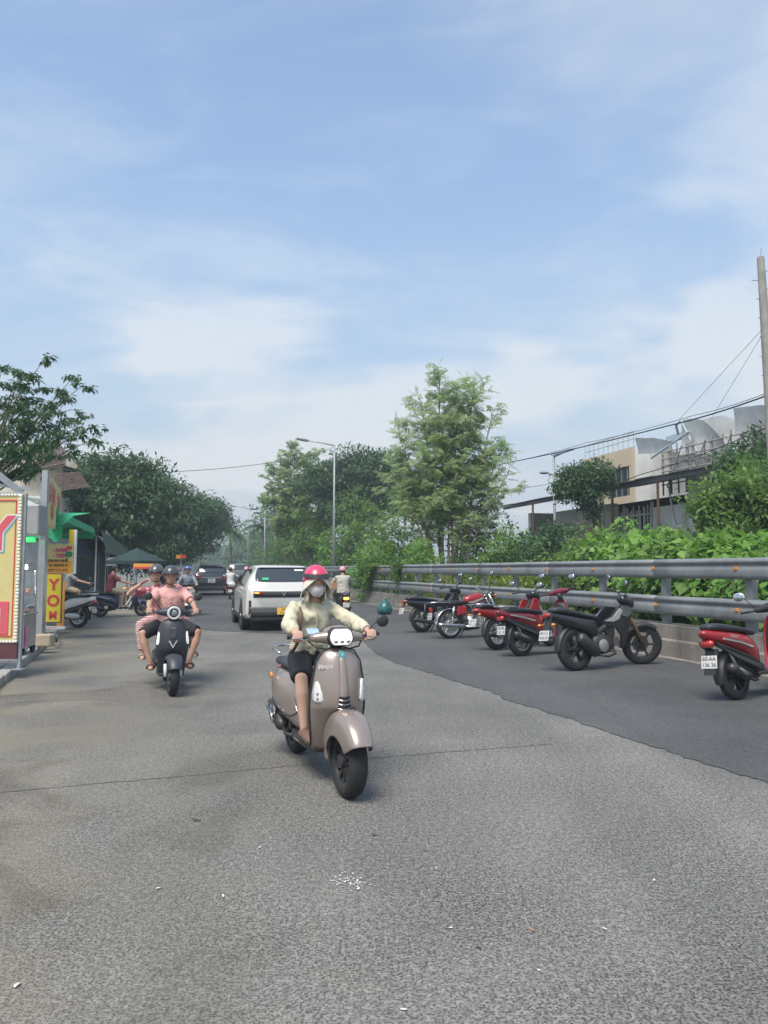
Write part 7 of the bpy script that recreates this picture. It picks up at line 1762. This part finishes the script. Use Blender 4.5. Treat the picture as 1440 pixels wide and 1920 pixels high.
# hood and truss over the cart
o = thing('stall_frame', 'grey metal stall frame with box hood and steel column above the food cart', 'stall', (0, 0, 0))
q = D(82, 1000, 14.0); cxs = q.x
mb = MB(); mb.bar((cxs, 14, PZ), (cxs, 14, 2.95), .13, .13); mb.build('column', m_steel, o, bevel=.012)
mb = MB(); a, b = D(47, 945, 12.6), D(87, 1003, 12.6); mb.box(((a.x + b.x) / 2 - .13, 12.75, (a.z + b.z) / 2), (b.x - a.x, .34, a.z - b.z)); mb.build('hood', M('grey_hood', (.33, .34, .34), .5, .3, var=.1), o, bevel=.03)
for (x0, y0), (x1, y1), wd_ in (((0, 928), (92, 940), .05), ((42, 952), (88, 946), .04), ((42, 930), (88, 952), .03), ((60, 952), (88, 928), .03), ((-10, 885), (42, 925), .11), ((-30, 905), (60, 918), .05)):
    mb = MB(); mb.bar(D(x0, y0, 13.2), D(x1, y1, 13.4), wd_, wd_); mb.build('truss_bar', m_gpole, o)
# sign parallel to the road, high
a, b = D(91, 885, 13.2), D(115, 925, 16.4); a2, b2 = D(91, 985, 13.2), D(115, 982, 16.4)
o = thing('shop_sign', 'tall shop sign seen almost edge-on above the green awning', 'sign', (a.x, a.y, 0)); dl = V((a.x, a.y, 0))
zt_, zb_ = a.z, 2.32
d_ = (V((b.x, b.y, 0)) - dl).normalized(); nr_ = V((d_.y, -d_.x, 0)); ln_ = (V((b.x, b.y, 0)) - dl).length
mb = MB(); mb.loft([[d_ * 0 + Zv * zb_, d_ * ln_ + Zv * zb_, d_ * ln_ + Zv * zt_, Zv * zt_], [nr_ * -.08 + Zv * zb_, d_ * ln_ - nr_ * .08 + Zv * zb_, d_ * ln_ - nr_ * .08 + Zv * zt_, nr_ * -.08 + Zv * zt_]]); mb.build('board', m_yel, o)
mb = MB(); mb.bar(nr_ * -.04 - d_ * .05 + Zv * (zb_ - .3), nr_ * -.04 - d_ * .05 + Zv * (zt_ + .02), .07, .1); mb.build('post', m_gpole, o)
for i_, ch_ in enumerate('BÚN BÒ'):
    if ch_ != ' ': text(ch_, o, d_ * ln_ * (.14 + .145 * i_) + Zv * (zt_ - .34) + nr_ * .006, d_, Zv, .46, m_redl2, .002, bold=.01)
mb = MB(); mb.ell(d_ * ln_ * .3 + Zv * (zb_ + .28), (.3, .03, .16), Matrix.Rotation(math.atan2(d_.y, d_.x), 3, 'Z')); mb.build('food_picture', m_food, o, smooth=True)
mb = MB(); mb.ell(d_ * ln_ * .7 + Zv * (zb_ + .3), (.3, .03, .2), Matrix.Rotation(math.atan2(d_.y, d_.x), 3, 'Z')); mb.build('leaf_picture', m_green2, o, smooth=True)
mb = MB(); mb.bar(nr_ * -.14 + d_ * ln_ * .5 + Zv * PZ, nr_ * -.14 + d_ * ln_ * .5 + Zv * (zt_ - .1), .07, .07); mb.build('post', m_gpole, o)

# green scalloped awnings
def awning(label, s0, s1, t0, z0, t1, z1, drop=.22, ns=12):
    o = thing('green_awning', label, 'awning', R((s0 + s1) / 2, t1, 0), 0); B_ = R((s0 + s1) / 2, t1)
    mb = MB(); rows = []
    for i in range(ns + 1):
        s_ = s0 + (s1 - s0) * i / ns; rows.append([R(s_, t0 + (t1 - t0) * q, z0 + (z1 - z0) * q - .06 * math.sin(q * PI)) - B_ for q in (0, .33, .66, 1)])
    mb.loft(rows, closed=False); mb.build('canopy', m_green, o, smooth=True, solid=.012)
    for i in range(ns * 2):     # scallops along the road edge
        a = s0 + (s1 - s0) * i / (ns * 2); b = s0 + (s1 - s0) * (i + 1) / (ns * 2) - .02; mb = MB()
        mb.add([R(a, t0 + .012, z0 - .012) - B_, R(b, t0 + .012, z0 - .012) - B_, R(b, t0 + .03, z0 - drop * .75) - B_, R((a + b) / 2, t0 + .035, z0 - drop) - B_, R(a, t0 + .03, z0 - drop * .75) - B_], [(0, 1, 2, 3, 4)]); mb.build('scallop', m_green, o, solid=.006)
    mb = MB(); mb.add([R(s0, t0, z0) - B_, R(s0, t1, z1) - B_, R(s0, t1, z1 - .3) - B_, R(s0, (t0 * .4 + t1 * .6), (z0 * .4 + z1 * .6) - .34) - B_, R(s0, (t0 * .6 + t1 * .4), (z0 * .6 + z1 * .4) - .26) - B_, R(s0, t0, z0 - drop) - B_], [(0, 1, 2, 3, 4, 5)]); mb.build('end_valance', m_green, o, solid=.008)
    mb = MB(); mb.add([R(s1, t0, z0) - B_, R(s1, t1, z1) - B_, R(s1, t1, z1 - .42) - B_, R(s1, (t0 * .4 + t1 * .6), (z0 * .4 + z1 * .6) - .46) - B_, R(s1, (t0 * .6 + t1 * .4), (z0 * .6 + z1 * .4) - .38) - B_, R(s1, t0, z0 - .34) - B_], [(0, 1, 2, 3, 4, 5)]); mb.build('end_valance', m_green, o, solid=.008)
    for s_ in (s0 + .1, s1 - .1):
        mb = MB(); mb.bar(R(s_, t1, PZ) - B_, R(s_, t1, z1) - B_, .06, .06); mb.build('awning_post', m_gpole, o)
        mb = MB(); mb.bar(R(s_, t1, z1 - .75) - B_, R(s_, t0 - .05, z0 - .03) - B_, .035, .035); mb.build('support_arm', m_gpole, o)
    mb = MB(); mb.bar(R(s0, t0 - .03, z0 - .02) - B_, R(s1, t0 - .03, z0 - .02) - B_, .04, .04); mb.build('front_bar', m_gpole, o)
    return o
awning('larger green awning with scalloped edge above the shop signs', SofPX(113, -2.65), SofPX(175, -2.65), -2.65, 2.83, -5.2, 2.92)
a = D(86, 990, 15.2); o = thing('green_awning', 'small green awning flap behind the steel column', 'awning', (a.x, 15.2, 0))
mb = MB(); mb.loft([[V((x, 0, 2.40)), V((x, .5, 2.62)), V((x, 1.4, 2.75))] for x in (-1.4, -.5, .0, .35)], closed=False); mb.build('canopy', m_green, o, solid=.012)
for i in range(7):
    x_ = -1.4 + i * .25; mb = MB(); mb.add([(x_, -.012, 2.40), (x_ + .245, -.012, 2.40), (x_ + .245, -.012, 2.14), (x_ + .12, -.012, 2.05), (x_, -.012, 2.14)], [(0, 1, 2, 3, 4)]); mb.build('scallop', m_green, o, solid=.006)
for x_ in (-1.35, -.6):
    mb = MB(); mb.bar((x_, 1.38, PZ), (x_, 1.38, 2.74), .04, .04); mb.build('awning_post', m_gpole, o)
mb = MB(); a = D(53, 1013, 13.5); mb.lathe([(.001, .05), (.09, .05), (.12, .0), (.12, -.03), (.001, -.03)], a, (0, 0, 1), 18); gl = mb.build('green_lamp', M('lit_green_lamp', (.02, .5, .08), .4, var=0, emit=(.05, 1, .15), es=.7), None, smooth=True); tag(gl, 'small glowing green lamp above the food cart', 'lamp')

# menu sign NAM / VIEN and standing Y sign
y_ = 18.0; a, b = D(84, 1018, y_), D(136, 1076, y_)
o = thing('menu_sign', 'orange and yellow menu sign with wavy top reading NAM VIEN', 'sign', ((a.x + b.x) / 2, y_, PZ)); wd_ = b.x - a.x; zt_, zb_ = a.z - PZ, b.z - PZ
top_ = [(-wd_ / 2 + wd_ * q / 16, zt_ - .05 + .04 * abs(math.sin(q / 16 * PI * 3))) for q in range(17)]
mb = MB(); mb.prism([(-wd_ / 2, zb_), (wd_ / 2, zb_)] + top_[::-1], lambda u_, v_, d: V((u_, d, v_)), 0, .04); mb.build('board', m_yel, o)
mb = MB(); mb.prism([(-wd_ / 2 + .02, zb_ + .02), (wd_ / 2 - .02, zb_ + .02), (wd_ / 2 - .02, zb_ + .30), (0, zb_ + .34), (-wd_ / 2 + .02, zb_ + .28)], lambda u_, v_, d: V((u_, d, v_)), -.004, -.001); mb.build('orange_panel', m_orange, o)
m_mag = M('magenta_lettering', (.60, .04, .20), .5, var=0)
text('- NAM', o, (.02, -.008, zt_ - .18), (1, 0, 0), Zv, .125, m_mag, .001, bold=.006); text('- VIEN', o, (.03, -.008, zt_ - .31), (1, 0, 0), Zv, .125, m_mag, .001, bold=.006)
text('BÚN BÒ HUẾ', o, (-.03, -.009, zt_ - .43), (1, 0, 0), Zv, .085, m_ink, .001, bold=.003); text('AU MANG VI', o, (.0, -.009, zt_ - .54), (1, 0, 0), Zv, .08, m_ink, .001, bold=.002)
text('0777 571 872', o, (.0, -.009, zt_ - .66), (1, 0, 0), Zv, .085, m_ink, .001)
mb = MB(); mb.ell((wd_ / 2 - .10, -.01, zt_ - .12), (.08, .01, .05)); mb.build('meat_picture', m_redl, o, smooth=True)
mb = MB(); mb.ell((wd_ / 2 - .10, -.01, zt_ - .27), (.09, .01, .07)); mb.build('bowl_picture', m_green2, o, smooth=True)
mb = MB(); mb.bar((wd_ / 2 + .03, .05, zb_), (wd_ / 2 + .03, .05, zt_ + .32), .05, .05); mb.build('post', m_wl, o)
mb = MB(); mb.box((wd_ / 2 - .06, .06, zt_ + .1), (.14, .03, .45)); mb.build('yellow_strip', m_yel2, o)
mb = MB(); mb.bar((-wd_ / 2 + .05, .05, 0), (-wd_ / 2 + .05, .05, zb_ + .1), .05, .05); mb.build('post', m_wl, o)
y_ = 17.4; a, b = D(80, 1077, y_), D(112, 1166, y_)
o = thing('standing_sign', 'yellow standing sign with red letters below the menu sign', 'sign', ((a.x + b.x) / 2, y_, PZ)); wd_ = b.x - a.x; zt_, zb_ = a.z - PZ, max(.06, b.z - PZ)
mb = MB(); mb.box((0, .03, (zt_ + zb_) / 2), (wd_, .05, zt_ - zb_)); mb.build('board', m_yel2, o)
mb = MB(); mb.box((0, .03, (zt_ + zb_) / 2), (wd_ + .05, .03, zt_ - zb_ + .05)); mb.build('frame', m_brown, o)
for s_, z_, sz in (('Y', zt_ - .25, .36), ('O', zt_ - .62, .36), ('M', zt_ - .95, .24)): text(s_, o, (.05, .0, z_), (1, 0, 0), Zv, sz, m_redl, .002, bold=.012)
mb = MB(); mb.box((.02, .02, .045), (wd_ + .2, .05, .07)); mb.build('foot_board', m_wl, o)
text('MANGMAN', o, (.0, -.008, .045), (1, 0, 0), Zv, .06, m_redl, .001)
y_ = 17.9; a, b = D(110, 1092, y_), D(119, 1166, y_)
o = thing('narrow_banner', 'narrow orange banner stand right of the yellow standing sign', 'sign', ((a.x + b.x) / 2, y_, PZ)); 
mb = MB(); mb.box((0, 0, (a.z - PZ) / 2 + .02), (b.x - a.x + .02, .03, a.z - PZ)); mb.build('board', m_orange, o)
mb = MB(); mb.box((0, .05, .015), (.3, .3, .03)); mb.build('foot', m_gpole, o)
mb = MB(); mb.ell((0, -.014, (a.z - PZ) * .72), (.04, .006, .06)); mb.build('red_mark', m_redl, o, smooth=True)
mb = MB(); mb.ell((0, -.014, (a.z - PZ) * .45), (.04, .006, .05)); mb.build('red_mark', m_redl, o, smooth=True)
# hose and kerb clutter
pts = [G(x, y, .14) for x, y in ((74, 1198), (85, 1187), (98, 1186), (108, 1192), (106, 1203), (92, 1196), (80, 1200), (72, 1210))]
mb = MB(); mb.tube(pts, .018, 8); hs_ = mb.build('hose', m_greypl, None, smooth=True); tag(hs_, 'grey hose looped on the kerb below the food cart', 'hose')
c_ = G(83, 1212, .12); mb = MB(); mb.box((0, 0, .11), (.3, .22, .22)); bk_ = mb.build('stone_block', M('sandy_stone', (.42, .36, .25), .85, var=.2), None, bevel=.03); bk_.location = c_; tag(bk_, 'sandy stone block on the kerb beside the steel column', 'block')

# metal-roofed shop along the road edge
o = thing('roadside_shop', 'dark metal-roofed shop with barred front behind the navy scooter', 'shop')
sa, sb = SofPX(141, -4.0), SofPX(216, -4.0)
mb = MB(); rbox(mb, sa, sb, -7.5, -4.35, -.03, 2.95); mb.build('wall', M('dark_shop_wall', (.09, .095, .10), .8, var=.3, vs=2, dirt=.4), o)
mb = MB(); rbox(mb, sa - .003, sa - .12, -7.5, -4.2, -.03, 2.95); mb.build('end_wall', m_tin, o)
nb = 15; sc0 = SofPX(183, -4.0)
for i in range(nb):
    s_ = sa + .2 + (sc0 - sa - .3) * i / (nb - 1); mb = MB(); mb.bar(R(s_, -4.25, 0), R(s_, -4.25, 2.1), .03, .03); mb.build('front_bar', m_gpole, o)
for z_ in (.05, 1.0, 2.1):
    mb = MB(); mb.bar(R(sa + .1, -4.2, z_), R(sc0 - .1, -4.2, z_), .04, .05); mb.build('front_rail', m_gpole, o)
mb = MB(); rbox(mb, sa + .1, sc0, -4.3, -4.24, 2.16, 2.85); mb.build('blue_tarpaulin', M('blue_patterned_tarp', (.17, .22, .38), .6, var=.5, vs=14), o)
for i in range(10):
    s_ = sc0 + .2 + (sb - sc0 - .4) * i / 9; mb = MB(); rbox(mb, s_, s_ + (sb - sc0) / 10.5, -4.30, -4.26, .0, 2.7); mb.build('wall_panel', m_roofd, o)
corr_roof(sa - .6, sb + 1.5, -3.3, 2.86, -7.6, 3.75, m_tin, o, nm='roof_sheet')
for i in range(14):      # curved drop edge of the awning
    a = sa - .6 + (sb + 2.1 - sa) * i / 14; b = sa - .6 + (sb + 2.1 - sa) * (i + 1) / 14 - .02; mb = MB()
    mb.loft([[R(s_, t_, z_) for t_, z_ in ((-3.32, 2.87), (-3.1, 2.84), (-2.98, 2.76), (-2.94, 2.60))] for s_ in (a, b)], closed=False); mb.build('awning_edge', m_tin, o, smooth=True, solid=.006)
for s_ in (sa, (sa + sb) / 2, sb):
    mb = MB(); mb.tube([R(s_, -3.2, -.03), R(s_, -3.2, 2.85)], .035, 8); mb.build('awning_post', m_gpole, o)
# canvas lean-to and parasol
a = D(205, 1020, 31); o = thing('canvas_lean_to', 'dark green canvas lean-to sloping down right of the metal shop', 'awning', (a.x, a.y, 0)); 
mb = MB(); rows = []
for q in range(7):
    e_ = q / 6; p0 = D(200 + 4 * e_, 995 + 4 * e_, 31 + 4 * e_); p1 = D(246, 1046 - 3 * e_, 29.5 + 4 * e_); rows.append([p0.lerp(p1, h_) - V((a.x, a.y, .12 * math.sin(h_ * PI))) for h_ in (0, .25, .5, .75, 1)])
rows = [[V((p.x, p.y, p.z)) for p in r_] for r_ in rows]
mb.loft(rows, closed=False); mb.build('canvas', m_umb, o, smooth=True, solid=.01)
for r_ in (rows[0], rows[-1]):
    for p in (r_[0], r_[-1]):
        mb = MB(); mb.tube([V((p.x, p.y, 0)), p], .03, 8); mb.build('pole', m_gpole, o)
fl_ = [D(x, y, 29.3) - V((a.x, a.y, 0)) for x, y in ((190, 994), (222, 1016), (247, 1040), (247, 1054), (222, 1044), (200, 1036))]; mb = MB(); mb.add(fl_, [(0, 1, 2, 3, 4, 5)]); mb.build('front_flap', m_umb, o, solid=.01)
mb = MB(); p0 = D(200, 1046, 30.5) - V((a.x, a.y, 0)); p1 = D(228, 1044, 30.5) - V((a.x, a.y, 0)); mb.add([p0, p1, p1 + V((-.2, 0, -.32)), p0 + V((0, 0, -.34))], [(0, 1, 2, 3)]); mb.build('hanging_sheet', M('lilac_sheet', (.45, .45, .60), .7), o, solid=.006)
pc = D(256, 1068, 29.5); o = thing('parasol', 'dark green canvas parasol above the roadside fruit stand', 'parasol', (pc.x, pc.y, 0))
za, ze = 2.36, 1.84; r_ = 1.1
mb = MB(); mb.tube([(0, 0, 0), (0, 0, za)], .025, 8); mb.build('pole', m_gpole, o)
mb = MB(); n = 8
cor = [V((r_ * 1.05 * math.cos(2 * PI * i / n + .39), r_ * 1.05 * math.sin(2 * PI * i / n + .39), ze)) for i in range(n)]
for i in range(n):
    mb = MB(); a_, b_ = cor[i], cor[(i + 1) % n]; ap = V((0, 0, za)); m1, m2 = ap.lerp(a_, .5) - Zv * .02, ap.lerp(b_, .5) - Zv * .02
    mb.add([ap, m1, m2, a_, b_, a_ - Zv * .13, b_ - Zv * .13], [(0, 1, 2), (1, 3, 4, 2), (3, 5, 6, 4)]); mb.build('canvas_panel', m_umb, o, solid=.006)
    mb = MB(); mb.tube([V((0, 0, za - .5)), a_ * .6 + V((0, 0, ze * .0 + za * .4))], .007, 5); mb.build('rib', m_gpole, o)
# fruit stand with an orange sign
pc = D(268, 1068, 28.2); o = thing('fruit_stand', 'low stand with wares and an orange sign under the dark green parasol', 'stand', (pc.x, pc.y, 0))
mb = MB(); mb.box((0, 0, .72), (1.5, .7, .05)); mb.build('table_top', m_scaf, o)
for x_, y_ in ((-.7, -.3), (.7, -.3), (-.7, .3), (.7, .3)):
    mb = MB(); mb.bar((x_, y_, 0), (x_, y_, .7), .05, .05); mb.build('leg', m_scaf, o)
mb = MB(); mb.box((.05, -.1, 1.62), (.75, .04, .2)); mb.build('orange_sign', m_orange, o, bevel=.01)
mb = MB(); mb.box((.05, -.125, 1.57), (.70, .01, .07)); mb.build('red_strip', m_redl, o)
for x_ in (-.3, .4):
    mb = MB(); mb.bar((x_, -.07, .74), (x_, -.07, 1.6), .025, .025); mb.build('sign_post', m_gpole, o)
for i in range(26):
    mb = MB(); mb.ell((random.uniform(-.68, .68), random.uniform(-.28, .28), .79), (random.uniform(.05, .09), .07, .05), nu=8, nv=6); mb.build('fruit', random.choice((m_food, m_orange, m_redl, m_green2, m_yel)), o, smooth=True)
for a_, b_ in (((-.55, -.45, .02), (-.2, -.42, .62)), ((-.40, -.46, .02), (-.06, -.43, .62))):
    mb = MB(); mb.tube([a_, b_], .022, 6); mb.build('white_stick', m_white, o)
# far hanging sign
a = D(339, 1044, 44); o = thing('hanging_sign', 'small red and yellow sign on a post above the far riders', 'sign', (a.x, a.y, 0))
mb = MB(); mb.box((-.14, 0, a.z), (.28, .05, .22)); mb.build('yellow_half', m_orange, o); mb = MB(); mb.box((.15, 0, a.z + .02), (.3, .05, .2)); mb.build('red_half', m_redl, o)
mb = MB(); mb.tube([(0, .06, 0), (0, .06, a.z + .15)], .03, 8); mb.build('post', m_gpole, o)

# tiled house roofs behind the branching tree
o = thing('tiled_house', 'house with brown tiled gable roofs behind the branching tree', 'house')
def tiled_slope(e0, e1, r0_, r1_, parent, rows_=9, cols_=12):
    for i in range(rows_):
        mb = MB(); u0, u1 = i / rows_, (i + 1.12) / rows_
        n_ = cols_ * 4; a_, b_ = [], []
        nrm = (e1 - e0).cross(r0_ - e0).normalized()
        if nrm.z < 0: nrm = -nrm
        for k in range(n_ + 1):
            q = k / n_; wv_ = .03 * math.sin(k * PI / 2)
            a_.append(e0.lerp(e1, q).lerp(r0_.lerp(r1_, q), u0) + nrm * (wv_ + .05)); b_.append(e0.lerp(e1, q).lerp(r0_.lerp(r1_, q), min(1, u1)) + nrm * wv_)
        mb.loft([a_, b_], closed=False); mb.build('tile_row', m_tile, parent, smooth=True, solid=.02)
hy = 36
E0, E1, Q0, Q1 = D(30, 888, hy), D(122, 870, hy - .5), D(58, 838, hy + 2.5), D(120, 838, hy + 2)
tiled_slope(E0, E1, Q0, Q1, o)
E0b, E1b, Q0b, Q1b = D(95, 924, hy - 2), D(168, 914, hy - 2), D(105, 888, hy - .3), D(150, 885, hy - .5)
tiled_slope(E0b, E1b, Q0b, Q1b, o)
mb = MB(); a, b = D(-60, 890, hy + .5), D(118, 890, hy + .5); mb.loft([[V((x, y, z)) for x, y in ((a.x, a.y), (b.x, b.y), (b.x, b.y + 5), (a.x, a.y + 5))] for z in (0, a.z + .75)]); mb.build('upper_wall', M('cream_wall', (.50, .46, .38), .85, var=.1, dirt=.3), o)
mb = MB(); a, b = D(-80, 930, hy - 1.2), D(112, 930, hy - 1.2); mb.loft([[V((x, y, z)) for x, y in ((a.x, a.y), (b.x, b.y), (b.x, b.y + 1.5), (a.x, a.y + 1.5))] for z in (0, a.z)]); mb.build('lower_wall', m_plaster, o)
gb = MB(); g0, g1, g2 = D(121, 872, hy - .4), D(120, 838, hy + 2), V((0, 0, 0)); g2 = g0 + V((0, 4.6, 0)); gb.loft([[g0, g1, g2], [g0 - V((.15, 0, 0)), g1 - V((.15, 0, 0)), g2 - V((.15, 0, 0))]]); gb.build('gable', M('cream_wall', (.5, .46, .38)), o)

# ------------------------------------------------------------------ small things on the ground
m_bag = M('teal_bin_bag', (.02, .12, .115), .35, var=.3, vs=10)
c_ = G(721, 1152); mb = MB(); mb.tube([V((0, 0, 0)), V((0, 0, .05)), V((0, 0, .2)), V((.01, 0, .36)), V((.02, 0, .44)), V((.03, 0, .46)), V((.05, 0, .56))], [.18, .24, .26, .2, .07, .04, .08], 16); bg_ = mb.build('bin_bag', m_bag, None, sub=1, disp=(.09, .09)); bg_.location = c_; tag(bg_, 'tied teal plastic bin bag at the foot of the wall', 'bag')
m_flake = M('white_paint_flakes', (.62, .62, .60), .8, var=.1)
c_ = G(650, 1652); mb = MB()
for i in range(60):
    x_, y_ = random.gauss(0, .045), random.gauss(0, .05); s_ = random.uniform(.002, .007); n_ = random.randint(5, 7)
    mb.add([(x_ + s_ * math.cos(2 * PI * q / n_) * random.uniform(.6, 1.2), y_ + s_ * 1.3 * math.sin(2 * PI * q / n_) * random.uniform(.6, 1.2), .0035 + i * .00002) for q in range(n_)], [tuple(range(n_))])
fl = mb.build('paint_flakes', m_flake, None); fl.location = c_; tag(fl, 'spatter of white paint flakes on the road in the foreground', 'paint spatter', kind='stuff')
lf_dry = M('dry_leaf', (.05, .04, .03), .8, var=.3); m_litter = M('paper_scrap', (.6, .6, .58), .8, var=.1); m_orl = M('orange_leaf', (.42, .16, .08), .7, var=.2)
LIT = [(367, 1540, .05, lf_dry, 'dry dark leaf lying on the road left of the paint spatter'), (702, 1567, .03, lf_dry, 'small dark leaf on the road below the taupe scooter'), (297, 1668, .028, m_litter, 'white paper scrap on the road, leftmost of the scraps'), (818, 1630, .02, m_litter, 'tiny white scrap right of the paint spatter'), (672, 1669, .024, m_litter, 'white scrap touching the paint spatter'), (998, 1746, .016, m_orl, 'small orange leaf on the foreground road'), (1134, 1744, .018, m_litter, 'tiny white scrap right of the orange leaf'), (487, 1591, .02, m_litter, 'small pale scrap between dark leaf and paint spatter'),
       (899, 1780, .02, lf_dry, 'small dark scrap near the bottom of the road'), (1226, 1652, .022, m_litter, 'pale twig-like scrap on the foreground road at right'), (32, 1850, .03, m_litter, 'white scrap in the lower left corner of the road'), (756, 1896, .02, m_litter, 'white speck at the bottom edge of the road'), (182, 1213, .06, m_litter, 'crumpled white paper on the road near the kerb'), (845, 1742, .018, m_litter, 'tiny white scrap in the middle of the foreground'), (1010, 1822, .014, m_litter, 'white speck low on the foreground road'), (418, 1682, .02, m_litter, 'faint white scrap left of the paint spatter')]
for x, y, s_, mt, lb in LIT:
    p = G(x, y); mb = MB(); n_ = 7; s_ *= .62
    mb.add([(s_ * 1.2 * math.cos(2 * PI * q / n_) * random.uniform(.7, 1.1), s_ * .5 * math.sin(2 * PI * q / n_) * random.uniform(.6, 1.2), .006 + random.uniform(0, .3) * s_) for q in range(n_)] + [(0, 0, .006 + .35 * s_)], [(q, (q + 1) % n_, n_) for q in range(n_)])
    q_ = mb.build('fallen_leaf' if mt is not m_litter else 'paper_scrap', mt, None); q_.location = p; q_.rotation_euler = (0, 0, random.uniform(0, 3)); tag(q_, lb, 'leaf' if mt is not m_litter else 'litter')
# ------------------------------------------------------------------ humid air
hz_m = bpy.data.materials.new('humid_air'); hz_m.use_nodes = True
t_ = hz_m.node_tree; t_.nodes.clear()
pv_ = t_.nodes.new('ShaderNodeVolumePrincipled'); pv_.inputs['Color'].default_value = (0.78, 0.9, 0.98, 1); pv_.inputs['Density'].default_value = 0.0017; pv_.inputs['Anisotropy'].default_value = 0.2
ou_ = t_.nodes.new('ShaderNodeOutputMaterial'); t_.links.new(pv_.outputs[0], ou_.inputs['Volume'])
mb = MB(); mb.box((0, 1000, 10.5), (4010, 4010, 23.2)); hz = mb.build('haze', hz_m); tag(hz, kind='stuff')
